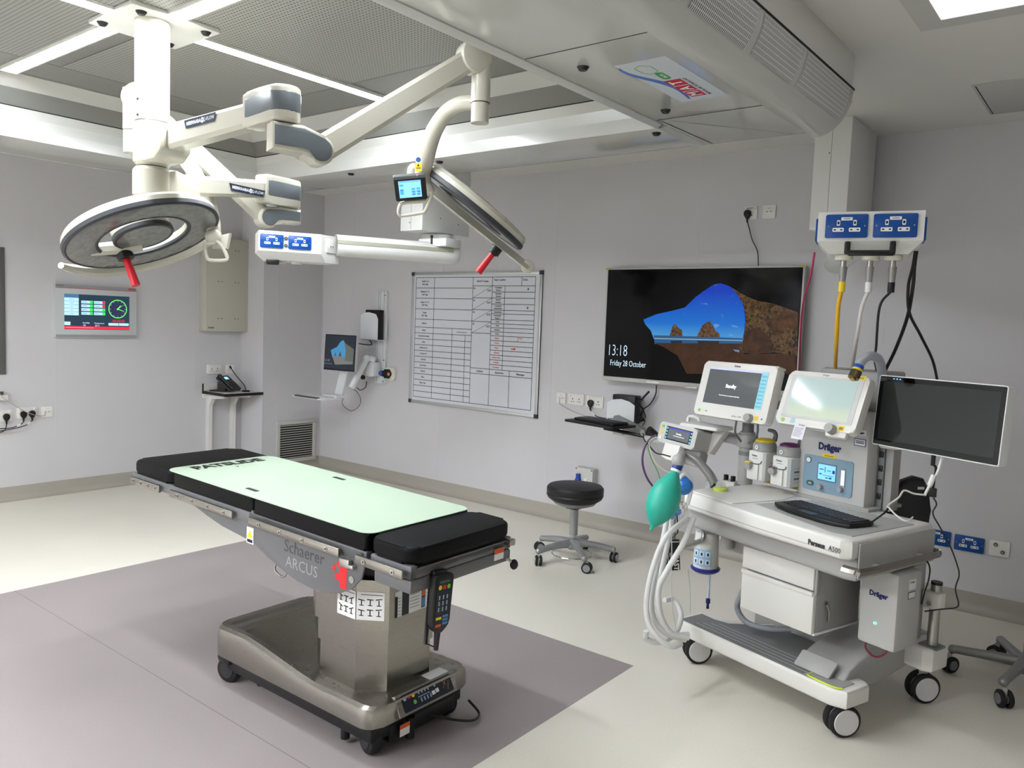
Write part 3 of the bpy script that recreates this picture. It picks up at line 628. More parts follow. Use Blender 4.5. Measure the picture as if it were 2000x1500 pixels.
def sky_pic():
    m = mat('picture_sky', (10, 70, 200), .12, emit=.85, spec=.12); nt = m.node_tree; bb = nt.nodes['Principled BSDF']; bb.inputs['Base Color'].default_value = (.01, .01, .01, 1)
    tc = nt.nodes.new('ShaderNodeTexCoord'); s = nt.nodes.new('ShaderNodeSeparateXYZ'); r = nt.nodes.new('ShaderNodeValToRGB'); mr = nt.nodes.new('ShaderNodeMapRange')
    nt.links.new(tc.outputs['Generated'], s.inputs[0]); nt.links.new(s.outputs[2], r.inputs[0]); e = r.color_ramp.elements
    e[0].position = .36; e[0].color = lin((90, 172, 222)) + (1,); e[1].position = .92; e[1].color = lin((8, 62, 196)) + (1,)
    q = r.color_ramp.elements.new(.56); q.color = lin((22, 116, 216)) + (1,)
    n = nt.nodes.new('ShaderNodeTexNoise'); n.inputs['Scale'].default_value = 9; n.inputs['Detail'].default_value = 5; mp = nt.nodes.new('ShaderNodeMapping'); mp.inputs['Scale'].default_value = (1, 1, 2.2)
    nt.links.new(tc.outputs['Object'], mp.inputs[0]); nt.links.new(mp.outputs[0], n.inputs['Vector']); r2 = nt.nodes.new('ShaderNodeValToRGB'); r2.color_ramp.elements[0].position = .62; r2.color_ramp.elements[1].position = .85
    nt.links.new(n.outputs['Fac'], r2.inputs[0]); mx = nt.nodes.new('ShaderNodeMix'); mx.data_type = 'RGBA'; nt.links.new(r2.outputs[0], mx.inputs[0]); nt.links.new(r.outputs[0], mx.inputs[6]); mx.inputs[7].default_value = lin((180, 205, 235)) + (1,)
    nt.links.new(mx.outputs[2], bb.inputs['Emission Color']); return m
def beach(b, P, z0, e=1.0, sfx=''):
    L = lambda pts: [P(*p) for p in pts]
    def lay(pts, m, i): b.prism(L(pts), z0 + i * .0004, z0 + i * .0004 + .0004, m)
    arch = [(448, 498), (520, 468), (610, 448), (680, 430), (740, 372), (790, 335), (840, 303), (880, 295), (930, 312), (965, 345), (990, 380), (1010, 430), (1016, 500), (1012, 560), (1000, 620), (985, 650), (560, 640), (508, 610), (490, 560), (460, 525)]
    lay(arch, sky_pic() if 'picture_sky' not in _m else _m['picture_sky'], 1)
    lay([(505, 585), (760, 592), (1012, 602), (1006, 636), (800, 634), (512, 634)], pic('picture_sea', (40, 96, 146), .8), 2)
    lay([(510, 600), (1010, 612), (1010, 618), (510, 606)], pic('picture_surf', (150, 180, 200), .8), 3)
    for pts in ([(594, 590), (604, 560), (614, 528), (626, 522), (640, 540), (664, 556), (668, 590)], [(748, 594), (762, 560), (778, 530), (800, 512), (820, 504), (836, 530), (850, 560), (872, 572), (876, 596)]):
        lay(pts, scr_noise('picture_rock', (40, 30, 24), (150, 110, 74), 60, .7), 4)
    lay([(600, 616), (666, 616), (662, 632), (604, 632)], pic('picture_reflection', (40, 44, 60), .7), 4); lay([(750, 616), (874, 618), (868, 634), (756, 634)], pic('picture_reflection', (40, 44, 60), .7), 4)
    lay([(512, 628), (1005, 632), (1010, 690), (1300, 686), (1300, 800), (690, 800), (640, 700), (560, 650)], scr_noise('picture_sand', (66, 40, 22), (92, 58, 32), 8, .6), 5)
    lay([(948, 664), (984, 668), (984, 680), (962, 676)], pic('picture_pool', (110, 150, 190), .8), 6)
    lay([(965, 345), (930, 312), (1010, 360), (1080, 390), (1180, 410), (1312, 458), (1310, 700), (1240, 690), (1180, 680), (1060, 690), (1000, 680), (985, 655), (1005, 610), (1016, 560), (1018, 480), (1010, 420)], scr_noise('picture_boulder', (14, 10, 6), (124, 92, 56), 34, .8, 1.2), 7)
    lay([(1128, 508), (1200, 470), (1260, 455), (1312, 466), (1308, 560), (1250, 540), (1200, 590), (1160, 560)], scr_noise('picture_boulder_light', (52, 32, 16), (112, 72, 38), 14, .6), 8)
    lay([(1030, 560), (1080, 540), (1140, 580), (1180, 640), (1160, 684), (1050, 688), (1000, 672), (1004, 620)], scr_noise('picture_boulder_brown', (38, 24, 14), (96, 62, 36), 10, .6), 8)
b = MB(T); b.prism([(-hw, -hh + .03), (hw, -hh + .03), (hw, hh - .012), (-hw, hh - .012)], 0, .002, mat('screen_black', (4, 4, 5), .10, spec=.15)); b.build('screen', o)
b = MB(T); beach(b, TP, .002); pt = b.build('screen_picture', o, ang=20)
b = MB(T); x, y = TP(305, 672); b.text('13:18', .118, x, y, .0075, em('lockscreen_white', (176, 196, 206), .9), sx=.66, bold=-.0016); x, y = TP(362, 745); b.text('Friday 28 October', .060, x, y, .006, em('lockscreen_white', (176, 196, 206), .9), sx=.66); b.build('screen_writing', o)
MB(T).box((-.30 + .0, -hh + .013, .002), (.10, .014, .003), PAPER).box((.0, -hh - .003, .0), (.09, .012, .02), mat('tv_silver', (196, 196, 192), .35, .3), .003).build('sensor_bar', o)
for sx in (-1, 1): MB(T).box((sx * (hw + .002), hh - .006, .002), (.035, .014, .005), mat('yellow_tape', (186, 170, 70), .4)).build('tape_corner', o, label='yellow corner tape')
MB().tube([at(1282, 752, y=5.12), at(1281, 768, y=5.12), at(1276, 780, y=5.12), at(1268, 791, y=5.12), at(1256, 800, y=5.10), at(1250, 812, y=5.08)], .0045, BLACK, n=8).build('television_cable', label='black cable curving down from beneath the television to the white wall holder', cat='cable')
# --- narrow cabinet on the left wall
T = frame((XA, 4.245, 1.80), (0, 1, 0), (0, 0, 1))
cab = root('narrow_cabinet', T, 'narrow beige wall cabinet above the telephone shelf in the corner', 'cabinet')
CB = mat('cabinet_beige', (190, 187, 174), .4); MB(T).box((0, 0, .05), (.45, .87, .10), CB, .002).build('body', cab)
MB(T).box((0, 0, .105), (.446, .866, .012), CB, .002).build('door', cab)
for y in (.33, .03, -.315):
    for x in (-.10, -.065, .075, .11):
        if y > .2 and x < 0: continue
        MB(T).cyl((x, y, .110), (x, y, .1135), .0055, mat('screw_grey', (110, 108, 100), .4, .6), n=10).build('screw', cab)
MB(T).rect(-.20, -.14, -.41, -.395, .1112, mat('grey_print', (120, 120, 130), .5)).build('maker_label', cab)
# --- phone shelf
T = frame((XA, YBOX, .78), (0, 1, 0), (0, 0, 1))
sh = root('telephone_shelf', T, 'small white shelf with black edge on brackets in the corner', 'shelf')
STP = mat('shelf_laminate', (205, 203, 198), .4); z0 = .80
MB().bx(XA, XBOX + .01, 4.06, YBOX, .775, .797, STP, .001).build('shelf_board', sh)
MB().bx(XBOX + .01, XBOX + .016, 4.055, YBOX, .773, .799, BLACK).bx(XA, XBOX + .016, 4.052, 4.058, .773, .799, BLACK).build('edge_strip', sh)
MB().bx(XA, XA + .014, 4.06, 4.43, .80, .865, STP, .001).bx(XA, XA + .015, 4.054, 4.061, .80, .866, BLACK).build('upstand', sh)
for y in (4.11, 4.36):
    b = MB(frame((XA, y + .018, 0), (1, 0, 0), (0, 0, 1)))
    b.prism([(0, .20), (.055, .20), (.055, .66), (.105, .73), (.30, .745), (.30, .773), (0, .773)], 0, .036, mat('bracket_white', (224, 223, 220), .4), bev=.002); b.build('bracket', sh)
MB().bx(XA, XA + .02, 4.055, 4.13, .73, .77, mat('bracket_white', (224, 223, 220), .4), .002).build('batten', sh)
# telephone
T = frame((XA + .175, 4.215, .799), (math.sin(-.5), math.cos(-.5), 0), (-math.cos(-.5), math.sin(-.5), 0))
ph = root('desk_telephone', T, 'black office desk telephone with lit display on the corner shelf', 'telephone')
def TL(a): return T @ Matrix.Translation((0, 0, .068)) @ Matrix.Rotation(math.radians(a), 4, 'X')
T2 = TL(40)
MB(T2).prism(rrect(.20, .19, .012), 0, .022, BLACK, bev=.005).build('body', ph)
MB(T).prism([(-.06, .02), (.06, .02), (.07, .15), (-.07, .15)], 0, .012, BLACK, bev=.003).prism([(-.05, .0), (-.04, .0), (-.04, .08), (-.05, .08)], .0, .09, BLACK).prism([(.04, .03), (.05, .03), (.05, .08), (.04, .08)], .0, .09, BLACK).build('stand', ph)
b = MB(T2); b.box((-.072, .0, .034), (.045, .19, .020), BLACK, .009).box((-.072, .075, .036), (.05, .05, .026), BLACK, .01).box((-.072, -.075, .036), (.05, .05, .026), BLACK, .01); b.build('handset', ph)
MB(T2).prism(rrect(.085, .048, .004, cx=.02, cy=.058), .0222, .0245, mat('phone_bezel', (48, 52, 58), .3)).rect(-.012, .052, .042, .074, .0246, em('phone_display', (150, 214, 236), 1.1)).build('display', ph)
b = MB(T2)
for i in range(4):
    for j in range(3): b.box((-.012 + j * .026, .005 - i * .02, .0235), (.017, .012, .004), mat('phone_key', (44, 46, 50), .4), .001)
for i in range(4): b.box((.08, .03 - i * .02, .0235), (.014, .010, .004), mat('phone_key', (44, 46, 50), .4), .001)
b.build('keypad', ph, kind='stuff')
mic = root('gooseneck_microphone', (XA + .27, 4.345, .799), 'thin black gooseneck microphone leaning beside the telephone', 'microphone')
MB(Matrix.Translation((XA + .27, 4.345, .799))).prism(rrect(.07, .05, .01), 0, .014, BLACK, bev=.004).build('base', mic)
MB().tube([(XA + .27, 4.345, .81), (XA + .25, 4.34, .86), (XA + .16, 4.315, .94), (XA + .09, 4.30, 1.01)], .0045, BLACK, n=8).build('stalk', mic)
MB().tube([(XA + .09, 4.30, 1.01), (XA + .075, 4.295, 1.03)], .010, BLACK, n=12, smooth=0).build('capsule', mic)
MB().tube([(XA + .25, 4.30, .81), (XA + .20, 4.31, .812), (XA + .12, 4.34, .83), (XA + .03, 4.36, .84)], .003, BLACK, n=6).build('lead', mic)
# --- return air louvre
T = frame((XBOX, 4.855, .29), (0, 1, 0), (0, 0, 1)); W_, H_ = .47, .42
lv = root('louvred_vent', T, 'white framed louvred vent low on the boxed corner behind the table', 'air vent')
b = MB(T); f = .038; fm = mat('louvre_frame', (196, 195, 188), .4)
b.bx(-W_ / 2, W_ / 2, H_ / 2 - f, H_ / 2, 0, .014, fm, .002).bx(-W_ / 2, W_ / 2, -H_ / 2, -H_ / 2 + f, 0, .014, fm, .002).bx(-W_ / 2, -W_ / 2 + f, -H_ / 2 + f, H_ / 2 - f, 0, .014, fm, .002).bx(W_ / 2 - f, W_ / 2, -H_ / 2 + f, H_ / 2 - f, 0, .014, fm, .002)
b.build('frame', lv)
MB(T).rect(-W_ / 2 + f, W_ / 2 - f, -H_ / 2 + f, H_ / 2 - f, .0005, SLOT).build('dark_recess', lv)
ns = 15; proto = None
for i in range(ns):
    y = -H_ / 2 + f + (i + .5) * (H_ - 2 * f) / ns
    MB(T @ Matrix.Translation((0, y, .006)) @ Matrix.Rotation(math.radians(35), 4, 'X')).box((0, 0, 0), (W_ - 2 * f, .012, .0015), fm).build('blade', lv)
# --- wall PC station: rail, holder, arm, monitor, keyboard tray
st = root('workstation', (-5.60, YB, .93), 'white wall workstation with a small screen on an arm beside the vent corner', 'wall workstation')
WA = mat('workstation_white', (222, 224, 226), .35)
YR = YB
b = MB(); b.bx(-5.69, -5.565, YB - .03, YB, .93, 1.795, WA, .002)
for x in (-5.672, -5.645, -5.59): b.bx(x, x + .006, YB - .045, YB - .028, .93, 1.795, WA, .001)
for z in (1.76, 1.49, 1.15, .95): b.cyl((-5.578, YB - .031, z), (-5.578, YB - .033, z), .006, BLACK, n=10)
b.build('wall_rail', st)
b = MB(frame((-5.70, YB - .12, 1.335), (1, 0, 0), (0, 0, 1)))
b.prism([(-.11, 0), (.13, 0), (.13, .20), (.10, .245), (.0, .262), (-.06, .255), (-.11, .235)], 0, .004, WA, bev=.001); b.bx(-.11, .16, 0, .006, -.09, .004, WA).bx(-.06, .155, .0, .20, -.09, -.086, WA)
b.build('computer_holder', st)
MB().bx(-5.76, -5.565, YB - .110, YB - .055, 1.345, 1.62, BLACK, .003).build('mini_computer', st)
# wrist bracket and arm, from the rail to the screen post
b = MB(); b.bx(-5.70, -5.60, YB - .14, YB - .03, 1.0, 1.13, WA, .006).cyl((-5.66, YB - .10, .99), (-5.66, YB - .10, 1.14), .03, WA); b.build('arm_bracket', st)
pA = at(722, 700, y=5.02); pB = at(714, 696, y=4.99); pC = at(684, 762, y=4.86)
b = MB(); b.tube([pA + Vector((.05, .03, -.02)), pA], .032, WA, n=16, smooth=0).tube([at(716, 700, y=4.98), at(686, 758, y=4.84)], .030, WA, n=14, smooth=0, flat=.7); b.sphere(at(716, 700, y=4.98), .034, WA); b.build('spring_arm', st)
b = MB(); s0, s1 = at(672, 718, y=4.80), at(660, 770, y=4.80)
b.prism([(s0.x - .05, s0.z), (s0.x + .05, s0.z), (s1.x + .055, s1.z - .01), (s1.x - .055, s1.z - .01)], 0, .02, WA, frame((0, 4.82, 0), (1, 0, 0), (0, 0, 1)), bev=.003)
b.bx(s1.x - .10, s1.x + .10, 4.70, 4.82, s1.z - .025, s1.z + .0, WA, .004); b.build('screen_post', st)
T = frame(at(664, 689, y=4.74), (math.cos(.12), math.sin(.12), 0), (0, .06, 1))
m_ = MB(T); m_.prism(rrect(.385, .335, .006), -.03, 0, mat('monitor_shell', (196, 198, 200), .4), bev=.003); mn = m_.build('monitor', st)
MB(T).rect(-.19, .19, -.165, .165, .0, mat('monitor_face_black', (14, 14, 16), .2), th=.002).rect(-.182, .182, -.15, .157, .002, em('monitor_dim_blue', (30, 36, 48), .5)).build('screen', mn)
def MP(zx, zy): return (-.182 + (zx - 245) / 1100 * .364, .157 - (zy - 215) / 610 * .30)
bq = MB(T)
L2 = lambda pts: [MP(*p) for p in pts]
bq.prism(L2([(448, 498), (610, 448), (680, 430), (790, 335), (880, 295), (930, 312), (990, 380), (1016, 500), (1000, 650), (1300, 690), (1300, 720), (640, 760), (600, 690), (508, 610), (490, 560)]), .0026, .003, em('dim_sky', (56, 120, 160), .8))
bq.prism(L2([(505, 600), (1006, 610), (1060, 690), (1300, 690), (1300, 730), (640, 762), (560, 650)]), .0031, .0034, em('dim_sand', (104, 104, 106), .7))
bq.prism(L2([(930, 312), (1010, 360), (1180, 410), (1312, 458), (1310, 690), (1000, 680), (1018, 480)]), .0035, .0038, em('dim_rock', (84, 86, 78), .7))
for pts in ([(594, 600), (626, 522), (668, 600)], [(748, 604), (820, 504), (876, 604)]): bq.prism(L2(pts), .0035, .0038, em('dim_rock_dark', (70, 70, 60), .7))
bq.text('13:18', .03, *MP(330, 690), .0027, em('dim_text', (120, 128, 136), .6)).text('Friday 28 October', .014, *MP(380, 750), .0027, em('dim_text', (120, 128, 136), .6)); bq.build('screen_picture', mn)
p0, p1 = at(580, 776, y=4.62), at(672, 778, y=4.78)
T = frame((p0.x * .5 + p1.x * .5, 4.66, s1.z - .03), (1, 0, 0), (0, 1, 0))
MB(T).prism(rrect(.46, .22, .02), -.008, .004, WA, bev=.003).build('keyboard_tray', st)
MB(T).prism(rrect(.34, .03, .004, cx=-.02, cy=-.098), -.002, .012, mat('wrist_rest_grey', (76, 82, 84), .6), bev=.003).build('wrist_rest', st)
MB(T).prism(rrect(.40, .13, .006, cx=0, cy=.0), .004, .014, WHITE, bev=.003).build('keyboard', st)
b = MB(); b.tube([at(670, 778, y=4.80), at(669, 790, y=4.82), at(684, 802, y=4.85), at(695, 799, y=4.88), at(703, 790, y=4.9), at(704, 778, y=4.92), at(697, 765, y=4.95), at(690, 760, y=4.95)], .0028, BLACK, n=6); b.build('loose_lead', st)
b = MB(); b.tube([at(716, 745, y=5.05), at(714, 756, y=5.04), at(704, 762, y=5.03), at(697, 757, y=5.02)], .004, BLACK, n=6).tube([at(722, 664, y=5.06), at(726, 673, y=5.06), at(714, 673, y=5.03), at(700, 671, y=4.95)], .005, BLACK, n=6); b.build('cable_loop', st, kind='stuff')
MB().cyl(at(709, 737, y=5.06), at(709, 737, y=5.0), .022, BLACK, n=14).build('black_plug', st)
# --- call unit
T = FB(764, 730); o = root('call_unit', T, 'white rounded wall unit holding a black handset, left of the whiteboard', 'wall unit')
MB(T).prism(rrect(.145, .12, .03), 0, .025, mat('unit_cream', (226, 224, 214), .35), bev=.006).build('backplate', o)
MB(T).prism(rrect(.115, .055, .02, cx=-.025), .024, .06, BLACK, bev=.006).prism(rrect(.06, .085, .01, cx=-.015), .024, .055, BLACK, bev=.005).build('holder', o)
MB(T).sphere((-.085, 0, .05), .026, mat('blue_lens', (60, 96, 160), .15)).build('blue_lens', o); MB(T).cyl((.03, 0, .058), (.03, 0, .064), .016, mat('orange_lens', (214, 120, 84), .3)).build('orange_button', o)
MB(T).box((0, -.042, .05), (.02, .012, .012), mat('green_lens', (70, 210, 90), .3), .002).build('green_button', o)
# --- second wall workstation (right of whiteboard): holder, arm, black keyboard tray
ws2 = root('computer_mount', (-2.86, YB, .78), 'white computer holder on the wall below the television with folding arm and black tray', 'wall workstation')
p = at(1215, 805, y=5.02)
b = MB(frame((p.x, 5.0, p.z), (1, 0, 0), (0, 0, 1)))
b.prism([(-.115, -.085), (.115, -.115), (.115, .06), (.07, .085), (0, .098), (-.07, .088), (-.115, .068)], 0, .006, WA, bev=.002).bx(-.11, .11, -.095, -.085, -.12, 0, WA); b.build('computer_holder', ws2)
b = MB(frame((p.x, 5.0, p.z), (1, 0, 0), (0, 0, 1))); b.bx(-.085, .10, -.08, .125, -.11, -.02, BLACK, .004); b.build('mini_computer', ws2)
b = MB(frame((p.x, 5.0, p.z), (1, 0, 0), (0, 0, 1))); b.tube([(.10, .105, -.06), (.135, .105, -.06)], .006, BLACK, n=8, smooth=0).tube([(.135, .105, -.06), (.19, .165, -.06)], .008, BLACK, n=10, smooth=0); b.build('aerial', ws2)
b = MB(); 
for i in range(5): b.tube([at(1249 + i * 2, 790 + 3 * i, y=5.06), at(1257 + i, 800 + 4 * i, y=5.03), at(1252 - i, 812 + 3 * i, y=5.05), at(1260, 822, y=5.02), at(1255, 832, y=5.04)], .003, BLACK, n=6)
b.build('cable_tangle', ws2, kind='stuff')
a0, a1, a2 = at(1203, 815, y=4.88), at(1262, 845, y=4.55), at(1278, 852, y=4.5)
b = MB(); b.bx(p.x - .03, p.x + .05, 4.95, YB, p.z - .16, p.z - .11, STL2, .004); b.build('wall_bracket', ws2)
b = MB(); d = (a1 - a0); b.tube([a0, a1], .028, ALU, n=4, smooth=0, flat=.5); b.cyl(a1 + Vector((-.01, -.03, 0)), a1 + Vector((.01, .03, 0)), .022, ALU); b.tube([a0, (p.x, 4.97, p.z - .13)], .02, ALU, n=8, smooth=0); b.build('folding_arm', ws2)
b = MB(); b.tube([a1 + Vector((0, 0, 0)), at(1285, 852, y=4.5), at(1268, 838, y=4.42)], .02, BLACK, n=8, smooth=0); b.build('arm_end_joint', ws2)
tz = at(1170, 826, y=4.5).z
t0, t1 = at(1103, 821, z=tz), at(1204, 837, z=tz)
q0, q1, q2, q3 = at(1102, 821, z=tz), at(1200, 838, z=tz), at(1238, 832, z=tz), at(1150, 814, z=tz)
ctr = (q0 + q1 + q2 + q3) / 4; dx = (q1 - q0).normalized(); dy = Vector((-dx.y, dx.x, 0)); wdt = (q1 - q0).length
T = frame((ctr.x, ctr.y, tz), dx, dy)
MB(T).prism(rrect(wdt, .24, .03), -.010, .004, BLACK, bev=.003).build('tray', ws2)
MB(T).cyl((0.05, 0, -.04), (.05, 0, -.008), .01, BLACK, n=10).build('tray_pivot', ws2)
b = MB(); b.tube([T @ Vector((.05, 0, -.03)), a1 + Vector((0, .02, -.03))], .012, BLACK, n=8, smooth=0); b.build('tray_link', ws2)
kb = root('compact_keyboard', T @ Matrix.Translation((0, 0, .004)), 'black compact keyboard resting on the black wall tray below the television', 'keyboard')
MB(T).prism(rrect(wdt * .80, .15, .012, cy=.01), .005, .019, BLACK, bev=.004).build('case', kb)
b = MB(T)
for i in range(5):
    for j in range(14): b.box((-wdt * .36 + j * wdt * .055, .065 - i * .023, .0205), (wdt * .046, .017, .004), mat('keycap_black', (46, 47, 50), .4), .001)
b.build('keys', kb, kind='stuff')
for (px, r_) in ((1189, .016), (1196, .016)): pass
# ================================================================== surgical lights
SX, SY = -3.13, 1.615
stem = root('light_mounting_column', (SX, SY, ZI - .02), 'thick cream vertical ceiling stem carrying both surgical lights', 'mounting column')
MB().lathe([(.0, 0), (.064, 0), (.064, .39), (0, .39)], (SX, SY, 2.285), (0, 0, 1), CREAM, 32).build('post', stem)
b = MB()
for z in (2.30, 2.36): b.box((SX + .01, SY - .064, z), (.008, .004, .008), BLACK)
b.build('fixing_bolt', stem, kind='stuff')
MB().lathe([(0, 0), (.04, 0), (.06, .03), (.066, .06), (.0, .06)], (SX, SY, 1.945), (0, 0, 1), CREAM, 32).build('end_cap', stem)
def hub(b, z0, z1, dirv, r=.070):
    d = Vector(dirv).normalized(); T = frame((SX, SY, 0), d, (-d.y, d.x, 0))
    b.lathe([(0, z0), (r - .012, z0), (r, z0 + .014), (r, z1 - .014), (r - .012, z1), (0, z1)], (SX, SY, 0), (0, 0, 1), CREAM, 32)
    zm = (z0 + z1) / 2; h = (z1 - z0) / 2
    b.prism([(.0, -h * .9), (.13, -h * .9), (.175, -h * .55), (.185, -h * .3), (.185, h * .35), (.13, h * .75), (.06, h * .95), (0, h * .95)], -r * .92, r * .92, CREAM, frame((SX, SY, zm), d, (0, 0, 1)), bev=.014)
def bararm(b, p0, p1, h0, h1, w0, w1, m=CREAM, ch=.32):
    p0, p1 = Vector(p0), Vector(p1); d = (p1 - p0).normalized(); sd = Vector((-d.y, d.x, 0)).normalized(); up = d.cross(-sd) if d.cross(-sd).z > 0 else sd.cross(-d)
    up = up if up.z > 0 else -up; vs = []
    for p, h, w_ in ((p0, h0, w0), (p1, h1, w1)):
        for (a, c) in ((-1, -1 + ch), (-1 + ch, -1), (1 - ch, -1), (1, -1 + ch), (1, 1 - ch), (1 - ch, 1), (-1 + ch, 1), (-1, 1 - ch)): vs.append(p + sd * a * w_ / 2 + up * c * h / 2)
    b.add(vs, [(i, (i + 1) % 8, 8 + (i + 1) % 8, 8 + i) for i in range(8)] + [tuple(range(8)), tuple(range(15, 7, -1))], m)
def badge(T, o, w_=.20):
    b = MB(T); b.prism([(-w_ / 2, -.0155), (w_ / 2 - .012, -.0155), (w_ / 2, .0155), (-w_ / 2 - .012, .0155)], 0, .0012, mat('badge_navy', (34, 46, 66), .4))
    wt = mat('badge_white', (220, 224, 228), .5)
    b.text('MERIVAARA', .018, -.048, 0, .0013, wt, bold=.0006); b.prism(circ(.010, 18, .012, 0), .0013, .0016, wt); b.text('M', .012, .012, 0, .0018, mat('badge_navy', (34, 46, 66), .4)); b.text('Q-FLOW', .018, .054, 0, .0013, wt)
    b.build('name_badge', o, label='dark blue lettered badge')
def elbow(o, E, z_top, z_bot, z_low, dir_in, dir_out, r=.054):
    # upper housing: drum with grey wrap, continuing along the incoming arm; lower housing: pivot disc of the spring arm
    di = Vector(dir_in).normalized(); T = frame((E.x, E.y, 0), di, (-di.y, di.x, 0)); zm, h = (z_top + z_bot) / 2, (z_top - z_bot) / 2
    hb = MB(); pts = []
    body = [(r * math.cos(math.radians(a)), r * math.sin(math.radians(a))) for a in range(-90, 91, 15)] + [(-.10, r * .80), (-.155, r * .66), (-.185, r * .62), (-.185, -r * .62), (-.155, -r * .66), (-.10, -r * .80)]
    hb.prism(body, z_bot, z_top, CREAM, T, bev=.012, seg=3); ho = hb.build('elbow_housing', o)
    g = [(p[0] * 1.015 + (.001 if p[0] > 0 else 0), p[1] * 1.02) for p in body]
    g = [(r * 1.02 * math.cos(math.radians(a)), r * 1.02 * math.sin(math.radians(a))) for a in range(-90, 91, 10)] + [(-.10, r * .82), (-.155, r * .68), (-.170, r * .66), (-.170, -r * .66), (-.155, -r * .68), (-.10, -r * .82)]
    MB().prism(g, zm - h * .45, zm + h * .62, GREY, T, bev=.004).build('grey_wrap', ho)
def pivot(o, E, z0, z1, out, side, tip, r=.044, w_=.085):
    # lower housing beneath the drum, side plates with a grey round cover; axis horizontal
    d = Vector((out.x, out.y, 0)).normalized(); sd = Vector((-d.y, d.x, 0)); zc = z0 + r * .95
    c = Vector((tip.x, tip.y, 0)); L = ((c - Vector((E.x, E.y, 0))).dot(d))
    T = frame((E.x, E.y, 0), d, (0, 0, 1)); zt = tip.z
    body = [(-r * 1.05, zt - .016), (-r * 1.05, z1), (L * .5, z1), (L + r * .3, zt + r * 1.08)] + [(L + r * 1.1 * math.cos(math.radians(a)), zt + r * 1.1 * math.sin(math.radians(a))) for a in range(60, -135, -15)] + [(L - r * 1.15, zt - r * .35), (L - r * 1.6, zt - .018)]
    ho = MB().prism(body, -w_ / 2, w_ / 2, CREAM, T, bev=.010, seg=3).build('pivot_housing', o)
    g = [(-r * .90, zt - .002), (-r * .90, z1 - .012), (L * .5, z1 - .012), (L + r * .2, zt + r * .86)] + [(L + r * .86 * math.cos(math.radians(a)), zt + r * .86 * math.sin(math.radians(a))) for a in range(60, -125, -15)] + [(L - r * .95, zt - r * .15), (L - r * 1.4, zt - .002)]
    for s_ in (-1, 1):
        a, c_ = (w_ / 2 - .001, w_ / 2 + .003) if s_ > 0 else (-w_ / 2 - .003, -w_ / 2 + .001)
        MB().prism(g, a, c_, GREY, T, bev=.0015).build('grey_cover', ho)
def head(o, c, n, xdir, R, hub_r, handle=.15):
    """ring head: n = direction the light shines; xdir = direction towards the hinge"""
    n = n.normalized(); x = (xdir - n * xdir.dot(n)).normalized(); y = n.cross(x)
    T = Matrix.Identity(4)
    for i in range(3): T[i][0] = x[i]; T[i][1] = y[i]; T[i][2] = n[i]; T[i][3] = c[i]
    ri = R * .585
    # white shell: z = +n is the lit side
    MB(T).lathe([(ri, .0), (ri + .004, -.030), (ri + .025, -.043), (R - .04, -.050), (R - .010, -.044), (R, -.030), (R, 0)], (0, 0, 0), (0, 0, 1), CREAM, 72).build('ring_shell', o)
    MB(T).lathe([(ri - .001, -.004), (ri - .004, .008), (ri + .008, .013), (ri + .012, .010)], (0, 0, 0), (0, 0, 1), DGREY, 72).lathe([(R - .012, .010), (R - .004, .013), (R + .004, .006), (R + .004, -.010), (R + .001, -.012)], (0, 0, 0), (0, 0, 1), DGREY, 72).build('rubber_rim', o)
    LG = mat('lens_glass', (120, 121, 120), .2, .2, bump=.4, bscale=34, noise=.4)
    rg = MB(T).lathe([(ri + .010, .010), (ri + .012, .0105), (R - .012, .0105), (R - .010, .010)], (0, 0, 0), (0, 0, 1), LG, 72).build('ring_lens', o, label='dark rippled lens')
    MB(T).lathe([(0, -.062), (hub_r * .84, -.062), (hub_r * .97, -.050), (hub_r, -.035), (hub_r, -.01), (hub_r, 0), (0, 0)], (0, 0, 0), (0, 0, 1), CREAM, 48).build('hub_shell', o)
    MB(T).lathe([(hub_r - .012, .010), (hub_r - .003, .012), (hub_r + .003, .006), (hub_r + .002, -.010)], (0, 0, 0), (0, 0, 1), DGREY, 48).build('hub_rim', o)
    MB(T).lathe([(0, .0105), (hub_r - .012, .0105)], (0, 0, 0), (0, 0, 1), LG, 48).build('hub_lens', o, label='dark rippled lens')
    # yoke: curved band outside the far half of the ring, hinge at +x
    return T, ri
# upper light -----------------------------------------------------------------
up = root('surgical_light', (SX, SY, 2.262), 'upper surgical light with blue touch screen, its ring lamp tilted at the right', 'surgical light')
b = MB(); hub(b, 2.112, 2.285, (1, 0, 0)); b.build('hub_housing', up)
E1 = Vector((SX + .86, SY, 0))
b = MB(); bararm(b, (SX + .14, SY, 2.205), (E1.x - .10, SY, 2.222), .096, .080, .075, .065); b.build('horizontal_arm', up, ang=20)
badge(frame((SX + .42, SY - .0382, 2.232), (1, 0, .02), (0, 0, 1)), up)
elbow(up, E1, 2.292, 2.175, 0, (1, 0, 0), None)
P1 = dist(925, 112, 3.2); S1 = at(594, 271, z=2.112); d1 = Vector((P1.x - E1.x, P1.y - E1.y, 0)).normalized(); S1 = Vector((E1.x, E1.y, 2.100)) + d1 * .115
pivot(up, E1, 2.05, 2.172, d1, 1, S1)
b = MB(); bararm(b, S1 + (P1 - S1).normalized() * .03, P1, .088, .078, .046, .042); b.build('spring_arm', up, ang=20)
sd = Vector((-d1.y, d1.x, 0))
b = MB(); b.cyl(P1 - sd * .036, P1 + sd * .036, .062, CREAM, n=28, bev=.01); q = P1 + d1 * .035
b.cyl(q + Vector((0, 0, .03)), q + Vector((0, 0, -.16)), .036, CREAM, n=24); b.cyl(q + Vector((0, 0, -.163)), q + Vector((0, 0, -.235)), .034, CREAM, n=24); kn = b.build('arm_knuckle', up)
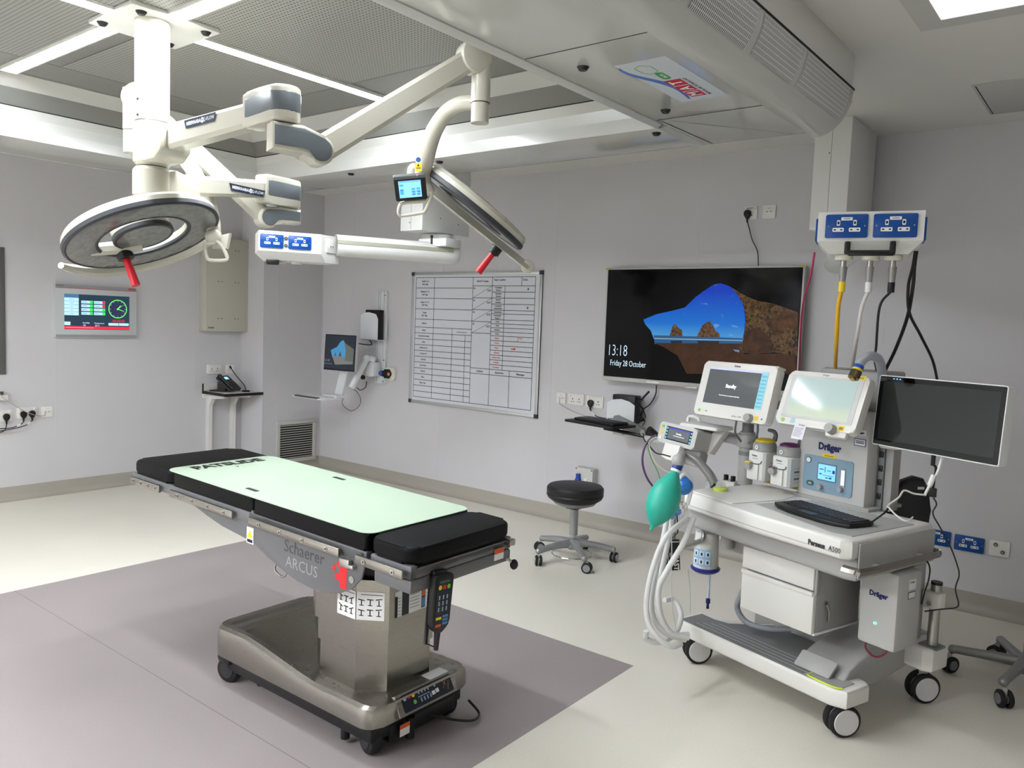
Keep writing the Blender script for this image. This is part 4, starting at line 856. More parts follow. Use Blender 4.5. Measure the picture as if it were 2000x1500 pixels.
MB().cyl(q + Vector((0, 0, -.160)), q + Vector((0, 0, -.163)), .0365, BLACK, n=24).build('joint_gap', kn)
def camdir(px, py, towards, ix, iy):
    r = ray(px, py); ex_ = r.cross(Vector((0, 0, 1))); ex_ = (RC @ Vector((1, 0, 0))); ex_ = (ex_ - r * ex_.dot(r)).normalized(); ey_ = ex_.cross(r).normalized()
    if ey_.z < 0: ey_ = -ey_
    s_ = math.sqrt(1 - towards ** 2); return (-r * towards + (ex_ * ix + ey_ * iy).normalized() * s_).normalized(), ex_, ey_
n1, ex1, ey1 = camdir(925, 410, .05, -.62, -.78)
c1 = dist(922, 408, 3.55); hinge1 = -(ex1 * .80 - ey1 * .60)
T1, ri1 = head(up, c1, n1, hinge1, .272, .105)
# curved yoke from knuckle to screen
hx = T1 @ Vector((.335, 0, .02))
ypts = [q + Vector((0, 0, -.215)), dist(938, 205, 3.22), dist(905, 202, 3.26), dist(873, 219, 3.3), dist(848, 256, 3.34), dist(832, 305, 3.38), dist(826, 350, 3.42), dist(838, 378, 3.42)]
MB().tube(ypts, [.030, .030, .030, .031, .033, .036, .034, .026], CREAM, n=16, smooth=8).build('curved_yoke', up)
sgx = MB(frame(dist(817, 312, 3.325), tuple(RC @ Vector((1, 0, 0))), (0, 0, 1)))
sgx.prism(circ(.010, 18), 0, .001, mat('mandatory_blue', (40, 80, 150), .4)); sgx.rect(-.013, .013, -.045, -.013, 0, YEL).prism([(-.006, -.026), (.006, -.026), (0, -.015)], .0005, .001, TXT).rect(-.010, .010, -.037, -.029, .0005, mat('label_brown', (150, 120, 30), .5)); sgx.prism(circ(.004, 12, -.006, -.060), 0, .001, mat('label_pink', (230, 120, 130), .5))
sgx.build('warning_stickers', up, kind='stuff')
b = MB(T1); b.tube([(.25, -.01, .030), (.20, -.005, .045), (-.35, -.0, .045)], [.034, .040, .036], CREAM, n=4, smooth=6, flat=.5)
b.build('support_beam', up, label='long straight cream beam')
MB(T1).cyl((-.345, -.016, .045), (-.345, .016, .045), .030, CREAM, n=24, bev=.006).build('beam_end', up)
MB(T1).tube([(.25, 0, .0), (.30, 0, .02), (.29, 0, .05)], .022, CREAM, n=12).build('hinge', up)
b = MB(T1); b.cyl((-.19, 0, .06), (-.19, 0, .095), .026, BLACK, n=20).cyl((-.19, 0, .095), (-.19, 0, .10), .018, BLACK, n=20); b.build('handle_collar', up)
MB(T1).cyl((-.19, 0, .098), (-.19, 0, .200), .0125, RED, .0165, n=20).build('sterile_handle', up, label='bright red grip')
# touch screen, tilted as it hangs
sc = dist(802, 369, 3.34); rx = (dist(832, 366, 3.34) - dist(773, 371, 3.34)).normalized(); ry = (dist(795, 347, 3.34) - dist(806, 391, 3.38)).normalized()
T = frame(sc, rx, ry)
tl = MB(T).prism(rrect(.128, .100, .006), -.02, .0, BLACK, bev=.003).build('touch_screen', up)
MB(T).prism(rrect(.130, .012, .004, cy=.050), -.022, .001, GREY, bev=.002).build('screen_hood', tl)
b = MB(T); b.rect(-.047, .043, -.036, .036, .0008, em('tablet_blue', (124, 188, 250), 1.1)); cb = em('tablet_mid_blue', (60, 150, 232), 1.1); cc = em('tablet_deep_blue', (70, 120, 226), 1.1)
b.rect(-.044, .04, .030, .034, .0013, em('tablet_bar', (96, 150, 226), 1.1)).rect(-.043, -.028, .014, .022, .0013, cb)
for (x, y, m) in ((-.043, -.006, cc), (-.043, -.014, cb), (-.043, -.022, cb), (.004, -.004, cb), (.024, -.004, cb), (.004, -.016, cc), (.024, -.016, cc), (.004, -.027, cc), (.024, -.027, cc)): b.rect(x, x + .014, y, y + .008, .0013, m)
b.build('display', tl)
b = MB(T); b.tube([(.062, -.045, -.012), (.058, -.062, -.012), (-.030, -.062, -.010), (-.050, -.068, -.006), (-.060, -.095, .0), (-.056, -.108, .002), (-.045, -.112, .002), (.030, -.108, .002), (.050, -.100, .0), (.075, -.055, -.01), (.085, -.03, -.02)], .0075, CREAM, n=10, smooth=4); b.build('grip_handle', up)
# lower light ------------------------------------------------------------------
dl = Vector((-.187, .982, 0)).normalized()
lo = root('surgical_light', (SX, SY, 2.05), 'lower surgical light, its large ring lamp seen from beneath at the left', 'surgical light')
b = MB(); hub(b, 1.985, 2.108, dl, .072); b.build('hub_housing', lo)
E2 = Vector((SX, SY, 0)) + dl * .765
b = MB(); bararm(b, Vector((SX, SY, 2.063)) + dl * .14, Vector((E2.x, E2.y, 2.130)) - dl * .10, .085, .075, .07, .06); b.build('horizontal_arm', lo, ang=20)
sdl = dl.cross(Vector((0, 0, 1))); 
badge(frame(Vector((SX, SY, 2.094)) + dl * .47 + sdl * .0375, dl, (0, 0, 1)), lo)
elbow(lo, E2, 2.190, 2.058, 0, dl, None)
P2 = dist(268, 190, 3.9); d2 = Vector((P2.x - E2.x, P2.y - E2.y, 0)).normalized(); S2 = Vector((E2.x, E2.y, 2.000)) + d2 * .115
pivot(lo, E2, 1.96, 2.054, d2, -1, S2)
b = MB(); bararm(b, S2 + (P2 - S2).normalized() * .03, P2, .080, .070, .044, .040); b.build('spring_arm', lo, ang=20)
sd = Vector((-d2.y, d2.x, 0)); q2 = P2 + d2 * .02
b = MB(); b.cyl(P2 - sd * .036, P2 + sd * .036, .058, CREAM, n=28, bev=.01); b.cyl(q2 + Vector((0, 0, .03)), q2 + Vector((0, 0, -.14)), .036, CREAM, n=24); b.cyl(q2 + Vector((0, 0, -.143)), q2 + Vector((0, 0, -.235)), .034, CREAM, n=24); b.build('arm_knuckle', lo)
n2, ex2, ey2 = camdir(275, 450, .37, .25, -.97)
c2 = dist(280, 459, 3.66); hinge2 = ex2 * .97 + ey2 * .25
T2, ri2 = head(lo, c2, n2, hinge2, .304, .118)
ypts = [q2 + Vector((0, 0, -.215)), dist(275, 294, 3.9), dist(305, 284, 3.9), dist(338, 290, 3.88), dist(368, 320, 3.85), (dist(394, 365, 3.82)), dist(409, 405, 3.8), dist(417, 445, 3.76), dist(415, 465, 3.74)]
MB().tube(ypts, [.030, .030, .030, .031, .033, .034, .034, .032, .028], CREAM, n=16).build('curved_yoke', lo)
b = MB(T2)
arcp = [((.355) * math.cos(math.radians(a)), -(.345) * math.sin(math.radians(a)), .0) for a in range(34, 168, 8)]
s_ = -1 if (T2.to_3x3() @ Vector((0, 1, 0))).dot(ey2) > 0 else 1
arcp = [(x, -abs(y) if (T2.to_3x3() @ Vector((0, 1, 0))).dot(ey2) > 0 else abs(y), .0) for x, y, z in arcp]
b.tube(arcp, [.024, .028, .030, .028, .014], CREAM, n=8, smooth=2); b.build('support_beam', lo, label='curved cream beam around the ring')
ys = -1 if (T2.to_3x3() @ Vector((0, 1, 0))).dot(ey2) > 0 else 1
b = MB(T2); b.tube([(-.215, ys * .05, -.012), (-.10, ys * .085, -.005), (-.02, ys * .095, .0)], [.026, .03, .028], CREAM, n=8, smooth=4); b.build('hub_bridge', lo)
b = MB(T2); hx_, hy_ = -.095, ys * .100
b.cyl((hx_, hy_, .0), (hx_, hy_, .045), .034, BLACK, n=20, bev=.004); b.build('handle_collar', lo)
MB(T2).cyl((hx_, hy_, .04), (hx_, hy_, .165), .0145, RED, .018, n=20).build('sterile_handle', lo, label='bright red grip')
b = MB(); hc = dist(417, 462, 3.74); b.tube([T2 @ Vector((.275, ys * .18, .0)), hc], .032, CREAM, n=14, smooth=0).sphere(hc, .036, CREAM); b.build('hinge', lo)
MB(T2).cyl((.285, ys * .19, .026), (.285, ys * .19, .032), .012, BLACK, n=14).build('hinge_cap', lo)
T = frame(dist(435, 472, 3.72), tuple(RC @ Vector((.9, .1, .4))), tuple(RC @ Vector((0, 1, 0))))
MB(T).prism([(-.055, .03), (.045, .03), (.02, -.035), (-.06, -.02)], -.014, .004, CREAM, bev=.004).build('screen_back', lo)
b = MB(); gp = [dist(400, 478, 3.72), dist(403, 500, 3.7), dist(411, 508, 3.7), dist(440, 508, 3.7), dist(443, 500, 3.7), dist(433, 480, 3.71), dist(420, 468, 3.72)]
b.tube(gp, .008, CREAM, n=10, smooth=3).tube([dist(398, 478, 3.72), dist(420, 474, 3.72)], .008, CREAM, n=8, smooth=0); b.build('grip_handle', lo)
# ================================================================== ceiling pendants
def pend_box(o, x0, x1, y0, y1, z0):
    b = MB(); b.bx(x0, x1, y0, y1, z0, ZC - .001, STEELC, .003); bd = b.build('drop_box', o)
    b = MB(); xm_ = x0 + (x1 - x0) * .48; b.bx(xm_ - .001, xm_ + .001, y0 - .0008, y0, z0 + .01, ZC - .02, mat('joint_grey', (120, 120, 118), .5))
    b.build('panel_joint', bd)
    for (x, y, z, ax) in ((xm_ - .01, y0, z0 + .05, 1), (xm_ - .01, y0, z0 + .42, 1), (x1, y0 + .16, z0 + .09, 0), (x1, y0 + .33, z0 + .07, 0)):
        p = Vector((x, y, z)); dd = Vector((0, -.002, 0)) if ax else Vector((.002, 0, 0)); MB().cyl(p, p + dd, .004, mat('screw_grey', (110, 108, 100), .4, .6), n=8).build('screw', bd)
def bearing(o, c, z):
    MB().cyl((c.x, c.y, z - .004), (c.x, c.y, z), .085, BLACK, n=32).cyl((c.x, c.y, z - .05), (c.x, c.y, z - .004), .105, STEELC, n=36, bev=.004).build('swivel_bearing', o)
def head_box(o, T, L, H_, D, blue=((-.155, 0), (.02, 0)), s=1.0):
    # T: x along the front face, y up, z out of the front; trapezoid section underneath
    b = MB(T); sec = []
    hx = L / 2; vs = []
    top = [(-hx, -D), (hx, -D), (hx, 0), (-hx, 0)]
    y1, y0, yb_ = H_ / 2, -H_ / 2, -H_ / 2 - .055
    ins = .05
    vs = [(-hx, y1, -D), (hx, y1, -D), (hx, y1, 0), (-hx, y1, 0), (-hx, y0, -D), (hx, y0, -D), (hx, y0, 0), (-hx, y0, 0), (-hx + ins, yb_, -D + .01), (hx - ins, yb_, -D + .01), (hx - ins, yb_, -ins), (-hx + ins, yb_, -ins)]
    b.add(vs, [(3, 2, 1, 0), (0, 1, 5, 4), (1, 2, 6, 5), (2, 3, 7, 6), (3, 0, 4, 7), (4, 5, 9, 8), (5, 6, 10, 9), (6, 7, 11, 10), (7, 4, 8, 11), (8, 9, 10, 11)], STEELC)
    return b.build('outlet_head', o, ang=20)
# left pendant: arm runs parallel to the back wall
pl_ = root('ceiling_pendant', (-3.66, 3.72, 2.1), 'left ceiling pendant with a long horizontal arm ending in a box of blue sockets', 'ceiling pendant')
pend_box(pl_, -3.755, -3.56, 3.56, 4.0, 2.104)
cb_ = Vector((-3.655, 3.80, 0)); bearing(pl_, cb_, 2.104)
e0 = at(897, 494, z=1.985); e0 = dist(893, 492, 5.15); e1 = dist(655, 484, 4.92)
ad = (e1 - e0); ad.z = 0; ad.normalize(); za = (e0.z + e1.z) / 2; e0.z = e1.z = za
b = MB(); b.lathe([(0, 0), (.055, .0), (.062, .012), (.064, .05), (.064, (e1 - e0).length)], e0, ad, STEELC, 32); b.build('horizontal_arm', pl_)
sdp = Vector((ad.y, -ad.x, 0)); sdp = sdp if sdp.y < 0 else -sdp
Tp = frame(e0 + ad * .06 + sdp * .060 + Vector((0, 0, .012)), -ad, (0, 0, 1)); Lp = (e1 - e0).length
MB().box(((e0 + ad * (.06 + (Lp - .06) / 2)) + sdp * .0600 + Vector((0, 0, .016))) * 0, (.001, .001, .001), STEELC)
rail = MB(frame(e0 + ad * (.05 + (Lp - .05) / 2) + sdp * .060 + Vector((0, 0, .016)), -ad if (-ad).cross(Vector((0, 0, 1))).dot(sdp) > 0 else ad, (0, 0, 1)))
rail.box((0, 0, .0015), (Lp - .05, .022, .012), mat('rail_insert_beige', (166, 164, 148), .35)); rail.build('side_rail', pl_)
tb = MB(); tc_ = Vector((cb_.x, cb_.y, 0)); pk = e0 + ad * .12
tb.box((pk.x, pk.y, za + .06), (.24, .14, .05), STEELC, .006).cyl((cb_.x, cb_.y, za + .05), (cb_.x, cb_.y, 2.056), .06, STEELC); tb.build('arm_root', pl_)
MB().cyl(pk + Vector((0, -.075, .09)), pk + Vector((.004, -.078, .04)), .006, BLACK, n=8).sphere(pk + Vector((0, -.074, .095)), .010, BLACK).build('brake_lever', pl_)
hp0, hp1 = dist(505, 472, 4.80), dist(628, 474, 4.84); hd = (hp1 - hp0); hd.z = 0; hdn = hd.normalized(); hz = (hp0.z + hp1.z) / 2 - .005
Th = frame(Vector(((hp0.x + hp1.x) / 2, (hp0.y + hp1.y) / 2, hz)), hdn, (0, 0, 1)); hL = hd.length
b = MB(Th); y1, y0, yb_ = .062, -.052, -.098; D = .26; hx = hL / 2
vs = [(-hx, y1, -D), (hx + .07, y1, -D), (hx + .12, y1, -.10), (hx, y1, 0), (-hx, y1, 0), (-hx, y0, -D), (hx + .07, y0, -D), (hx + .12, y0, -.10), (hx, y0, 0), (-hx, y0, 0), (-hx + .05, yb_, -D), (hx + .07, yb_, -D), (hx + .12, yb_, -.10), (hx + .03, yb_, -.05), (-hx + .05, yb_, -.05)]
b.add(vs, [(4, 3, 2, 1, 0), (0, 1, 6, 5), (1, 2, 7, 6), (2, 3, 8, 7), (3, 4, 9, 8), (4, 0, 5, 9), (5, 6, 11, 10), (6, 7, 12, 11), (7, 8, 13, 12), (8, 9, 14, 13), (9, 5, 10, 14), (10, 11, 12, 13, 14)], STEELC)
b.build('outlet_head', pl_, ang=15)
k = hL / .40
for x in (-hx + .072, -hx + .228): blue_double(Th @ Matrix.Translation((x, .004, 0)), pl_, s=.86)
for y in (.024, -.016): MB(Th).cyl((-hx + .150, y, 0), (-hx + .150, y, .008), .010, mat('terminal_brass', (120, 112, 96), .3, 1.0), n=14).cyl((-hx + .150, y, .008), (-hx + .150, y, .012), .005, STL2, n=10).build('earth_terminal', pl_)
sf_ = Vector((hx + .06, .002, -.05)); dv = Vector((.12, 0, -.10)).normalized(); Ts = Th @ frame(sf_, dv, (0, 1, 0))
b = MB(Ts); b.prism(rrect(.080, .082, .004), 0, .008, WHT2, bev=.002); b.prism(rrect(.04, .016, .003, cy=-.004), .008, .011, PAPER); b.rect(-.014, -.004, -.009, .001, .0112, mat('grey_print', (120, 120, 130), .5)).rect(.004, .014, -.009, .001, .0112, mat('grey_print', (120, 120, 130), .5)); b.build('data_outlet', pl_)
MB(Th).box((-hx + .085, yb_ - .012, -.07), (.07, .03, .05), BLACK, .006).build('under_bracket', pl_)
for i, x in enumerate((-.04, .05)): MB(Th).cyl((x, yb_, -.12), (x, yb_ - .014, -.12), .03, STEELC, n=20).build('gas_outlet', pl_)
# right pendant: arm points towards the camera, head square on
pr_ = root('ceiling_pendant', (-1.42, 4.78, 2.1), 'right ceiling pendant with blue sockets and gas hoses above the anaesthetic machine', 'ceiling pendant')
pend_box(pr_, -1.522, -1.325, 4.60, 5.10, 2.135)
cr = Vector((-1.42, 4.80, 0)); bearing(pr_, cr, 2.135)
h0, h1 = dist(1597, 448, 3.42), dist(1806, 441, 3.42); hm = (h0 + h1) / 2; hd = h1 - h0; hd.z = 0
Th2 = frame(hm, hd.normalized(), (0, 0, 1)); L2_ = hd.length; zH = hm.z
ae0 = Vector((cr.x, cr.y, zH + .005)); ae1 = Th2 @ Vector((-.02, 0, -.30)); ae1.z = zH + .005; adr = (ae1 - ae0).normalized()
MB().lathe([(0, -.07), (.055, -.07), (.064, -.055), (.066, 0), (.066, (ae1 - ae0).length)], ae0, adr, STEELC, 32).cyl((cr.x, cr.y, zH + .05), (cr.x, cr.y, 2.09), .06, STEELC).build('horizontal_arm', pr_)
b = MB(Th2); hx = L2_ / 2; y1, y0, yb_ = .062, -.050, -.096; D = .32
vs = [(-hx, y1, -D), (hx, y1, -D), (hx, y1, 0), (-hx, y1, 0), (-hx, y0, -D), (hx, y0, -D), (hx, y0, 0), (-hx, y0, 0), (-hx + .045, yb_, -D + .045), (hx - .045, yb_, -D + .045), (hx - .045, yb_, -.055), (-hx + .045, yb_, -.055)]
b.add(vs, [(3, 2, 1, 0), (0, 1, 5, 4), (1, 2, 6, 5), (2, 3, 7, 6), (3, 0, 4, 7), (4, 5, 9, 8), (5, 6, 10, 9), (6, 7, 11, 10), (7, 4, 8, 11), (8, 9, 10, 11)], STEELC)
b.build('outlet_head', pr_, ang=15)
for x in (-hx + .105, hx - .10): blue_double(Th2 @ Matrix.Translation((x, .006, 0)), pr_, s=1.02)
blue_double(Th2 @ frame((-hx, .0, -.12), (0, 0, 1), (0, 1, 0)), pr_); blue_double(Th2 @ frame((hx, .0, -.12), (0, 0, -1), (0, 1, 0)), pr_)
Tn = Th2 @ frame((0, -.073, -.0275), (1, 0, 0), (0, .64, .77))
b = MB(Th2); b.box((.01, -.098, .012), (.17, .022, .022), BLACK, .008).box((-.075, -.078, .004), (.022, .05, .022), BLACK, .006).box((.085, -.078, .004), (.022, .05, .022), BLACK, .006); b.build('grab_handle', pr_, label='black grab handle')
gas = [(-.088, 'yellow'), (.010, 'white'), (.092, 'black')]
for x, c_ in gas:
    MB(Th2).cyl((x, yb_ - .022, -.10), (x, yb_, -.10), .034, mat('outlet_cream', (214, 212, 196), .35), n=24, bev=.004).build('gas_outlet', pr_)
HY = mat('hose_yellow', (226, 172, 12), .4); HW = mat('hose_white', (216, 214, 210), .4)
def gashose(x, m, lab, px_pts, r, sleeve, txt, grp=None):
    p = Th2 @ Vector((x, yb_ - .022, -.10)); D_ = (p - CAM).length
    o = root('gas_hose', Matrix.Translation(p), lab, 'gas hose')
    MB().cyl(p, p + Vector((0, 0, -.025)), .011, STL2, n=16).cyl(p + Vector((0, 0, -.025)), p + Vector((0, 0, -.085)), .016, mat('probe_grey', (150, 150, 146), .35, .4), .012, n=20).build('probe', o)
    MB().cyl(p + Vector((0, 0, -.085)), p + Vector((0, 0, -.125)), .013, sleeve, n=18).build('sleeve', o)
    pts = [p + Vector((0, 0, -.12))] + [dist(a, b_, D_ + dd) for (a, b_, dd) in px_pts]
    MB().tube(pts, r, m, n=12).build('hose', o)
gashose(-.088, HY, 'thick yellow gas hose hanging from the right pendant', [(1637, 600, .0), (1634, 660, .05), (1631, 725, .40), (1630, 790, .45)], .0085, YEL, '')
gashose(.010, HW, 'white gas hose hanging from the right pendant', [(1683, 600, 0), (1675, 650, .05), (1664, 720, .40), (1655, 780, .45)], .0075, PAPER, '')
gashose(.092, BLACK, 'thin black gas hose on the right pendant, next to the white one', [(1718, 600, 0), (1711, 680, .05), (1708, 700, .06), (1714, 735, .35), (1722, 790, .45)], .005, BLACK, '')
D_ = 3.42
for lab, pts, r in (('black power cable hanging from the right pendant, curving left behind the monitor', [(1790, 490), (1786, 520), (1783, 560), (1772, 620), (1750, 680), (1730, 722), (1722, 745)], .007),
                    ('black power cable hanging from the right pendant, curving right towards the black screen', [(1788, 490), (1783, 520), (1774, 560), (1776, 610), (1798, 655), (1820, 700), (1829, 735), (1832, 760)], .006)):
    MB().tube([dist(x, y, 3.52 + max(0, y - 600) * .003) for x, y in pts], r, BLACK, n=8).build('power_cable', label=lab, cat='cable')
MB().tube([dist(1591, 494, 3.6), dist(1583, 540, 3.7), dist(1570, 585, 3.8), dist(1564, 640, 3.9), dist(1561, 720, 4.05), dist(1556, 790, 4.1)], .0045, mat('cable_pink', (170, 50, 90), .4), n=8).build('pink_cable', label='thin pink cable hanging from the right pendant in front of the television edge', cat='cable')
# ================================================================== operating table
ot = root('operating_table', (-2.3, 2.05, 0), 'stainless steel operating table with black mattress in the middle of the room', 'operating table')
def bprof(x0, x1, y0, y1, r): return rrect(x1 - x0, y1 - y0, r, 6, (x0 + x1) / 2, (y0 + y1) / 2)
BX0, BX1, BY0, BY1 = -2.96, -1.965, 1.785, 2.315
# base shell: raised head end at the left, dished centre, raised rim at the right
b = MB()
NX = 28; pr_y = [0, .0, .015, .04, .05]; 
def topz(x):
    t = (x - BX0) / (BX1 - BX0)
    if t < .22: return .252 - .008 * (1 - t / .22)
    if t < .68: q = (t - .22) / .46; return .252 - .055 * (.6 * q + .4 * (3 * q * q - 2 * q ** 3))
    return .197 + .006 * (t - .68) / .32
def inz(x):
    t = (x - BX0) / (BX1 - BX0)
    if t < .13: return topz(x) - .005
    if t < .46: return .238 - (t - .13) / .33 * .048
    return .190
def half(x):
    r = .065; e = min(x - BX0, BX1 - x); 
    return (BY1 - BY0) / 2 - (r - math.sqrt(max(0, r * r - max(0, r - e) ** 2)) if e < r else 0)
ymid = (BY0 + BY1) / 2; xs_ = [BX0 + 1e-4] + [BX0 + (BX1 - BX0) * (i / 60) for i in range(1, 60)] + [BX1 - 1e-4]
vs = []; rows = []
for x in xs_:
    h = half(x); tz_, iz = topz(x), inz(x); rim = .045
    e = min(x - BX0, BX1 - x); 
    if BX1 - x < .05 or x - BX0 < .05: iz = tz_
    elif BX1 - x < .11: iz = tz_ - (tz_ - .190) * ((BX1 - x - .05) / .06)
    sec = [(-h, .126), (-h, tz_ - .03), (-h + .008, tz_ - .010), (-h + .022, tz_), (-h + rim, tz_ - .002), (-h + rim + .02, iz), (0, iz), (h - rim - .02, iz), (h - rim, tz_ - .002), (h - .022, tz_), (h - .008, tz_ - .010), (h, tz_ - .03), (h, .126)]
    vs += [(x, ymid + p, q) for p, q in sec]; rows.append(len(sec))
n_ = 13; fs = []
for i in range(len(xs_) - 1):
    for j in range(n_ - 1): fs.append((i * n_ + j, i * n_ + j + 1, (i + 1) * n_ + j + 1, (i + 1) * n_ + j))
fs.append(tuple(range(n_))); fs.append(tuple((len(xs_) - 1) * n_ + j for j in range(n_ - 1, -1, -1)))
b.add(vs, fs, STL); b.build('base_shell', ot, ang=28)
b = MB(); b.bx(BX0 + .06, BX1 - .03, BY0 + .03, BY1 - .03, .06, .135, BLACK, .01).bx(-2.25, -1.99, 1.90, 2.25, .035, .10, BLACK, .01); b.build('undercarriage', ot)
MB(frame((BX1 - .027, BY0 + .17, .075), (0, 1, 0), (0, 0, 1)) @ Matrix.Translation((0, 0, .021))).rect(-.024, .024, -.022, .022, 0, PAPER).rect(-.024, .024, .006, .022, .0005, mat('label_orange', (222, 92, 40), .5)).build('warning_label', ot)
def wheel(o, c, r, w_, ax, cover, nm='castor', tyre=RUB, fork=True, fm=None, zt=None, hubr=.62):
    ax = Vector(ax).normalized(); c = Vector(c)
    g = MB(); g.lathe([(0, -w_ / 2), (r * .80, -w_ / 2), (r * .93, -w_ / 2 + .004), (r, -w_ / 4), (r, w_ / 4), (r * .93, w_ / 2 - .004), (r * .80, w_ / 2), (0, w_ / 2)], c, ax, tyre, 28)
    k_ = g.build(nm, o)
    MB().lathe([(0, -w_ / 2 - .003), (r * hubr * .95, -w_ / 2 - .003), (r * hubr, -w_ / 2), (r * hubr, w_ / 2), (r * hubr * .95, w_ / 2 + .003), (0, w_ / 2 + .003)], c, ax, cover, 28).build('wheel_disc', k_)
    return k_
for (x, y, a) in ((-2.045, 1.86, (-.25, -1, 0)), (-2.90, 1.84, (.3, -1, 0)), (-2.045, 2.24, (0, -1, 0)), (-2.90, 2.26, (0, 1, 0))):
    wheel(ot, (x, y, .055), .055, .05, a, mat('castor_dark_disc', (40, 40, 42), .5))
    MB().box((x, y, .105), (.09, .08, .04), BLACK, .015).build('castor_hood', ot)
b = MB()
for (x, y) in ((-2.16, 1.84), (-1.99, 2.0), (-2.74, 1.88)): b.cyl((x, y, .02), (x, y, .10), .017, BLACK, n=14)
b.build('brake_feet', ot, kind='stuff')
MB().tube([(-1.98, 2.10, .07), (-1.92, 2.16, .05), (-1.90, 2.25, .02), (-1.93, 2.32, .012), (-1.97, 2.30, .06)], .005, BLACK, n=8).build('mains_lead', ot)
# foot control panel on the sloping right rim
Tc = frame((BX1 + .002, 2.055, .176), (0, 1, 0), (-.5, 0, .87))
pc = MB(Tc).prism([(-.155, -.038), (.145, -.038), (.155, .03), (.14, .038), (-.15, .038)], -.02, .006, STL, bev=.003).build('control_panel', ot)
b = MB(Tc); b.prism(rrect(.255, .062, .006), .0062, .0072, mat('keypad_navy', (14, 22, 38), .3)); wk = mat('key_print', (150, 170, 190), .5)
b.prism(circ(.0075, 14, -.112, .016), .0074, .0078, wk).prism(rrect(.014, .014, .002, cx=-.09, cy=.018), .0074, .0078, REDT).prism(circ(.0075, 14, -.070, .016), .0074, .0078, YEL).prism(circ(.0075, 14, -.070, -.008), .0074, .0078, mat('key_green', (110, 190, 60), .5))
for i in range(4):
    for j in range(2): b.rect(-.045 + i * .016 + j * .004, -.039 + i * .016 + j * .004, .010 - j * .028, .024 - j * .028, .0074, wk)
b.rect(-.05, .01, .0, .003, .0074, wk).rect(.018, .034, -.014, .0, .0074, PAPER).rect(.038, .054, -.012, .002, .0074, PAPER).rect(.036, .044, .01, .024, .0074, wk)
for a, c_ in (((.078, .020), (.098, -.002)), ((.078, -.008), (.1, .018)), ((.098, -.02), (.112, .01))): b.prism([(a[0] - .001, a[1]), (c_[0] - .001, c_[1]), (c_[0] + .001, c_[1]), (a[0] + .001, a[1])], .0074, .0078, mat('key_amber', (190, 130, 50), .5))
b.build('keypad', pc)
MB().prism(rrect(.10, .05, .004), 0, .001, PAPER, frame((-2.015, 2.15, .2035), (0, 1, 0), (-1, 0, 0))).build('rating_plate', ot)
MB(frame((-2.88, ymid + .235, .249), (1, 0, 0), (0, 1, 0))).rect(-.02, .02, -.012, .012, 0, mat('logo_faded_red', (190, 60, 60), .5)).rect(.03, .13, -.004, .004, 0, mat('grey_print', (120, 120, 130), .5)).build('faded_logo', ot)
# column: octagonal telescopic covers
def octo(x0, x1, yh, yn):   # front(-y) side facets
    return [(x1, ymid - yn), (x1, ymid + yn), (x1 - .10, ymid + yh), (x0 + .10, ymid + yh), (x0, ymid + yn), (x0, ymid - yn), (x0 + .10, ymid - yh), (x1 - .10, ymid - yh)]
b = MB(); b.prism(octo(-2.455, -2.055, .175, .110), .188, .33, STL, bev=.001); b.build('lower_column_cover', ot, ang=20)
MB().prism(octo(-2.462, -2.048, .182, .116), .33, .415, STL, bev=.001).build('middle_column_cover', ot, ang=20)
uc = MB(); T_ = octo(-2.470, -2.040, .190, .122); uc.prism(T_, .415, .61, STL, bev=.001)
uc = uc.build('upper_column_cover', ot, ang=20)
MB().prism(octo(-2.45, -2.06, .17, .10), .60, .70, BLACK).build('bellows_top', ot, ang=20)
Tl = frame((-2.04, ymid, .515), (0, 1, 0), (0, 0, 1))
b = MB(Tl); b.rect(-.095, .095, -.048, .048, .001, PAPER).rect(-.095, -.082, -.048, .030, .0015, TXT).rect(-.06, -.025, -.048, .042, .0015, mat('keypad_navy', (14, 22, 38), .3)).rect(.04, .06, -.044, .046, .0015, mat('keypad_navy', (14, 22, 38), .3)).rect(.042, .058, .030, .044, .002, YEL).rect(.042, .058, .0, .024, .002, mat('label_orange', (222, 92, 40), .5)).rect(.042, .058, -.04, -.005, .002, mat('label_blue', (70, 130, 190), .5))
for i in range(6): b.rect(-.078, -.066, .02 - i * .012, .022 - i * .012, .0015, mat('grey_print', (120, 120, 130), .5)).rect(-.018, .03, .03 - i * .012, .032 - i * .012, .0015, mat('grey_print', (120, 120, 130), .5)).rect(.068, .09, .03 - i * .012, .032 - i * .012, .0015, mat('grey_print', (120, 120, 130), .5))
b.build('control_label', uc)
pa, pb_ = Vector((-2.14, ymid - .190, 0)), Vector((-2.04, ymid - .122, 0)); dd = (pb_ - pa).normalized(); Tl2 = frame(Vector((-2.165, ymid - .1915, .515)), (1, 0, 0), (0, 0, 1))
def tabicon(b, x, y, s_=1, tilt=0.):
    c, s2 = math.cos(tilt), math.sin(tilt)
    b.prism([(x - .012, y + .008 - s2 * .01), (x + .012, y + .008 + s2 * .01), (x + .012, y + .012 + s2 * .01), (x - .012, y + .012 - s2 * .01)], .0015, .0019, TXT).rect(x - .0025, x + .0025, y - .008, y + .009, .0015, TXT).rect(x - .008, x + .008, y - .011, y - .008, .0015, TXT)
b = MB(Tl2); b.rect(-.075, .025, -.052, .052, .001, PAPER).prism([(-.07, .036), (-.06, .036), (-.065, .047)], .0015, .0019, YEL).rect(-.055, .018, .040, .043, .0015, mat('grey_print', (120, 120, 130), .5))
for i in range(3):
    for j in range(2): tabicon(b, -.055 + i * .029, .012 - j * .038, tilt=.5 * (i - 1))
b.build('position_label', uc)
Tl3 = frame(pa + dd * .058 + Vector((0, 0, .515)), dd, (0, 0, 1))
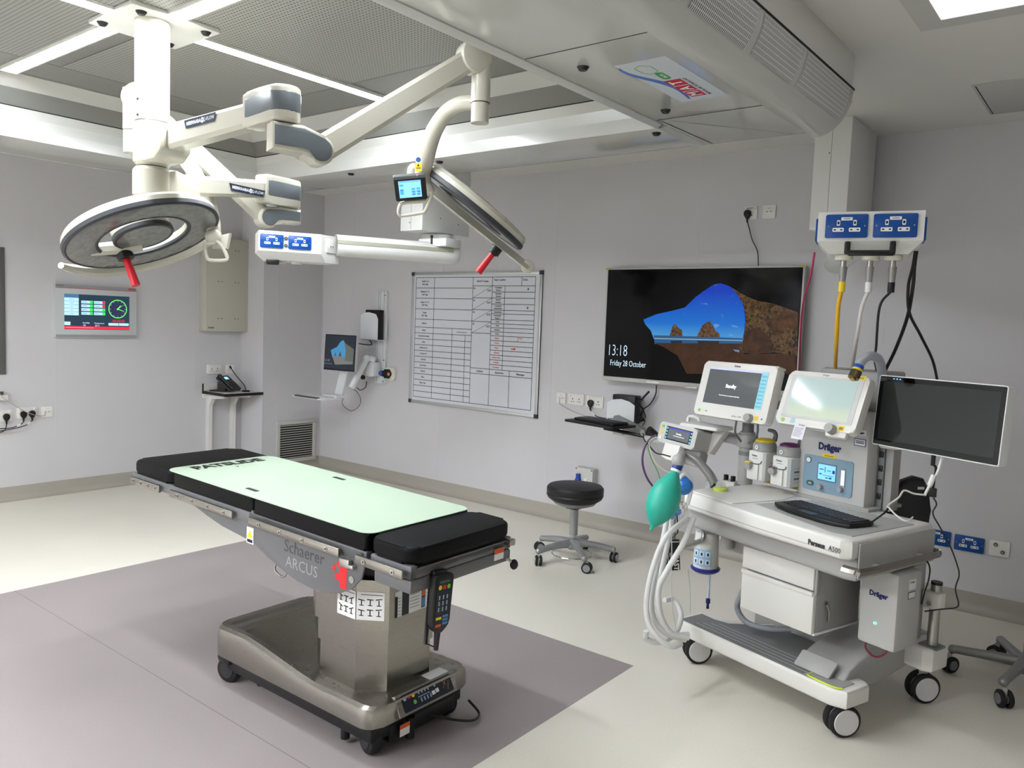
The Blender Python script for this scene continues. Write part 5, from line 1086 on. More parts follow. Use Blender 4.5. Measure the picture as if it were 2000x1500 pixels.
b = MB(Tl3); b.rect(-.056, .046, -.052, .052, .0015, PAPER).rect(-.04, .04, .040, .043, .002, mat('grey_print', (120, 120, 130), .5))
for i in range(3):
    for j in range(2): b.prism([(-.05 + i * .032, .022 - j * .038), (-.026 + i * .032, .018 + .004 * i - j * .038), (-.026 + i * .032, .021 + .004 * i - j * .038), (-.05 + i * .032, .026 - j * .038)], .002, .0024, TXT).rect(-.040 + i * .032, -.036 + i * .032, .004 - j * .038, .022 - j * .038, .002, TXT).rect(-.046 + i * .032, -.03 + i * .032, .001 - j * .038, .004 - j * .038, .002, TXT)
b.build('position_label', uc)
# table top assembly: local frame tilted up towards the left end
TT = Matrix.Translation((-2.02, 2.07, .746)) @ Matrix.Rotation(math.radians(.9), 4, 'Z') @ Matrix.Rotation(math.radians(1.7), 4, 'Y')
# local: x = -1.60 (head) .. +.20 (foot), y -.27 .. .27, z 0 = mattress underside
XH, XF, HWY = -1.60, .205, .268
b = MB(TT)
for (x0, x1) in ((XH + .02, -.01), (.01, XF)):
    b.bx(x0, x1, -HWY, -HWY + .03, -.045, .0, GUN, .004).bx(x0, x1, HWY - .03, HWY, -.045, .0, GUN, .004).bx(x0, x1, -HWY + .03, HWY - .03, -.03, -.01, GUN)
b.bx(XH, XH + .03, -HWY, HWY, -.045, .0, GUN, .004).bx(XF - .03, XF, -HWY, HWY, -.045, -.012, GUN, .004); b.build('top_frame', ot)
for sy in (-1, 1):
    yy = sy * (HWY - .012); Ts = TT @ frame((0, yy, 0), (1, 0, 0), (0, 0, 1))
    lo_ = [(-1.23, -.03), (-1.10, -.055), (-.95, -.09), (-.82, -.12), (-.70, -.128), (-.60, -.13), (-.60, -.02), (-1.23, -.005)]
    MB(Ts).prism([(-1.25, -.005), (-1.22, -.035), (-1.12, -.050), (-1.0, -.078), (-.88, -.100), (-.72, -.114), (-.665, -.116), (-.655, -.005)], -.006, .006, GUN, bev=.002).build('side_cheek', ot)
    arcp = [(-.655 + .60 * (i / 16), -.142 - .115 * math.sin(math.pi * (i / 16) ** .8)) for i in range(17)]
    arcp = [(-.655, -.005), (-.668, .012), (-.685, .010), (-.692, -.01), (-.690, -.06), (-.66, -.118), (-.56, -.152), (-.46, -.182), (-.38, -.198), (-.30, -.205), (-.22, -.200), (-.14, -.182), (-.08, -.152), (-.03, -.10), (-.02, -.06), (-.02, -.005)]
    yo = .008 if sy < 0 else -.012
    q = MB(Ts).prism(arcp, (.004 if sy < 0 else -.012), (.012 if sy < 0 else -.004), GUN, bev=.002).build('pivot_cheek', ot)
    if sy < 0:
        g = MB(Ts); zz = .0125
        g.text('Schaerer', .066, -.345, -.082, zz, mat('lettering_dark_grey', (70, 70, 72), .5)).text('ARCUS', .060, -.355, -.140, zz, mat('lettering_light_grey', (150, 150, 150), .5))
        rr = mat('logo_bright_red', (216, 32, 40), .45)
        g.build('maker_lettering', q); g = MB(Ts)
        g.prism([(-.15, -.064), (-.105, -.070), (-.105, -.162), (-.14, -.158), (-.14, -.137), (-.165, -.133), (-.168, -.113), (-.145, -.109), (-.145, -.089), (-.165, -.081)], zz, zz + .0004, rr).prism(circ(.010, 12, -.175, -.096), zz, zz + .0004, rr)
        g.build('maker_emblem', q, label='red emblem', kind='stuff')
        MB(Ts).cyl((-.078, -.115, .011), (-.078, -.115, .015), .013, STL2, n=18).build('pivot_screw', q)
        MB(Ts).rect(-.70, -.655, -.125, -.06, .0125, PAPER, th=.001).prism([(-.697, -.10), (-.660, -.10), (-.678, -.068)], .0137, .0141, YEL).rect(-.695, -.66, -.12, -.108, .0137, TXT).build('warning_label', ot)
        MB(Ts).tube([(-.52, -.165, .0), (-.53, -.195, .0), (-.50, -.212, .0), (-.47, -.208, .0), (-.455, -.185, .0)], .004, STL2, n=8).build('hook', ot)
# accessory rails, both sides
for sy in (-1, 1):
    for (x0, x1) in ((XH + .015, -1.33), (-1.245, -.775), (-.665, -.13), (-.045, .185)):
        y0 = sy * (HWY + .016); b = MB(TT); b.bx(x0, x1, y0 - .006, y0 + .006, -.044, -.012, STL, .003)
        r_ = b.build('accessory_rail', ot)
        for i in range(4 if x1 - x0 > .24 else 2):
            xx = x0 + (x1 - x0) * (i + .5) / (4 if x1 - x0 > .24 else 2) if x1 - x0 > .24 else x0 + .045 + (x1 - x0 - .09) * i
            MB(TT).cyl((xx, y0 + sy * .006, -.028), (xx, y0 + sy * .0085, -.028), .0085, STL2, n=14).cyl((xx, y0 + sy * .0085, -.028), (xx, y0 + sy * .009, -.028), .004, BLACK, n=8).build('rail_screw', r_)
            MB(TT).cyl((xx, sy * (HWY - .002), -.028), (xx, sy * (HWY + .011), -.028), .008, STL2, n=10).build('spacer', r_)
b = MB(TT); b.box((-.10, -HWY - .012, -.058), (.05, .02, .03), STL2, .004).box((-.07, -HWY - .012, -.064), (.03, .018, .014), STL2, .003); b.build('rail_latch', ot)
MB(TT).bx(.03, XF + .004, -HWY - .002, HWY + .002, -.095, -.045, GUN, .012).build('foot_frame', ot)
b = MB(TT); b.tube([(.17, .22, -.075), (.215, .25, -.085), (.225, .262, -.10)], .006, STL2, n=8, smooth=0); b.build('release_rod', ot)
MB(TT).sphere((.228, .266, -.104), (.016, .016, .020), BLACK).build('release_knob', ot)
MB(TT).box((XF + .012, HWY - .02, -.015), (.03, .03, .025), STL2, .004).build('end_clamp', ot)
MB(TT @ frame((XF + .0045, HWY - .075, -.052), (0, 1, 0), (0, 0, 1))).rect(-.028, .028, -.022, .022, 0, PAPER).rect(-.028, .028, .002, .022, .0005, mat('label_orange', (222, 92, 40), .5)).build('warning_label', ot)
for (x0, x1, nm) in ((XH - .005, -1.255, 'head_cushion'), (-1.25, -.665, 'back_cushion'), (-.66, -.012, 'seat_cushion'), (-.006, XF + .005, 'leg_cushion')):
    MB(TT).prism(rrect(x1 - x0, HWY * 2 + .004, .05 if nm in ('head_cushion', 'leg_cushion') else .012, 6, (x0 + x1) / 2, 0), .002, .060, PAD, bev=.016, seg=4).build(nm, ot)
# transfer board with lettering
Tb = TT @ Matrix.Translation((-.655, .0, .0625)); tb = root('transfer_board', Tb, 'pale green transfer board with black lettering on the operating table', 'transfer board')
BW = mat('board_pale_green', (178, 196, 174), .3); L_, W2_ = 1.315, .545
outl = rrect(L_, W2_, .05, 8)
# slots cut through: build board in strips around the two hand slots
sl = [(-.11, -.205, .075, .022), (-.06, .205, .075, .022)]
b = MB(Tb); b.prism(outl, 0, .0035, BW, bev=.001, seg=1); b.build('board', tb)
for (x, y, a, c_) in sl: MB(Tb).prism(rrect(a, c_, .006, cx=x, cy=y), .0036, .0042, mat('hand_slot', (40, 42, 42), .6)).build('hand_slot', tb)
Tw = Tb @ frame((-L_ / 2 + .062, .0, .0037), (0, -1, 0), (1, 0, 0)); 
Tw = Tb @ frame((-L_ / 2 + .066, .0, .0042), (0, 1, 0), (-1, 0, 0))
MB(Tw).text('PATSLIDE', .086, 0, 0, 0, TXT, bold=.004, sx=.98).build('lettering', tb)
MB(Tb).prism(circ(.007, 12, -L_ / 2 + .135, 0), .0036, .0040, TXT).build('hole', tb)
# handset hanging off the foot frame
hs_c = at(862, 1190, y=2.05)
hT = dist(875, 1118, 2.82); 
kx = at(868, 1120, x=-1.79); 
Ta = frame(at(860, 1178, x=-1.785), tuple((at(893, 1120, x=-1.785) - at(856, 1128, x=-1.785)).normalized()), tuple((at(872, 1122, x=-1.785) - at(850, 1240, x=-1.785)).normalized()))
hh_ = (at(872, 1118, x=-1.785) - at(852, 1235, x=-1.785)).length; ww = (at(893, 1120, x=-1.785) - at(856, 1128, x=-1.785)).length
hnd = root('table_handset', Ta, 'black corded handset with coloured keys hanging off the operating table foot end', 'remote handset')
bp = [(-ww * .5, hh_ * .45), (-ww * .42, hh_ * .49), (ww * .42, hh_ * .49), (ww * .5, hh_ * .45), (ww * .46, -hh_ * .30), (ww * .32, -hh_ * .42), (ww * .1, -hh_ * .49), (-ww * .12, -hh_ * .49), (-ww * .34, -hh_ * .42), (-ww * .46, -hh_ * .30)]
MB(Ta).prism(bp, -.014, .012, BLACK, bev=.005, seg=3).build('body', hnd)
b = MB(Ta); b.prism(rrect(ww * .74, hh_ * .80, .005, cy=hh_ * .02), .0122, .0130, mat('keypad_navy', (14, 22, 38), .3)).rect(-ww * .26, ww * .26, hh_ * .36, hh_ * .40, .0132, mat('lcd_green', (70, 96, 70), .3))
zz = .0134; y_ = hh_ * .29
b.prism(circ(ww * .085, 14, -ww * .22, y_), zz, zz + .0004, YEL).prism(rrect(ww * .16, ww * .16, .001, cx=0, cy=y_), zz, zz + .0004, REDT).prism(circ(ww * .085, 14, ww * .22, y_), zz, zz + .0004, mat('key_green', (110, 190, 60), .5))
for (i, j) in ((0, 0), (1, 0), (2, 0), (0, 1), (1, 1), (2, 1), (0, 2), (2, 2), (1, 2)): b.rect(-ww * .22 + i * ww * .2 - .003, -ww * .22 + i * ww * .2 + .003, hh_ * (.12 - j * .10) - .007, hh_ * (.12 - j * .10) + .007, zz, wk)
for (x, y, m) in ((-.18, -.23, YEL), (.16, -.21, mat('label_blue', (70, 130, 190), .5)), (.16, -.27, mat('label_blue', (70, 130, 190), .5)), (.16, -.33, mat('label_blue', (70, 130, 190), .5)), (-.18, -.35, mat('label_orange', (222, 92, 40), .5))): b.rect(ww * (x - .14), ww * (x + .14), hh_ * (y - .022), hh_ * (y + .022), zz, m)
b.build('keypad', hnd)
cd = MB(); e_ = Ta @ Vector((-ww * .02, -hh_ * .49, 0))
cd.tube([e_ + Vector((0, 0, .01)), e_ + (Ta.to_3x3() @ Vector((0, -1, 0))) * .06], [.012, .008], BLACK, n=12, smooth=0)
cd.build('strain_relief', hnd)
tp = at(842, 1128, x=-1.82); bt = e_ + Vector((0, 0, -.055)); pts = []
hel = []
for i in range(0, 420):
    t = i / 420; c = tp.lerp(Vector((bt.x - .02, bt.y - .035, bt.z + .02)), t) + Vector((0, 0, 0)); hel.append(c + Vector((.006 * math.cos(i * 1.05), .006 * math.sin(i * 1.05), 0)))
hel.append(bt); MB().tube(hel, .0022, BLACK, n=5, smooth=0).build('coiled_cord', hnd)
MB(Ta).box((0, hh_ * .47, -.018), (ww * .7, .03, .02), BLACK, .004).tube([(0, hh_ * .47, -.02), (0, hh_ * .50, -.03)], .008, STL2, n=8, smooth=0).build('hanging_clip', hnd)
# ================================================================== stool
sc_ = Vector((-2.835, 4.315, 0)); 
stl = root('round_stool', sc_, 'black round stool on a silver five-spoke castor base by the wall', 'stool')
T = Matrix.Translation(sc_)
MB(T).lathe([(0, .382), (.10, .382), (.150, .400), (.178, .420), (.188, .442), (.183, .450), (.187, .456), (.187, .486), (.175, .500), (.12, .508), (0, .510)], (0, 0, 0), (0, 0, 1), mat('stool_black_vinyl', (24, 24, 26), .5), 48).build('seat', stl)
MB(T).lathe([(0, .362), (.08, .362), (.135, .382), (.150, .402), (0, .402)], (0, 0, 0), (0, 0, 1), ALU, 40).box((0, 0, .36), (.09, .09, .03), BLACK, .01).build('seat_pan', stl)
MB(T).cyl((0, 0, .17), (0, 0, .36), .027, ALU, n=28).build('gas_column', stl)
MB(T).cyl((0, 0, .14), (0, 0, .18), .018, CHR, n=24).build('chrome_rod', stl)
MB(T).lathe([(0, .075), (.03, .075), (.045, .10), (.040, .14), (.022, .152), (0, .152)], (0, 0, 0), (0, 0, 1), ALU, 32).build('base_hub', stl)
a0 = 32
for i in range(5):
    a = math.radians(a0 + 72 * i); d = Vector((math.cos(a), math.sin(a), 0)); e = d * .265
    MB(T).tube([d * .02 + Vector((0, 0, .120)), d * .14 + Vector((0, 0, .112)), e + Vector((0, 0, .090))], [.027, .022, .019], ALU, n=14, smooth=6).sphere(e + Vector((0, 0, .090)), .020, ALU).build('leg', stl)
    ca = Vector((math.cos(a + 1.1), math.sin(a + 1.1), 0)); cw = T @ (e + ca * .018 + Vector((0, 0, .034)))
    ax = Vector((-ca.y, ca.x, 0)); k_ = None
    for s_ in (-1, 1): k_ = wheel(stl, cw + ax * .0135 * s_, .034, .016, ax, ALU, 'castor', hubr=.7)
    MB().box((0, 0, 0), (.02, .012, .04), ALU, .004, Matrix.Translation(cw + Vector((0, 0, .018)))).build('castor_fork', stl)
MB(T).lathe([(.135 + .005 * math.cos(t), .045 + .005 * math.sin(t)) for t in [i * math.pi / 4 for i in range(9)]], (0, 0, 0), (0, 0, 1), CHR, 40).build('foot_ring', stl)
# ================================================================== anaesthetic machine (local axes: x right, y back, z up)
_th = math.radians(-18); MO = Vector((-1.157, 3.264, 0))
TM = Matrix.Translation(MO) @ Matrix.Rotation(_th, 4, 'Z'); TMi = TM.inverted()
def mp(px, py, **k):                      # pixel -> machine coordinates on a plane u/v/z
    o = TMi @ CAM; d = TMi.to_3x3() @ ray(px, py)
    for a, v in k.items():
        i = 'uvz'.index(a); return o + d * ((v - o[i]) / d[i])
am = root('anaesthetic_machine', TM, 'large white anaesthetic machine on castors with worktop, drawers and a standby screen', 'anaesthetic machine')
def twin(o, x, y, yaw, r=.064, w_=.030, gap=.040, wm_=MDG, disc=mat('castor_disc_light', (205, 205, 203), .4), T=TM):
    ax = Vector((math.cos(yaw), math.sin(yaw), 0))
    for s_ in (-1, 1): wheel(o, T @ (Vector((x, y, r)) + ax * s_ * gap * .5), r, w_, T.to_3x3() @ ax, disc, 'castor', hubr=.80)
    MB(T).cyl((x, y, r * .8), (x, y, r * 2 + .012), .018, MGR, n=16).box((x, y, r * 1.5), (.03, .05, .05), MGR, .008, None).build('castor_fork', o)
for (x, y, yaw) in ((-.383, .02, -.5), (.372, .015, -.45), (.375, .585, -.5), (-.36, .62, -.3)): twin(am, x, y, yaw)
# chassis: footrest beam, central spine, rear beam
RIM = MWH
fo = [(-.455, -.045), (-.43, -.06), (.36, -.06), (.42, -.035), (.425, .10), (.40, .125), (.335, .135), (.30, .10), (.17, .10), (.15, .16), (.15, .30), (-.18, .30), (-.24, .20), (-.30, .13), (-.36, .115), (-.43, .12), (-.455, .10)]
MB(TM).prism(fo, .128, .200, RIM, bev=.012, seg=3).build('footrest_beam', am)
fm_ = [(-.43, -.052), (.33, -.052), (.345, -.01), (.30, .045), (.20, .06), (.13, .12), (.13, .28), (-.16, .28), (-.22, .19), (-.28, .105), (-.35, .085), (-.43, .09)]
MB(TM).prism(fm_, .1995, .2025, MDG, bev=.001, seg=1).build('footrest_mat', am, label='grey grooved footrest mat')
b = MB(TM)
for i in range(4): b.bx(-.36 + .02 * i, .26 - .01 * i, -.025 + i * .028, -.021 + i * .028, .2025, .2036, MGR)
b.build('mat_ribs', am, kind='stuff')
MB(TM).prism([(.235, -.045), (.37, -.045), (.39, -.02), (.39, .055), (.30, .075), (.235, .02)], .199, .2045, MGR, bev=.002, seg=1).build('foot_pad', am)
MB(TM).tube([(.195, .055, .204), (.245, .005, .204), (.25, -.035, .204), (.265, -.049, .204), (.37, -.049, .204), (.395, -.03, .204)], .0035, mat('lime_trim', (208, 230, 40), .4), n=6, smooth=2).build('lime_edging', am, label='thin lime green edging')
b = MB(TM @ frame((.21, 0, 0), (0, 1, 0), (0, 0, 1)))
b.prism([(.03, .205), (.07, .235), (.12, .262), (.30, .31), (.42, .315), (.55, .30), (.66, .28), (.66, .185), (.48, .19), (.36, .155), (.25, .150), (.12, .150), (.05, .195)], -.06, .15, MGR, bev=.010, seg=3)
b.build('side_spine', am)
MB(TM).prism([(-.40, .56), (.44, .44), (.475, .46), (.475, .57), (.45, .60), (-.40, .68), (-.43, .66), (-.43, .58)], .185, .285, RIM, bev=.014, seg=3).build('rear_beam', am)
MB(TM).bx(-.30, .16, .30, .60, .15, .27, MGR, .02).build('centre_block', am)
MB(TM @ frame((.24, .02, .23), (1, 0, 0), (0, .75, .66))).prism(rrect(.16, .075, .006), -.008, .004, MGR, bev=.002).build('pedal', am)
# drawer cabinet
MB(TM).bx(-.120, .235, .012, .30, .355, .668, mat('cabinet_side_grey', (152, 152, 150), .4), .004).build('drawer_cabinet', am)
b = MB(TM); b.bx(-.122, .240, -.004, .30, .347, .357, RIM, .004).build('cabinet_base', am)
dc = mat('drawer_front', (218, 216, 210), .34)
ud = MB(TM).bx(-.128, .228, -.012, .014, .530, .624, dc, .005).build('upper_drawer', am)
MB(TM).bx(-.128, .228, -.020, .012, .626, .648, MGR, .008).build('drawer_pull', ud)
ld = MB(TM).bx(-.128, .232, -.012, .014, .350, .520, dc, .006).build('lower_drawer', am)
MB(TM).bx(-.128, .228, -.018, .0, .506, .524, dc, .004).build('drawer_pull', ld)
MB(TM).bx(-.145, .262, -.006, .30, .648, .672, MGR, .008).build('cabinet_collar', am)
MB(TM).bx(.229, .240, -.008, .012, .515, .650, mat('lock_strip', (170, 170, 168), .3, .3), .003).cyl((.234, -.010, .645), (.234, -.016, .645), .012, CHR, n=14).build('lock', am)
MB(TM).cyl((.236, .06, .470), (.243, .06, .470), .012, CHR, n=14).tube([(.245, .06, .47), (.25, .068, .44), (.25, .07, .40)], .006, mat('key_steel', (150, 146, 138), .3, 1.), n=6).build('keys', am)
# worktop
wt = [(-.445, -.05), (-.425, -.075), (.02, -.125), (.42, -.150), (.455, -.125), (.46, .40), (.44, .44), (-.36, .44), (-.42, .40), (-.455, .05)]
MB(TM).prism(wt, .728, .808, MWH, bev=.022, seg=4).build('worktop', am)
wf = [(-.43, -.035), (.40, -.095), (.45, -.08), (.452, .42), (-.36, .42), (-.43, .0)]
MB(TM).prism(wf, .640, .735, MGR, bev=.02, seg=3).build('under_housing', am)
b = MB(TM); b.prism([(.458, -.09), (.464, -.09), (.464, .42), (.458, .42)], .66, .79, mat('side_panel_grey', (172, 172, 169), .4), bev=.001, seg=1); b.build('side_panel', am)
MB(TM).prism([(-.04, .33), (-.105, .02), (.355, -.105), (.425, -.085), (.425, .33)], .8078, .8105, mat('writing_surface_grey', (182, 182, 179), .4), bev=.001, seg=1).build('writing_surface', am)
MB(TM).prism([(-.41, -.045), (-.15, -.075), (-.10, .20), (-.14, .37), (-.34, .38), (-.42, .10)], .800, .8125, MWH, bev=.004, seg=2).build('breathing_cover', am)
dirf = (Vector((.42, -.150, 0)) - Vector((.02, -.125, 0))).normalized()
Tx = TM @ frame((.352, -.1475, .762), dirf, (0, 0, 1))
MB(Tx).text('Perseus', .027, -.032, 0, .0006, mat('print_grey_dark', (50, 50, 52), .5), bold=.0012, sx=.9).text('A500', .027, .048, 0, .0006, mat('print_grey_dark', (50, 50, 52), .5), sx=.9).build('model_lettering', am)
MB(TM).tube([(-.445, -.052, .752), (-.42, -.0765, .752), (.02, -.1265, .752), (.415, -.1515, .752)], .0012, MGR, n=4, smooth=1).build('front_groove', am)
b = MB(TM); b.tube([(.425, -.135, .70), (.475, -.13, .70), (.50, -.09, .70), (.50, .36, .70), (.49, .41, .70), (.455, .42, .70)], .014, STL, n=4, smooth=3, flat=.35).cyl((.46, .0, .70), (.50, .0, .70), .010, MGR, n=10).cyl((.46, .30, .70), (.50, .30, .70), .010, MGR, n=10)
b.build('side_rail', am, label='flat stainless side rail')
# tall body with lettering and control panel
BV = .36; x0, x1 = -.150, .187
MB(TM).bx(x0, x1, BV, .60, .805, 1.225, mat('body_grey_white', (196, 195, 192), .36), .012).build('upper_body', am)
MB(TM).bx(x1 - .02, x1 + .005, .42, .60, .79, 1.40, MGR, .01).bx(x0 + .02, x1 + .005, .44, .60, 1.22, 1.40, MGR, .02).build('rear_column', am)
MB(TM).bx(x0 - .01, x1 + .03, BV - .012, .60, .806, .822, MGR, .004).build('body_plinth', am)
b = MB(TM); b.bx(x1 + .008, x1 + .034, .43, .47, .81, 1.10, MDG, .003).bx(x1 + .034, x1 + .068, .44, .50, .81, 1.12, MGR, .004)
b.build('accessory_rail', am)
for i in range(4): MB(TM).box((x1 + .021, .428, .87 + .06 * i), (.018, .006, .026), BLACK, .002).build('rail_clip', am)
MB(TM).lathe([(0, 0), (.052, 0), (.056, .01), (.056, .15), (0, .15)], (x1 + .05, .46, 1.08), (0, 0, 1), MWH, 28).build('column_housing', am)
pnA, pnB = mp(1569, 888, v=BV), mp(1672, 905, v=BV); pnC = mp(1668, 975, v=BV)
pc_ = Vector(((pnA.x + pnB.x) / 2, BV, .928)); pw = .245; ph_ = .158
Tp = TM @ frame(pc_ + Vector((0, -.0005, 0)), (1, 0, 0), (0, 0, 1))
pn = MB(Tp).prism(rrect(pw, ph_, .012), 0, .004, mat('panel_blue_grey', (132, 160, 176), .35), bev=.001, seg=1).build('gas_panel', am, label='pale blue control panel')
b = MB(Tp); b.prism(rrect(.094, .078, .002, cx=-.002, cy=.012), .004, .0055, mat('lcd_bezel', (90, 110, 130), .3)).rect(-.045, .041, -.022, .046, .0056, em('lcd_bright_blue', (112, 178, 246), 1.1))
for (x, y, w2, h2) in ((-.038, .022, .02, .004), (-.012, .012, .003, .024), (.0, .02, .018, .003), (.026, .012, .012, .014), (-.038, .0, .012, .005), (-.02, -.002, .05, .002), (-.006, -.014, .01, .005), (.01, -.014, .014, .007)): b.rect(x, x + w2, y, y + h2, .0062, mat('lcd_ink', (26, 60, 130), .4))
b.build('lcd', pn)
MB(Tp).prism(circ(.014, 20, -.098, .055), .004, .006, mat('dark_ring', (60, 90, 90), .4)).prism(circ(.011, 20, -.098, .055), .006, .007, PAPER).build('button', pn)
MB(Tp).prism(rrect(.024, .088, .011, cx=.078, cy=.0), .004, .007, mat('flow_tube_frame', (150, 160, 164), .2)).rect(.070, .086, -.030, .036, .0072, em('flow_tube_lit', (226, 224, 246), .8)).build('flow_tube', pn)
for i in range(9): pass
b = MB(Tp)
for i in range(9): b.rect(.074, .080, -.026 + i * .007, -.025 + i * .007, .0078, NAVY)
b.build('flow_scale', pn, kind='stuff')
for (x, y, r_) in ((.072, -.048, .013), (-.028, -.056, .013)): MB(Tp).cyl((x, y, .004), (x, y, .022), r_, MGR, r_ * .85, n=18).build('flow_knob', pn)
MB(Tp).prism(rrect(.036, .022, .010, cx=-.083, cy=-.048), .004, .0065, mat('dark_ring', (60, 90, 90), .4)).box((-.08, -.048, .009), (.02, .010, .008), MGR, .003).build('selector', pn)
Tq = TM @ frame((pc_.x, BV - .001, 1.052), (1, 0, 0), (0, 0, 1))
MB(Tq).text('Dräger', .042, .0, 0, .0, NAVY, bold=.0022, sx=.92).build('maker_lettering', am)
MB(Tq).rect(-.032, .034, -.046, -.030, 0, YEL).rect(-.022, .022, -.040, -.036, .0005, mat('label_brown', (150, 120, 30), .5)).build('yellow_strip', am)
b = MB(TM @ frame((x1 - .035, BV - .001, 1.10), (1, 0, 0), (0, 0, 1))); b.rect(-.03, .024, .025, .050, 0, PAPER).text('Dräger', .013, -.004, .038, .0005, NAVY, bold=.0006).rect(-.03, .024, -.02, .012, 0, NAVY).rect(-.027, .021, -.017, .009, .0005, PAPER).rect(-.022, .016, -.008, -.004, .001, NAVY).rect(-.022, .016, .0, .003, .001, NAVY); b.build('service_stickers', am, kind='stuff')
# screens
def screen(o, name, quad, v, W2, H2, dep, tilt, bez, bz, label=None, parent=True, yaw=0):
    pass
def scr_frame(cpx, cpy, v, tilt=0., yaw=0.): 
    c = mp(cpx, cpy, v=v); return TM @ Matrix.Translation(c) @ Matrix.Rotation(math.radians(yaw), 4, 'Z') @ frame((0, 0, 0), (1, 0, 0), (0, math.sin(math.radians(tilt)), math.cos(math.radians(tilt))))
TS1 = scr_frame(1603, 782, .19, 22, 0)   # ventilator screen, leaning back
W3, H3 = .385, .246
v_ = MB(TS1).prism(rrect(W3, H3, .022), -.045, 0, MWH, bev=.008, seg=3).build('ventilator_screen', am)
MB(TS1).prism(rrect(W3 - .045, H3 - .050, .006, cy=.006), 0, .0015, mat('screen_border_grey', (190, 190, 188), .3)).build('screen_border', v_)
def glow_scr():
    m = mat('screen_pale_glow', (190, 214, 206), .08, emit=.55); nt = m.node_tree; bb = nt.nodes['Principled BSDF']; tc = nt.nodes.new('ShaderNodeTexCoord'); s = nt.nodes.new('ShaderNodeSeparateXYZ'); r = nt.nodes.new('ShaderNodeValToRGB')
    nt.links.new(tc.outputs['Generated'], s.inputs[0]); nt.links.new(s.outputs[2], r.inputs[0]); e = r.color_ramp.elements
    e[0].position = 0; e[0].color = lin((236, 240, 206)) + (1,); e[1].position = .40; e[1].color = lin((186, 212, 206)) + (1,); q = r.color_ramp.elements.new(.2); q.color = lin((220, 230, 190)) + (1,)
    nt.links.new(r.outputs[0], bb.inputs['Emission Color']); bb.inputs['Base Color'].default_value = (.25, .3, .3, 1); return m
MB(TS1).rect(-W3 / 2 + .045, W3 / 2 - .045, -H3 / 2 + .043, H3 / 2 - .030, .0016, glow_scr()).build('display', v_)
b = MB(TS1); b.prism(circ(.009, 16, -W3 / 2 + .04, -H3 / 2 + .018), 0, .002, mat('button_green', (130, 190, 50), .4)).prism(rrect(.022, .022, .004, cx=-W3 / 2 + .09, cy=-H3 / 2 + .018), 0, .001, mat('sticker_blue', (160, 196, 210), .4)).rect(W3 / 2 - .075, W3 / 2 - .048, -H3 / 2 + .004, -H3 / 2 + .026, .0, YEL).rect(W3 / 2 - .070, W3 / 2 - .053, -H3 / 2 + .009, -H3 / 2 + .020, .0006, mat('label_brown', (150, 120, 30), .5)).text('Dräger', .011, -.01, H3 / 2 - .010, .0, NAVY)
b.build('front_markings', v_, kind='stuff')
MB(TS1).cyl((W3 / 2 - .10, -H3 / 2 + .004, -.01), (W3 / 2 - .10, -H3 / 2 + .004, .03), .022, MGR, .019, n=22).box((W3 / 2 - .085, -H3 / 2 + .0, -.02), (.10, .05, .03), MWH, .012).build('rotary_knob', v_)
b = MB(TS1); b.rect(-.085, -.028, -H3 / 2 - .060, -H3 / 2 + .012, .001, mat('tag_paper', (222, 220, 226), .5), th=.0006).text('Dräger', .011, -.05, -H3 / 2 + .004, .0018, TXT)
for i in range(6): b.rect(-.080, -.036 - .004 * (i % 3), -H3 / 2 - .012 - i * .007, -H3 / 2 - .010 - i * .007, .0018, mat('grey_print', (120, 120, 130), .5))
b.build('hanging_tag', v_, label='white printed tag')
MB(TM).tube([TMi @ (TS1 @ Vector((0, -.02, -.04))), (.03, .45, 1.26)], .045, MGR, n=12, smooth=0).build('screen_neck', am)
# patient monitor (left)
TS2 = scr_frame(1433, 764, .18, 14, -2)
pm = root('patient_monitor', TS2, 'white patient monitor showing a standby screen, left of the ventilator screen', 'patient monitor')
W3, H3 = .445, .266
s_ = MB(TS2).prism(rrect(W3, H3, .018), -.05, 0, MWH, bev=.006, seg=3).bx(-W3 / 2 + .01, W3 / 2 - .004, H3 / 2 - .008, H3 / 2 + .004, -.06, -.006, MWH, .003).build('housing', pm)
def grad_scr():
    m = mat('screen_standby_grey', (100, 106, 108), .08, emit=.35); nt = m.node_tree; bb = nt.nodes['Principled BSDF']; bb.inputs['Base Color'].default_value = (.08, .085, .09, 1); return m
dx0, dx1, dy0, dy1 = -W3 / 2 + .045, W3 / 2 - .042, -H3 / 2 + .062, H3 / 2 - .028
b = MB(TS2); b.rect(dx0, dx1, dy0, dy1, .0005, grad_scr()).rect(dx1 - .038, dx1, dy0, dy1, .0011, em('standby_side_bar', (120, 178, 190), .7)).rect(dx0, dx1, dy1 - .009, dy1, .0011, em('standby_top_bar', (170, 176, 214), .7))
for i in range(9): b.rect(dx1 - .034, dx1 - .004, dy0 + .008 + i * .0175, dy0 + .018 + i * .0175, .0017, em('standby_keys', (96, 154, 172), .7))
b.text('Standby', .024, -.022, .020, .0012, em('standby_white', (236, 240, 240), 1.), bold=.0006, sx=.85).text('Touch Screen to resume monitoring', .0085, -.022, -.026, .0012, em('standby_white', (236, 240, 240), 1.))
b.build('display', pm)
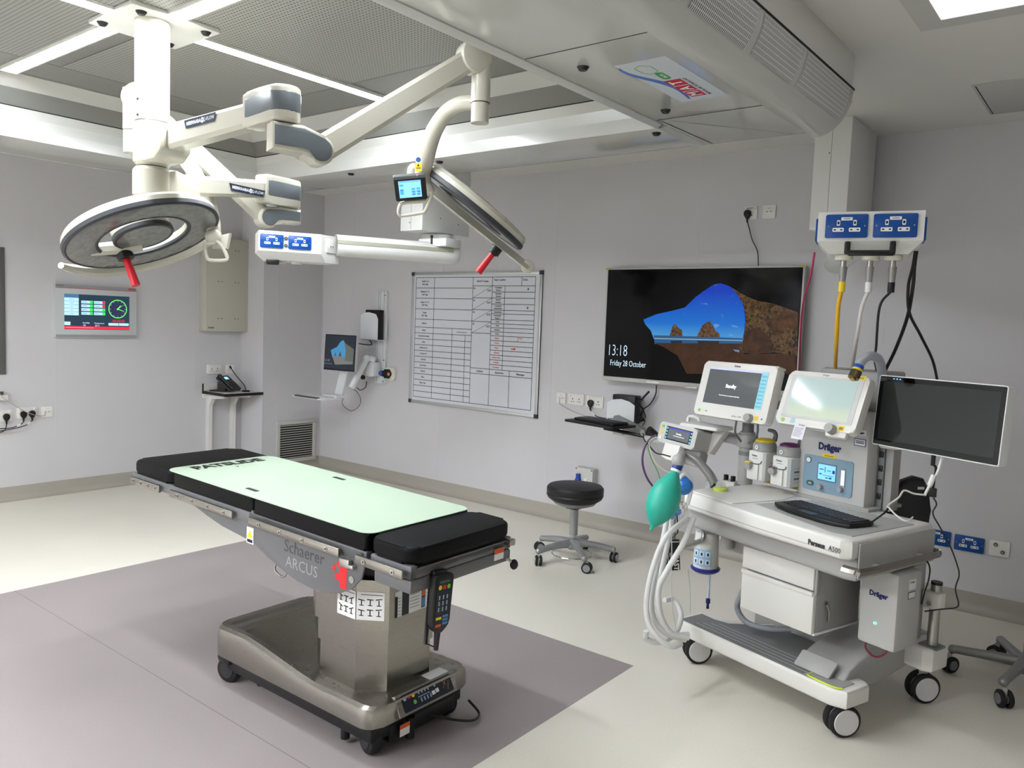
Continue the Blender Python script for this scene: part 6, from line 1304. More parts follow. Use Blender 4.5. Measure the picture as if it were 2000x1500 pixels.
b = MB(TS2); b.text('Dräger', .013, -.01, H3 / 2 - .014, .0002, NAVY, bold=.0005).prism(circ(.007, 14, -W3 / 2 + .035, -H3 / 2 + .022), 0, .002, mat('button_green', (130, 190, 50), .4)).rect(-W3 / 2 + .048, -W3 / 2 + .075, -H3 / 2 + .018, -H3 / 2 + .025, .0, mat('led_pale', (190, 240, 190), .4)).prism(circ(.003, 10, -W3 / 2 + .082, -H3 / 2 + .022), 0, .002, TXT).text('Infinity C500', .011, .05, -H3 / 2 + .016, .0002, MDG).rect(W3 / 2 - .067, W3 / 2 - .045, -H3 / 2 + .012, -H3 / 2 + .032, .0, YEL).prism(circ(.004, 10, W3 / 2 - .025, -H3 / 2 + .022), 0, .002, MDG)
b.build('front_markings', pm, kind='stuff')
MB(TS2).cyl((W3 / 2 - .092, -H3 / 2 + .018, -.01), (W3 / 2 - .092, -H3 / 2 + .018, .026), .020, MGR, .018, n=22).build('rotary_knob', pm)
b = MB(TM); q_ = TMi @ (TS2 @ Vector((.05, -.02, -.05))); b.tube([q_, (q_.x + .06, .44, 1.20), (-.10, .52, 1.20)], .022, MGR, n=12).build('mounting_arm', pm)
b = MB(); 
for (a, c_, d_) in (((1438, 822), (1436, 845), (1447, 862)), ((1480, 822), (1478, 850), (1462, 866))): b.tube([dist(*a, 3.75), dist(*c_, 3.78), dist(*d_, 3.85)], .005, mat('cable_dark_grey', (92, 94, 96), .5), n=7)
b.build('monitor_cables', pm, kind='stuff')
for z in (1.335, 1.305, 1.27): MB(TM).bx(-.24, -.11, .40, .42, z, z + .012, STL2, .002).build('mounting_bar', am)
# large dark touch screen at the right
TS3 = scr_frame(1826, 815, .26, 4, -8)
tm_ = root('wide_touchscreen', TS3, 'wide black-faced screen with a white rim at the right of the anaesthetic machine', 'screen')
tr = TMi @ TS3.to_translation()
W3, H3 = .530, .286
MB(TS3).prism(rrect(W3, H3, .008), -.045, 0, mat('rim_white', (226, 228, 226), .3), bev=.003).build('housing', tm_)
MB(TS3).prism(rrect(W3 - .008, H3 - .008, .006), 0, .0012, mat('glass_black', (6, 7, 7), .04)).build('glass', tm_)
b = MB(TS3); b.rect(-W3 / 2 + .022, W3 / 2 - .022, -H3 / 2 + .026, H3 / 2 - .024, .00125, mat('dark_display', (38, 42, 40), .05)); b.build('display', tm_)
b = MB(TS3)
for i in range(3): b.rect(-W3 / 2 + .065 + i * .014, -W3 / 2 + .072 + i * .014, H3 / 2 - .014, H3 / 2 - .010, .0014, em('indicator_blue', (90, 160, 240), 1.5))
b.build('indicator_lights', tm_, kind='stuff')
MB(TM).tube([(x1 + .05, .46, 1.20), TMi @ (TS3 @ Vector((-.10, -.0, -.04)))], .03, MGR, n=12, smooth=0).build('support_arm', tm_)
b = MB(); k0 = TS3 @ Vector((.0, -H3 / 2 - .002, -.02)); 
b.cyl(k0, k0 + Vector((0, 0, -.04)), .008, BLACK, n=10); b.tube([k0 + Vector((0, 0, -.035)), dist(1828, 915, 3.45), dist(1824, 940, 3.45), dist(1822, 955, 3.45)], .005, BLACK, n=8)
b.box(dist(1822, 962, 3.45), (.026, .012, .036), BLACK, .004); b.tube([dist(1823, 972, 3.45), dist(1829, 985, 3.45), dist(1822, 1003, 3.45), dist(1836, 1030, 3.45), dist(1855, 1065, 3.46), dist(1870, 1105, 3.47), dist(1873, 1125, 3.47), dist(1866, 1150, 3.48), dist(1872, 1178, 3.48), dist(1866, 1187, 3.48), dist(1838, 1190, 3.45), dist(1806, 1194, 3.42)], .0028, BLACK, n=7)
b.build('black_lead', tm_)
b = MB(); b.tube([k0 + Vector((.03, 0, 0)), dist(1832, 920, 3.42), dist(1824, 935, 3.42), dist(1812, 955, 3.42), dist(1806, 968, 3.42)], .005, WHITE, n=8).cyl(dist(1824, 928, 3.42), dist(1816, 948, 3.42), .010, WHITE, n=12)
b.tube([dist(1808, 967, 3.40), dist(1785, 964, 3.38), dist(1766, 958, 3.36), dist(1755, 972, 3.33), dist(1738, 984, 3.30), dist(1733, 990, 3.28)], .0035, WHITE, n=7)
b.tube([dist(1735, 990, 3.27), dist(1748, 1004, 3.26), dist(1765, 1016, 3.25), dist(1775, 1016, 3.26), dist(1783, 1010, 3.28)], .003, WHITE, n=7); b.build('white_lead', tm_)
# keyboard on the worktop
k = [mp(1550, 990, z=.825), mp(1716, 1010, z=.825), mp(1672, 1030, z=.825), mp(1616, 980, z=.825)]
ctr = Vector((.165, .09, .811)); Tk = TM @ Matrix.Translation(ctr) @ Matrix.Rotation(math.radians(-9), 4, 'Z')
kb2 = root('black_keyboard', Tk, 'black keyboard with touchpad lying on the anaesthetic machine worktop', 'keyboard')
MB(Tk).prism([(-.20, .06), (-.19, .085), (.19, .085), (.20, .06), (.20, -.055), (.15, -.085), (.08, -.10), (-.08, -.10), (-.15, -.085), (-.20, -.055)], 0, .018, BLACK, bev=.005, seg=3).build('case', kb2)
b = MB(Tk); kc = mat('keycap_black', (46, 47, 50), .4)
for i in range(5):
    for j in range(15): b.box((-.170 + j * .0243, .066 - i * .021, .0195), (.020, .016, .004), kc, .0012)
b.build('keys', kb2, kind='stuff')
MB(Tk).rect(-.045, .035, -.082, -.044, .0182, mat('touchpad_grey', (40, 44, 52), .3)).build('touchpad', kb2)
MB().tube([Tk @ Vector((.195, .06, .012)), dist(1726, 1003, 3.27), dist(1735, 993, 3.28)], .0035, BLACK, n=7, smooth=4).build('keyboard_lead', kb2)
# vaporisers
def vapor(px, py, v, col, lab):
    c = mp(px, py, v=v); To = TM @ Matrix.Translation((c.x, v, .845)); o = root('anaesthetic_vaporiser', To, lab, 'vaporiser')
    VW = mat('vaporiser_white', (222, 221, 216), .33); w2 = .100
    MB(To).prism([(-w2 / 2, 0), (-w2 / 2 + .01, -.012), (w2 / 2 - .01, -.012), (w2 / 2, 0), (w2 / 2, .115), (-w2 / 2, .115)], 0, .140, VW, bev=.008, seg=3).prism([(-w2 / 2 + .008, -.02), (w2 / 2 - .03, -.02), (w2 / 2 - .03, -.0), (-w2 / 2 + .008, -.0)], .004, .085, VW, bev=.006, seg=2).build('body', o)
    MB(To).lathe([(0, .138), (.050, .138), (.055, .143), (.055, .165), (.052, .176), (.046, .184), (0, .184)], (0, .048, 0), (0, 0, 1), MGR, 32).build('dial_ring', o)
    MB(To).lathe([(0, .183), (.046, .183), (.043, .192), (.03, .198), (0, .200)], (0, .048, 0), (0, 0, 1), col, 32).build('dial_cap', o, label='coloured dial cap')
    MB(To).tube([(.012, .10, .185), (.018, .10, .215), (.012, .09, .232), (-.015, .085, .236)], [.012, .010, .010, .008], MDG, n=10).build('lock_lever', o)
    MB(To).cyl((0, -.008, .160), (0, -.012, .160), .010, PAPER, n=16).cyl((0, -.012, .160), (0, -.0125, .160), .004, MDG, n=10).build('zero_mark', o)
    MB(To).cyl((-.028, -.012, .073), (-.028, -.040, .068), .020, MGR, .017, n=20).box((-.03, -.032, .082), (.028, .012, .014), col, .003).build('filler_cap', o)
    MB(To).tube([(-.018, -.030, .085), (.01, -.022, .082), (.03, -.016, .086), (.034, -.014, .098)], .0018, BLACK, n=6).build('tether', o)
    b = MB(To @ frame((0, -.0122, .115), (1, 0, 0), (0, 0, 1))); b.text('Dräger', .011, -.008, .004, 0, NAVY, bold=.0004).rect(-.02, .012, -.010, -.008, 0, MDG)
    b.build('front_print', o, kind='stuff')
    b = MB(To @ frame((w2 / 2 + .0003, .055, .05), (0, 1, 0), (0, 0, 1)))
    for i in range(5): b.rect(-.03, .03, -.03 + i * .016, -.022 + i * .016, 0, mat('print_grey', (110, 110, 112), .5) if i % 2 else mat('pale_sticker', (206, 206, 202), .5))
    b.build('side_labels', o, kind='stuff')
    return o
vapor(1479, 905, .31, YEL, 'white anaesthetic vaporiser with a yellow dial cap')
vapor(1527, 910, .30, mat('cap_purple', (100, 36, 96), .35), 'white anaesthetic vaporiser with a purple dial cap')
MB(TM).bx(-.42, -.11, .40, .44, .90, .96, MGR, .006).bx(-.40, -.12, .37, .41, .83, .845, mat('manifold_yellow', (190, 170, 40), .4), .002).build('vaporiser_bar', am)
# pole and arms at the left
MB(TM).cyl((-.455, .37, .80), (-.455, .37, 1.06), .036, MGR, n=28).cyl((-.455, .37, .945), (-.455, .37, .965), .038, MDG, n=28).cyl((-.455, .37, 1.06), (-.455, .37, 1.10), .028, MDG, n=24).build('side_pole', am)
b = MB(TM); b.tube([(-.455, .37, 1.01), (-.60, .35, 1.02), (-.72, .33, 1.03)], .034, MGR, n=4, smooth=2, flat=.5).cyl((-.455, .37, .985), (-.455, .37, 1.05), .05, MGR, n=24, bev=.006); b.build('side_arm', am)
MB(TM).tube([(-.71, .33, 1.0), (-.90, .30, .95), (-1.08, .28, .945)], .018, MGR, n=6, smooth=3, flat=.6).build('lower_arm', am)
MB(TM).prism(rrect(.24, .13, .015, cx=-.62, cy=.26), 1.062, 1.078, MWH, bev=.004).build('small_shelf', am)
# transport monitor on its bracket
TV = TM @ Matrix.Translation(mp(1322, 850, v=.16)) @ Matrix.Rotation(math.radians(3), 4, 'Z') @ frame((0, 0, 0), (1, 0, -.06), (0, .22, .97))
tmn = root('transport_monitor', TV, 'small grey portable monitor on a bracket above the green breathing bag', 'patient monitor')
MB(TV).prism(rrect(.245, .105, .014), -.12, 0, mat('monitor_case_grey', (196, 196, 192), .4), bev=.008, seg=3).build('housing', tmn)
b = MB(TV); b.rect(-.075, .095, -.032, .036, .0004, mat('dark_glass', (20, 22, 26), .1)).rect(-.058, .080, -.026, .024, .0009, em('standby_dark_grey', (86, 90, 92), .5)).rect(-.058, .080, .024, .032, .0009, em('bar_navy', (60, 64, 150), .7)).text('Standby', .013, .012, .006, .0014, em('standby_white', (236, 240, 240), 1.), sx=.85).rect(-.02, .05, -.008, -.006, .0014, em('standby_white', (236, 240, 240), 1.))
for i in range(4): b.rect(-.073, -.062, -.028 + i * .016, -.018 + i * .016, .0009, em('standby_keys', (96, 154, 172), .7)).rect(.084, .094, -.028 + i * .016, -.018 + i * .016, .0009, em('standby_keys', (96, 154, 172), .7))
b.build('display', tmn)
b = MB(TV)
for (x, y, m) in ((-.10, .03, mat('button_green', (130, 190, 50), .4)), (-.10, -.0, YEL), (-.10, -.03, PAPER)): b.prism(rrect(.014, .014, .003, cx=x, cy=y), 0, .003, m)
b.build('front_buttons', tmn, kind='stuff')
b = MB(TV); b.prism([(.05, -.05), (.135, -.05), (.19, .08), (.15, .09), (.10, .03)], -.16, -.115, MWH, bev=.004).bx(-.0, .13, -.13, -.05, -.12, -.05, MGR, .012).bx(-.02, .08, .05, .065, -.10, -.02, MWH, .006); b.build('docking_bracket', tmn)
MB(TV).prism([(-.045, -.048), (.055, -.048), (.055, -.118), (.03, -.130), (-.01, -.132), (-.05, -.122)], -.02, .022, MWH, bev=.005).build('printer_flap', tmn, label='white front flap')
MB(TV).tube([(-.07, .05, -.15), (-.085, .11, -.16), (-.02, .11, -.16), (-.01, .07, -.15)], .010, MWH, n=8, smooth=3).build('rear_loop', tmn)
b = MB(TV)
for s_ in (-1, 1): pass
b.cyl((-.122, .012, -.05), (-.145, .010, -.05), .010, mat('plug_red', (190, 30, 60), .4), n=10).cyl((-.122, .03, -.06), (-.14, .03, -.06), .014, PAPER, n=12); b.build('cable_connectors', tmn, kind='stuff')
for nm, c_, r_, pts in (('purple_lead', mat('cable_purple', (84, 50, 96), .4), .005, [(1282, 850), (1268, 858), (1257, 880), (1255, 905), (1262, 930), (1275, 950), (1290, 965)]),
                        ('cream_lead', mat('cable_cream', (206, 200, 176), .4), .0035, [(1282, 852), (1268, 862), (1272, 885), (1282, 905), (1300, 920), (1315, 925)]),
                        ('green_lead', mat('cable_green', (110, 150, 120), .4), .003, [(1282, 856), (1266, 868), (1272, 895), (1284, 920), (1290, 940)]),
                        ('black_lead', BLACK, .003, [(1256, 846), (1258, 858), (1266, 868), (1280, 884), (1296, 888), (1310, 892)])):
    MB().tube([dist(x, y, 3.72) for x, y in pts], r_, c_, n=7).build(nm, tmn)
# breathing bag on curved arm
MB(TM).tube([(-.43, .14, .80), (-.455, .12, .86), (-.52, .10, .92), (-.585, .08, .945)], [.022, .022, .020, .020], mat('metal_grey_tube', (158, 158, 156), .3, .5), n=16).cyl((-.43, .14, .78), (-.435, .137, .83), .026, BLACK, n=20).build('bag_arm', am)
ba = TM @ Vector((-.60, .075, .945)); 
bt0 = dist(1320, 908, (dist(1325, 903, 1) - CAM).length * 3.36); 
bg = root('breathing_bag', bt0, 'inflated green breathing bag hanging from the curved arm of the anaesthetic machine', 'breathing bag')
Db = 3.36
top, bot = dist(1323, 912, Db), dist(1271, 1036, Db - .02); ax = (bot - top); L = ax.length
GR = mat('bag_green', (44, 170, 148), .42)
nt = GR.node_tree; bb = nt.nodes['Principled BSDF']
prof = [(0, 0), (.016, 0), (.018, .06), (.030, .13), (.062, .25), (.083, .38), (.091, .50), (.088, .62), (.074, .74), (.048, .84), (.026, .90), (.012, .94), (.008, 1.0), (0, 1.0)]
P_ = []
for i in range(len(prof) - 1):
    (r0, h0), (r1_, h1_) = prof[i], prof[i + 1]; P_ += [(r0 + (r1_ - r0) * k_ / 4, h0 + (h1_ - h0) * k_ / 4) for k_ in range(4)]
P_.append(prof[-1]); z = ax.normalized(); xx_ = z.orthogonal().normalized(); side = (RC @ Vector((-1, 0, 0))); side = (side - z * side.dot(z)).normalized(); fr_ = z.cross(side); vs = []; n_ = 36
import functools
def sm(i): 
    a = P_[max(0, i - 2):i + 3]; return sum(p[0] for p in a) / len(a)
for i, (r_, h_) in enumerate(P_):
    rr_ = sm(i) if 3 < i < len(P_) - 3 else r_
    for k_ in range(n_):
        a = 2 * math.pi * k_ / n_; pl = 0
        if .25 < h_ < .80: pl = .0035 * math.sin(h_ * L * 480) * max(0, math.cos(a - 1.1)) ** 8 + .0035 * math.sin(h_ * L * 480) * max(0, math.cos(a + 2.1)) ** 8
        q_ = rr_ - pl; vs.append(top + z * h_ * L + side * math.cos(a) * q_ * .74 + fr_ * math.sin(a) * q_ * .74)
b = MB(); b.add(vs, [(i * n_ + k_, i * n_ + (k_ + 1) % n_, (i + 1) * n_ + (k_ + 1) % n_, (i + 1) * n_ + k_) for i in range(len(P_) - 1) for k_ in range(n_)], GR)
b.build('bag', bg, ang=80)
MB().cyl(top - z * .012, top + z * .012, .021, mat('connector_navy', (28, 60, 130), .35), n=22).cyl(top + z * .012, top + z * .022, .021, PAPER, n=22).build('connector_rings', bg)
elb = dist(1325, 900, Db); MB().sphere(elb, .028, MGR).tube([elb, top - z * .005], .019, MGR, n=16, smooth=0).tube([elb, ba], .02, MGR, n=12, smooth=0).build('elbow_joint', am)
# rail and handle loop at the machine's left side
b = MB(TM); hp = [mp(1316, 1000, v=-.02), mp(1316, 1063, v=-.02), mp(1322, 1070, v=-.02), mp(1362, 1058, v=-.03), mp(1374, 1050, v=-.03), mp(1372, 1020, v=.02)]
b.tube(hp, .010, mat('loop_grey', (130, 130, 128), .3, .5), n=8, smooth=3).build('grip_loop', am)
MB(TM).tube([(-.44, .10, .735), (-.50, .03, .74), (-.545, -.01, .742)], .024, MGR, n=8).build('hose_holder', am)
# breathing hoses
HZ = mat('hose_clear', (226, 226, 224), .25, alpha=.86)
def corr(o, pts, r_, nm='hose', seg=9):
    P = spline(pts, 14); Lh = 0; rs = []
    MB().tube(P, [r_ * (1.0 if i % 2 else .93) for i in range(len(P))], HZ, n=12, smooth=0).build(nm, o)
hs = root('breathing_hoses', dist(1300, 1245, 3.6), 'bundle of white corrugated breathing hoses looping down to the floor behind the green bag', 'breathing hose')
M0 = lambda x, y, D: dist(x, y, D)
for pts in ([(1345, 1010, 3.45), (1300, 1050, 3.46), (1275, 1110, 3.50), (1263, 1170, 3.52), (1266, 1215, 3.53), (1285, 1245, 3.53), (1310, 1262, 3.55), (1330, 1258, 3.6)],
            [(1310, 960, 3.50), (1298, 1040, 3.52), (1282, 1110, 3.55), (1272, 1170, 3.57), (1278, 1210, 3.58), (1300, 1236, 3.59), (1340, 1250, 3.62)],
            [(1320, 970, 3.55), (1306, 1050, 3.58), (1292, 1120, 3.60), (1284, 1180, 3.62), (1292, 1215, 3.64), (1310, 1238, 3.66), (1345, 1240, 3.7)],
            [(1355, 1010, 3.40), (1335, 1060, 3.42), (1305, 1110, 3.45), (1287, 1150, 3.48), (1290, 1200, 3.52), (1310, 1235, 3.56), (1345, 1246, 3.6)],
            [(1262, 1232, 3.56), (1263, 1248, 3.58), (1290, 1254, 3.62), (1320, 1235, 3.72), (1330, 1200, 3.78), (1315, 1172, 3.80), (1298, 1172, 3.76)]):
    corr(hs, [M0(*p) for p in pts], .0125)
MB().tube([dist(1321, 990, 3.5), dist(1310, 1010, 3.48), dist(1312, 1070, 3.5), dist(1311, 1140, 3.55), dist(1314, 1190, 3.6), dist(1322, 1240, 3.65)], .0022, HZ, n=6).build('sample_line', hs)
b = MB(); b.sphere(dist(1322, 995, 3.52), (.022, .022, .028), mat('connector_sky_blue', (90, 160, 220), .3)).sphere(dist(1310, 1006, 3.5), (.018, .018, .02), mat('connector_sky_blue', (90, 160, 220), .3)); b.build('blue_connectors', hs, kind='stuff')
mk = root('face_mask', dist(1335, 955, 3.55), 'clear and blue face mask hooked beside the green breathing bag', 'face mask')
c_ = dist(1337, 950, 3.55)
MB(Matrix.Translation(c_) @ Matrix.Rotation(.4, 4, 'Y')).lathe([(0, .03), (.015, .03), (.03, .02), (.04, 0), (.043, -.01)], (0, 0, 0), RC @ Vector((.1, .1, 1)), mat('mask_blue_gel', (30, 110, 200), .2, trans=.3), 24).build('cushion', mk)
MB().tube([dist(1328, 965, 3.54), dist(1326, 945, 3.54), dist(1334, 928, 3.54), dist(1346, 932, 3.55), dist(1350, 955, 3.55), dist(1343, 985, 3.55)], .009, mat('mask_clear', (230, 232, 232), .15, alpha=.6), n=10).build('rim', mk)
b = MB()
for i in range(5): b.box(dist(1328 + i * 3, 985 + (i % 3) * 6, 3.5), (.014, .01, .018), mat('fitting_cream', (206, 200, 190), .4), .003)
b.build('hose_fittings', hs, kind='stuff')
# black tag bag hanging behind the hoses
Tt = frame(dist(1314, 1084, 3.62), RC @ Vector((1, .03, 0)), RC @ Vector((-.05, 1, 0)))
bgk = root('black_printed_card', Tt, 'black printed card hanging behind the white breathing hoses', 'card')
MB(Tt).prism(rrect(.062, .135, .003), -.004, 0, BLACK, bev=.001, seg=1).build('card', bgk)
MB(Tt).rect(-.03, .03, .055, .059, .0004, PAPER).rect(-.022, -.020, -.03, .04, .0004, PAPER).build('print_lines', bgk); 
MB(Tt @ Matrix.Rotation(math.radians(-90), 4, 'Z')).text('MAST', .030, .03, .014, .0004, PAPER, bold=.001).text('FIRST', .009, .0, -.012, .0004, PAPER).build('lettering', bgk)
MB().tube([Tt @ Vector((-.012, .065, 0)), dist(1324, 1040, 3.6), dist(1322, 1000, 3.56)], .003, BLACK, n=6, smooth=0).build('strap', bgk)
# absorber canister
Cc = Vector((-.372, .03, .445)); Tc2 = TM @ Matrix.Translation(Cc)
cn = root('absorber_canister', Tc2, 'clear canister of white granules with a dark blue base beneath the worktop', 'canister')
def gran():
    m = mat('granules_white', (226, 224, 216), .6); nt = m.node_tree; bb = nt.nodes['Principled BSDF']; v = nt.nodes.new('ShaderNodeTexVoronoi'); v.inputs['Scale'].default_value = 160; tc = nt.nodes.new('ShaderNodeTexCoord'); bp = nt.nodes.new('ShaderNodeBump'); bp.inputs['Strength'].default_value = .8
    nt.links.new(tc.outputs['Object'], v.inputs['Vector']); nt.links.new(v.outputs['Distance'], bp.inputs['Height']); nt.links.new(bp.outputs['Normal'], bb.inputs['Normal']); return m
MB(Tc2).lathe([(0, .012), (.056, .012), (.052, .175), (0, .180)], (0, 0, 0), (0, 0, 1), gran(), 32).build('granules', cn, kind='stuff')
MB(Tc2).lathe([(.0605, .008), (.055, .20), (.052, .225), (.040, .235)], (0, 0, 0), (0, 0, 1), mat('canister_clear', (236, 240, 242), .05, alpha=.22), 32).build('clear_wall', cn)
MB(Tc2).lathe([(0, -.012), (.05, -.012), (.066, .0), (.068, .008), (.060, .014), (0, .014)], (0, 0, 0), (0, 0, 1), mat('base_navy', (34, 42, 130), .3), 36).build('base_cap', cn)
MB(Tc2).cyl((0, 0, .215), (0, 0, .30), .042, MGR, n=24).box((0, -.045, .265), (.05, .02, .05), BLACK, .004).build('head_clamp', cn)
dn = (TMi @ CAM - Cc); dn.z = 0; dn.normalize(); a0 = math.degrees(math.atan2(dn.y, dn.x))
b = MB(Tc2); cb2 = mat('canister_label_blue', (150, 184, 214), .4)
def lab_patch(a_0, a_1, z0, z1, m, rr=.0615):
    b.lathe([(rr - .0 * (z0), z0), (rr - .004 * (z1 - z0) / .1, z1)], (0, 0, 0), (0, 0, 1), m, 10)
vs = []; fs = []
def patch(a_0, a_1, z0, z1, m, rr):
    n3 = 8; V_ = []
    for i in range(n3 + 1):
        a = math.radians(a_0 + (a_1 - a_0) * i / n3)
        for z in (z0, z1): r3 = rr - z * .03; V_.append((r3 * math.cos(a), r3 * math.sin(a), z))
    b.add(V_, [(2 * i, 2 * i + 2, 2 * i + 3, 2 * i + 1) for i in range(n3)], m)
patch(a0 - 60, a0 + 25, .03, .105, cb2, .0625)
for i in range(3):
    for j in range(2): patch(a0 - 56 + i * 27, a0 - 36 + i * 27, .036 + j * .036, .060 + j * .036, mat('label_pale', (206, 222, 234), .4), .0630); patch(a0 - 50 + i * 27, a0 - 42 + i * 27, .040 + j * .036, .054 + j * .036, mat('label_ink', (40, 44, 56), .4), .0634)
b.build('blue_label', cn)
MB(Tc2).cyl((.045, -.02, -.12), (.045, -.02, 0), .0055, mat('drain_pale_blue', (190, 196, 214), .3), n=10).cyl((.045, -.02, -.17), (.045, -.02, -.12), .007, NAVY, .004, n=10).cyl((.045, -.02, -.145), (.045, -.02, -.125), .010, NAVY, n=10).build('drain_tube', cn)
MB(TM).tube([(-.44, -.01, .43), (-.435, -.0, .36), (-.425, .0, .30), (-.43, .01, .22)], .0014, MGR, n=5).build('thin_line', cn)
MB(TM).bx(-.30, -.16, .05, .14, .56, .645, MGR, .01).cyl((-.25, .03, .58), (-.25, .03, .645), .03, MGR, n=16).build('valve_block', am)
MB(TM).tube([(-.15, .10, .50), (-.155, .06, .44), (-.175, .05, .38), (-.20, .06, .31), (-.16, .08, .255), (-.08, .12, .245), (.0, .18, .26)], .013, mat('hose_grey', (150, 152, 160), .4), n=12).cyl((-.152, .10, .49), (-.15, .10, .55), .012, BLACK, n=12).build('scavenging_hose', am, label='grey looped hose')
# glass dome valve and breathing system parts on the worktop
b = MB(TM); vc = mp(1407, 958, z=.8125)
b.lathe([(0, 0), (.034, 0), (.034, .012), (.028, .016), (0, .016)], vc, (0, 0, 1), mat('valve_lime', (196, 210, 90), .4), 28); b.build('valve_ring', am)
MB(TM).lathe([(.024, .016), (.022, .035), (.012, .045), (0, .046)], vc, (0, 0, 1), mat('dome_clear', (230, 234, 234), .05, alpha=.35), 24).build('valve_dome', am)
MB(TM).lathe([(0, .0), (.045, .0), (.045, .035)], mp(1395, 945, v=.34) * 1 + Vector((0, 0, -.02)), (0, 0, 1), mat('dome_clear', (230, 234, 234), .05, alpha=.35), 24).build('flow_sensor_cup', am)
sv = mp(1428, 940, v=.38); MB(TM).box((sv.x, .38, sv.z - .02), (.09, .06, .05), MWH, .012).build('suction_unit', am)
for dx in (-.025, .02): MB(TM).cyl((sv.x + dx, .37, sv.z), (sv.x + dx, .37, sv.z + .03), .012, BLACK, n=14).build('suction_knob', am)
# box at the right side with lettering and green lamp
bxm = MB(TM).bx(.325, .483, .15, .32, .335, .645, mat('side_unit_grey', (186, 185, 181), .38), .014).build('side_unit', am)
Tb2 = TM @ frame((.405, .149, .545), (1, 0, 0), (0, 0, 1)); MB(Tb2).text('Dräger', .028, 0, 0, 0, NAVY, bold=.0015, sx=.95).build('maker_lettering', bxm)
MB(TM @ frame((.400, .149, .43), (1, 0, 0), (0, 0, 1))).prism(rrect(.012, .008, .002), 0, .002, em('lamp_teal', (90, 240, 220), 2.5)).build('status_lamp', bxm)
b = MB(TM @ frame((.4835, .25, .575), (0, 1, 0), (0, 0, 1))); b.rect(-.03, .02, .0, .04, 0, PAPER).rect(-.03, .02, -.036, -.008, 0, NAVY).rect(-.027, .017, -.033, -.011, .0005, PAPER); b.text('Dräger', .012, -.005, .03, .0005, NAVY); b.build('service_stickers', bxm, kind='stuff')
MB(TM).tube([(.34, .20, .335), (.345, .19, .30), (.39, .18, .285), (.43, .18, .31), (.435, .19, .335)], .004, mat('cable_maroon', (110, 30, 50), .4), n=8).build('maroon_cable', am)
MB(TM).bx(.25, .40, .34, .50, .30, .66, MGR, .01).build('rear_cabinet', am)
pp = Vector((.445, .50, .28)); MB(TM).cyl(pp, (.445, .50, .545), .021, STL2, n=24).cyl((.445, .50, .545), (.445, .50, .556), .022, BLACK, n=24).build('steel_post', am)
MB(TM).box((.44, .495, .48), (.075, .06, .075), MWH, .012).cyl((.44, .46, .47), (.44, .455, .47), .010, CHR, n=12).build('post_clamp', am)
MB(TM).box((.445, .50, .287), (.08, .07, .01), MDG, .003).build('post_foot', am)
MB(TM).tube([(.46, .335, .70), (.495, .335, .66), (.50, .33, .61), (.485, .335, .55), (.480, .33, .50)], .003, BLACK, n=6).build('side_lead', am)
# grey corrugated hose end over the top of the screen
b = MB(); P_ = [dist(1672, 727, 3.45), dist(1682, 706, 3.47), dist(1700, 695, 3.5), (dist(1716, 702, 3.55)), dist(1722, 725, 3.62), dist(1722, 750, 3.68)]
sh_ = root('suction_hose', P_[0], 'short grey hose with brass and blue end arching over the ventilator screen', 'hose')
MB().tube(P_, .018, mat('hose_translucent_grey', (170, 174, 184), .3), n=14).build('hose', sh_)
d_ = (P_[1] - P_[0]).normalized(); 
MB().cyl(P_[0] - d_ * .028, P_[0] + d_ * .004, .022, mat('brass_dark', (120, 106, 84), .3, 1.), n=20).cyl(P_[0] - d_ * .036, P_[0] - d_ * .028, .012, mat('brass_bright', (190, 150, 70), .25, 1.), n=14).build('brass_coupling', sh_)
MB().cyl(P_[0] + d_ * .004, P_[0] + d_ * .014, .021, YEL, n=20).build('yellow_band', sh_); MB().cyl(P_[0] + d_ * .014, P_[0] + d_ * .030, .020, mat('band_blue', (20, 80, 180), .35), n=20).build('blue_band', sh_)
MB(TS1).rect(.385 / 2 - .065, .385 / 2 - .020, .246 / 2 - .018, .246 / 2 - .002, .001, YEL).text('AGSS', .012, .385 / 2 - .042, .246 / 2 - .010, .0015, TXT).build('yellow_tab', v_)
# black padded item on the wall side behind the worktop
Tq2 = frame(dist(1772, 985, 4.0), tuple(RC @ Vector((1, 0, .1))), (0, 0, 1))
pb = root('black_padded_backrest', Tq2, 'black rounded padded back with a small white sticker behind the machine worktop', 'backrest')
MB(Tq2).prism([(-.10, -.20), (-.095, -.02), (-.07, .06), (-.03, .11), (.02, .13), (.06, .12), (.085, .07), (.09, -.02), (.08, -.20)], -.03, .03, mat('pad_black_gloss', (14, 14, 16), .3), bev=.018, seg=4).build('padded_back', pb)
MB(Tq2).rect(.030, .058, .074, .086, .031, PAPER).build('small_sticker', pb)
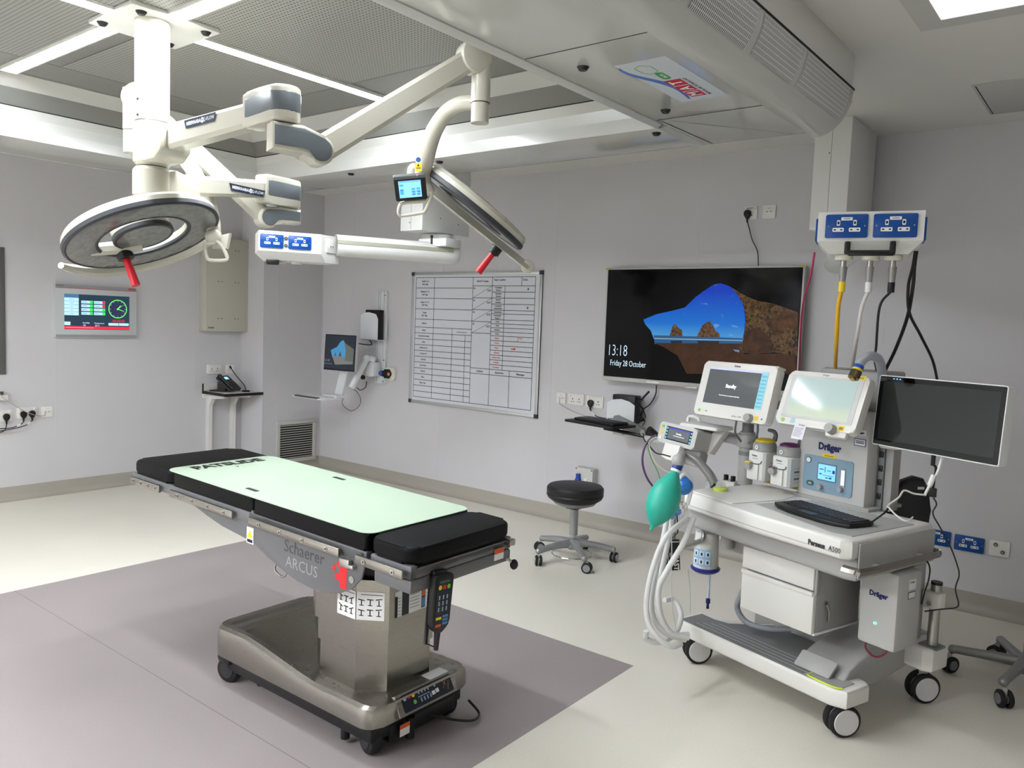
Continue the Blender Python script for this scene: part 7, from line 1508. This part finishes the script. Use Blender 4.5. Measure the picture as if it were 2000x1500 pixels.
# ================================================================== drip stand at the right edge
ds = at(2002, 1300, z=.10); dsc = Vector((ds.x, ds.y, 0)); e1_, e2_, e3_ = at(1868, 1313, z=0), at(1955, 1375, z=0), at(1905, 1240, z=.09)
iv = root('drip_stand', dsc, 'silver drip stand base on castors cut by the right frame edge', 'drip stand')
hubc = dsc + Vector((0, 0, .115)); MB().lathe([(0, .07), (.045, .075), (.05, .11), (.03, .14), (0, .142)], dsc, (0, 0, 1), mat('stand_grey_metal', (140, 140, 138), .35, .6), 28).build('base_hub', iv)
SG = mat('stand_grey_metal', (140, 140, 138), .35, .6)
MB().cyl(dsc + Vector((.0, 0, .13)), dsc + Vector((0, 0, 1.9)), .0125, STL2, n=20).build('pole', iv)
Rl = .285
a1 = math.atan2(e1_.y - dsc.y, e1_.x - dsc.x)
for i in range(5):
    a = a1 + math.radians(72 * i); d = Vector((math.cos(a), math.sin(a), 0)); e = dsc + d * Rl
    MB().tube([dsc + d * .02 + Vector((0, 0, .115)), dsc + d * .15 + Vector((0, 0, .112)), e + Vector((0, 0, .108))], [.026, .021, .019], SG, n=14, smooth=4).sphere(e + Vector((0, 0, .106)), .021, SG).build('leg', iv)
    ca = Vector((math.cos(a + .8), math.sin(a + .8), 0)); ax_ = Vector((-ca.y, ca.x, 0)); cw = e + ca * .015 + Vector((0, 0, .038))
    for s_ in (-1, 1): wheel(iv, cw + ax_ * .017 * s_, .038, .020, ax_, MDG, 'castor', hubr=.6)
    MB().box(cw + Vector((0, 0, .02)), (.02, .02, .06), MGR, .004).build('castor_fork', iv)
# ================================================================== groups of like things
GR_ = {'surgical_light': 'surgical lights hanging from the ceiling column', 'ceiling_pendant': 'ceiling pendants with blue sockets', 'anaesthetic_vaporiser': 'vaporisers mounted on the anaesthetic machine',
       'double_socket': 'white double sockets on the walls', 'blue_double_socket': 'blue double sockets low on the back wall', 'network_outlet': 'cream data outlets on the walls',
       'power_plug': 'black power plugs in wall sockets', 'power_cable': 'black power cables hanging from the right pendant', 'gas_hose': 'gas hoses hanging from the right pendant', 'network_cable': 'thin grey network cables'}
for o_ in bpy.data.objects:
    if o_.parent is None and 'label' in o_ and o_.name.split('.')[0] in GR_: o_['group'] = GR_[o_.name.split('.')[0]]
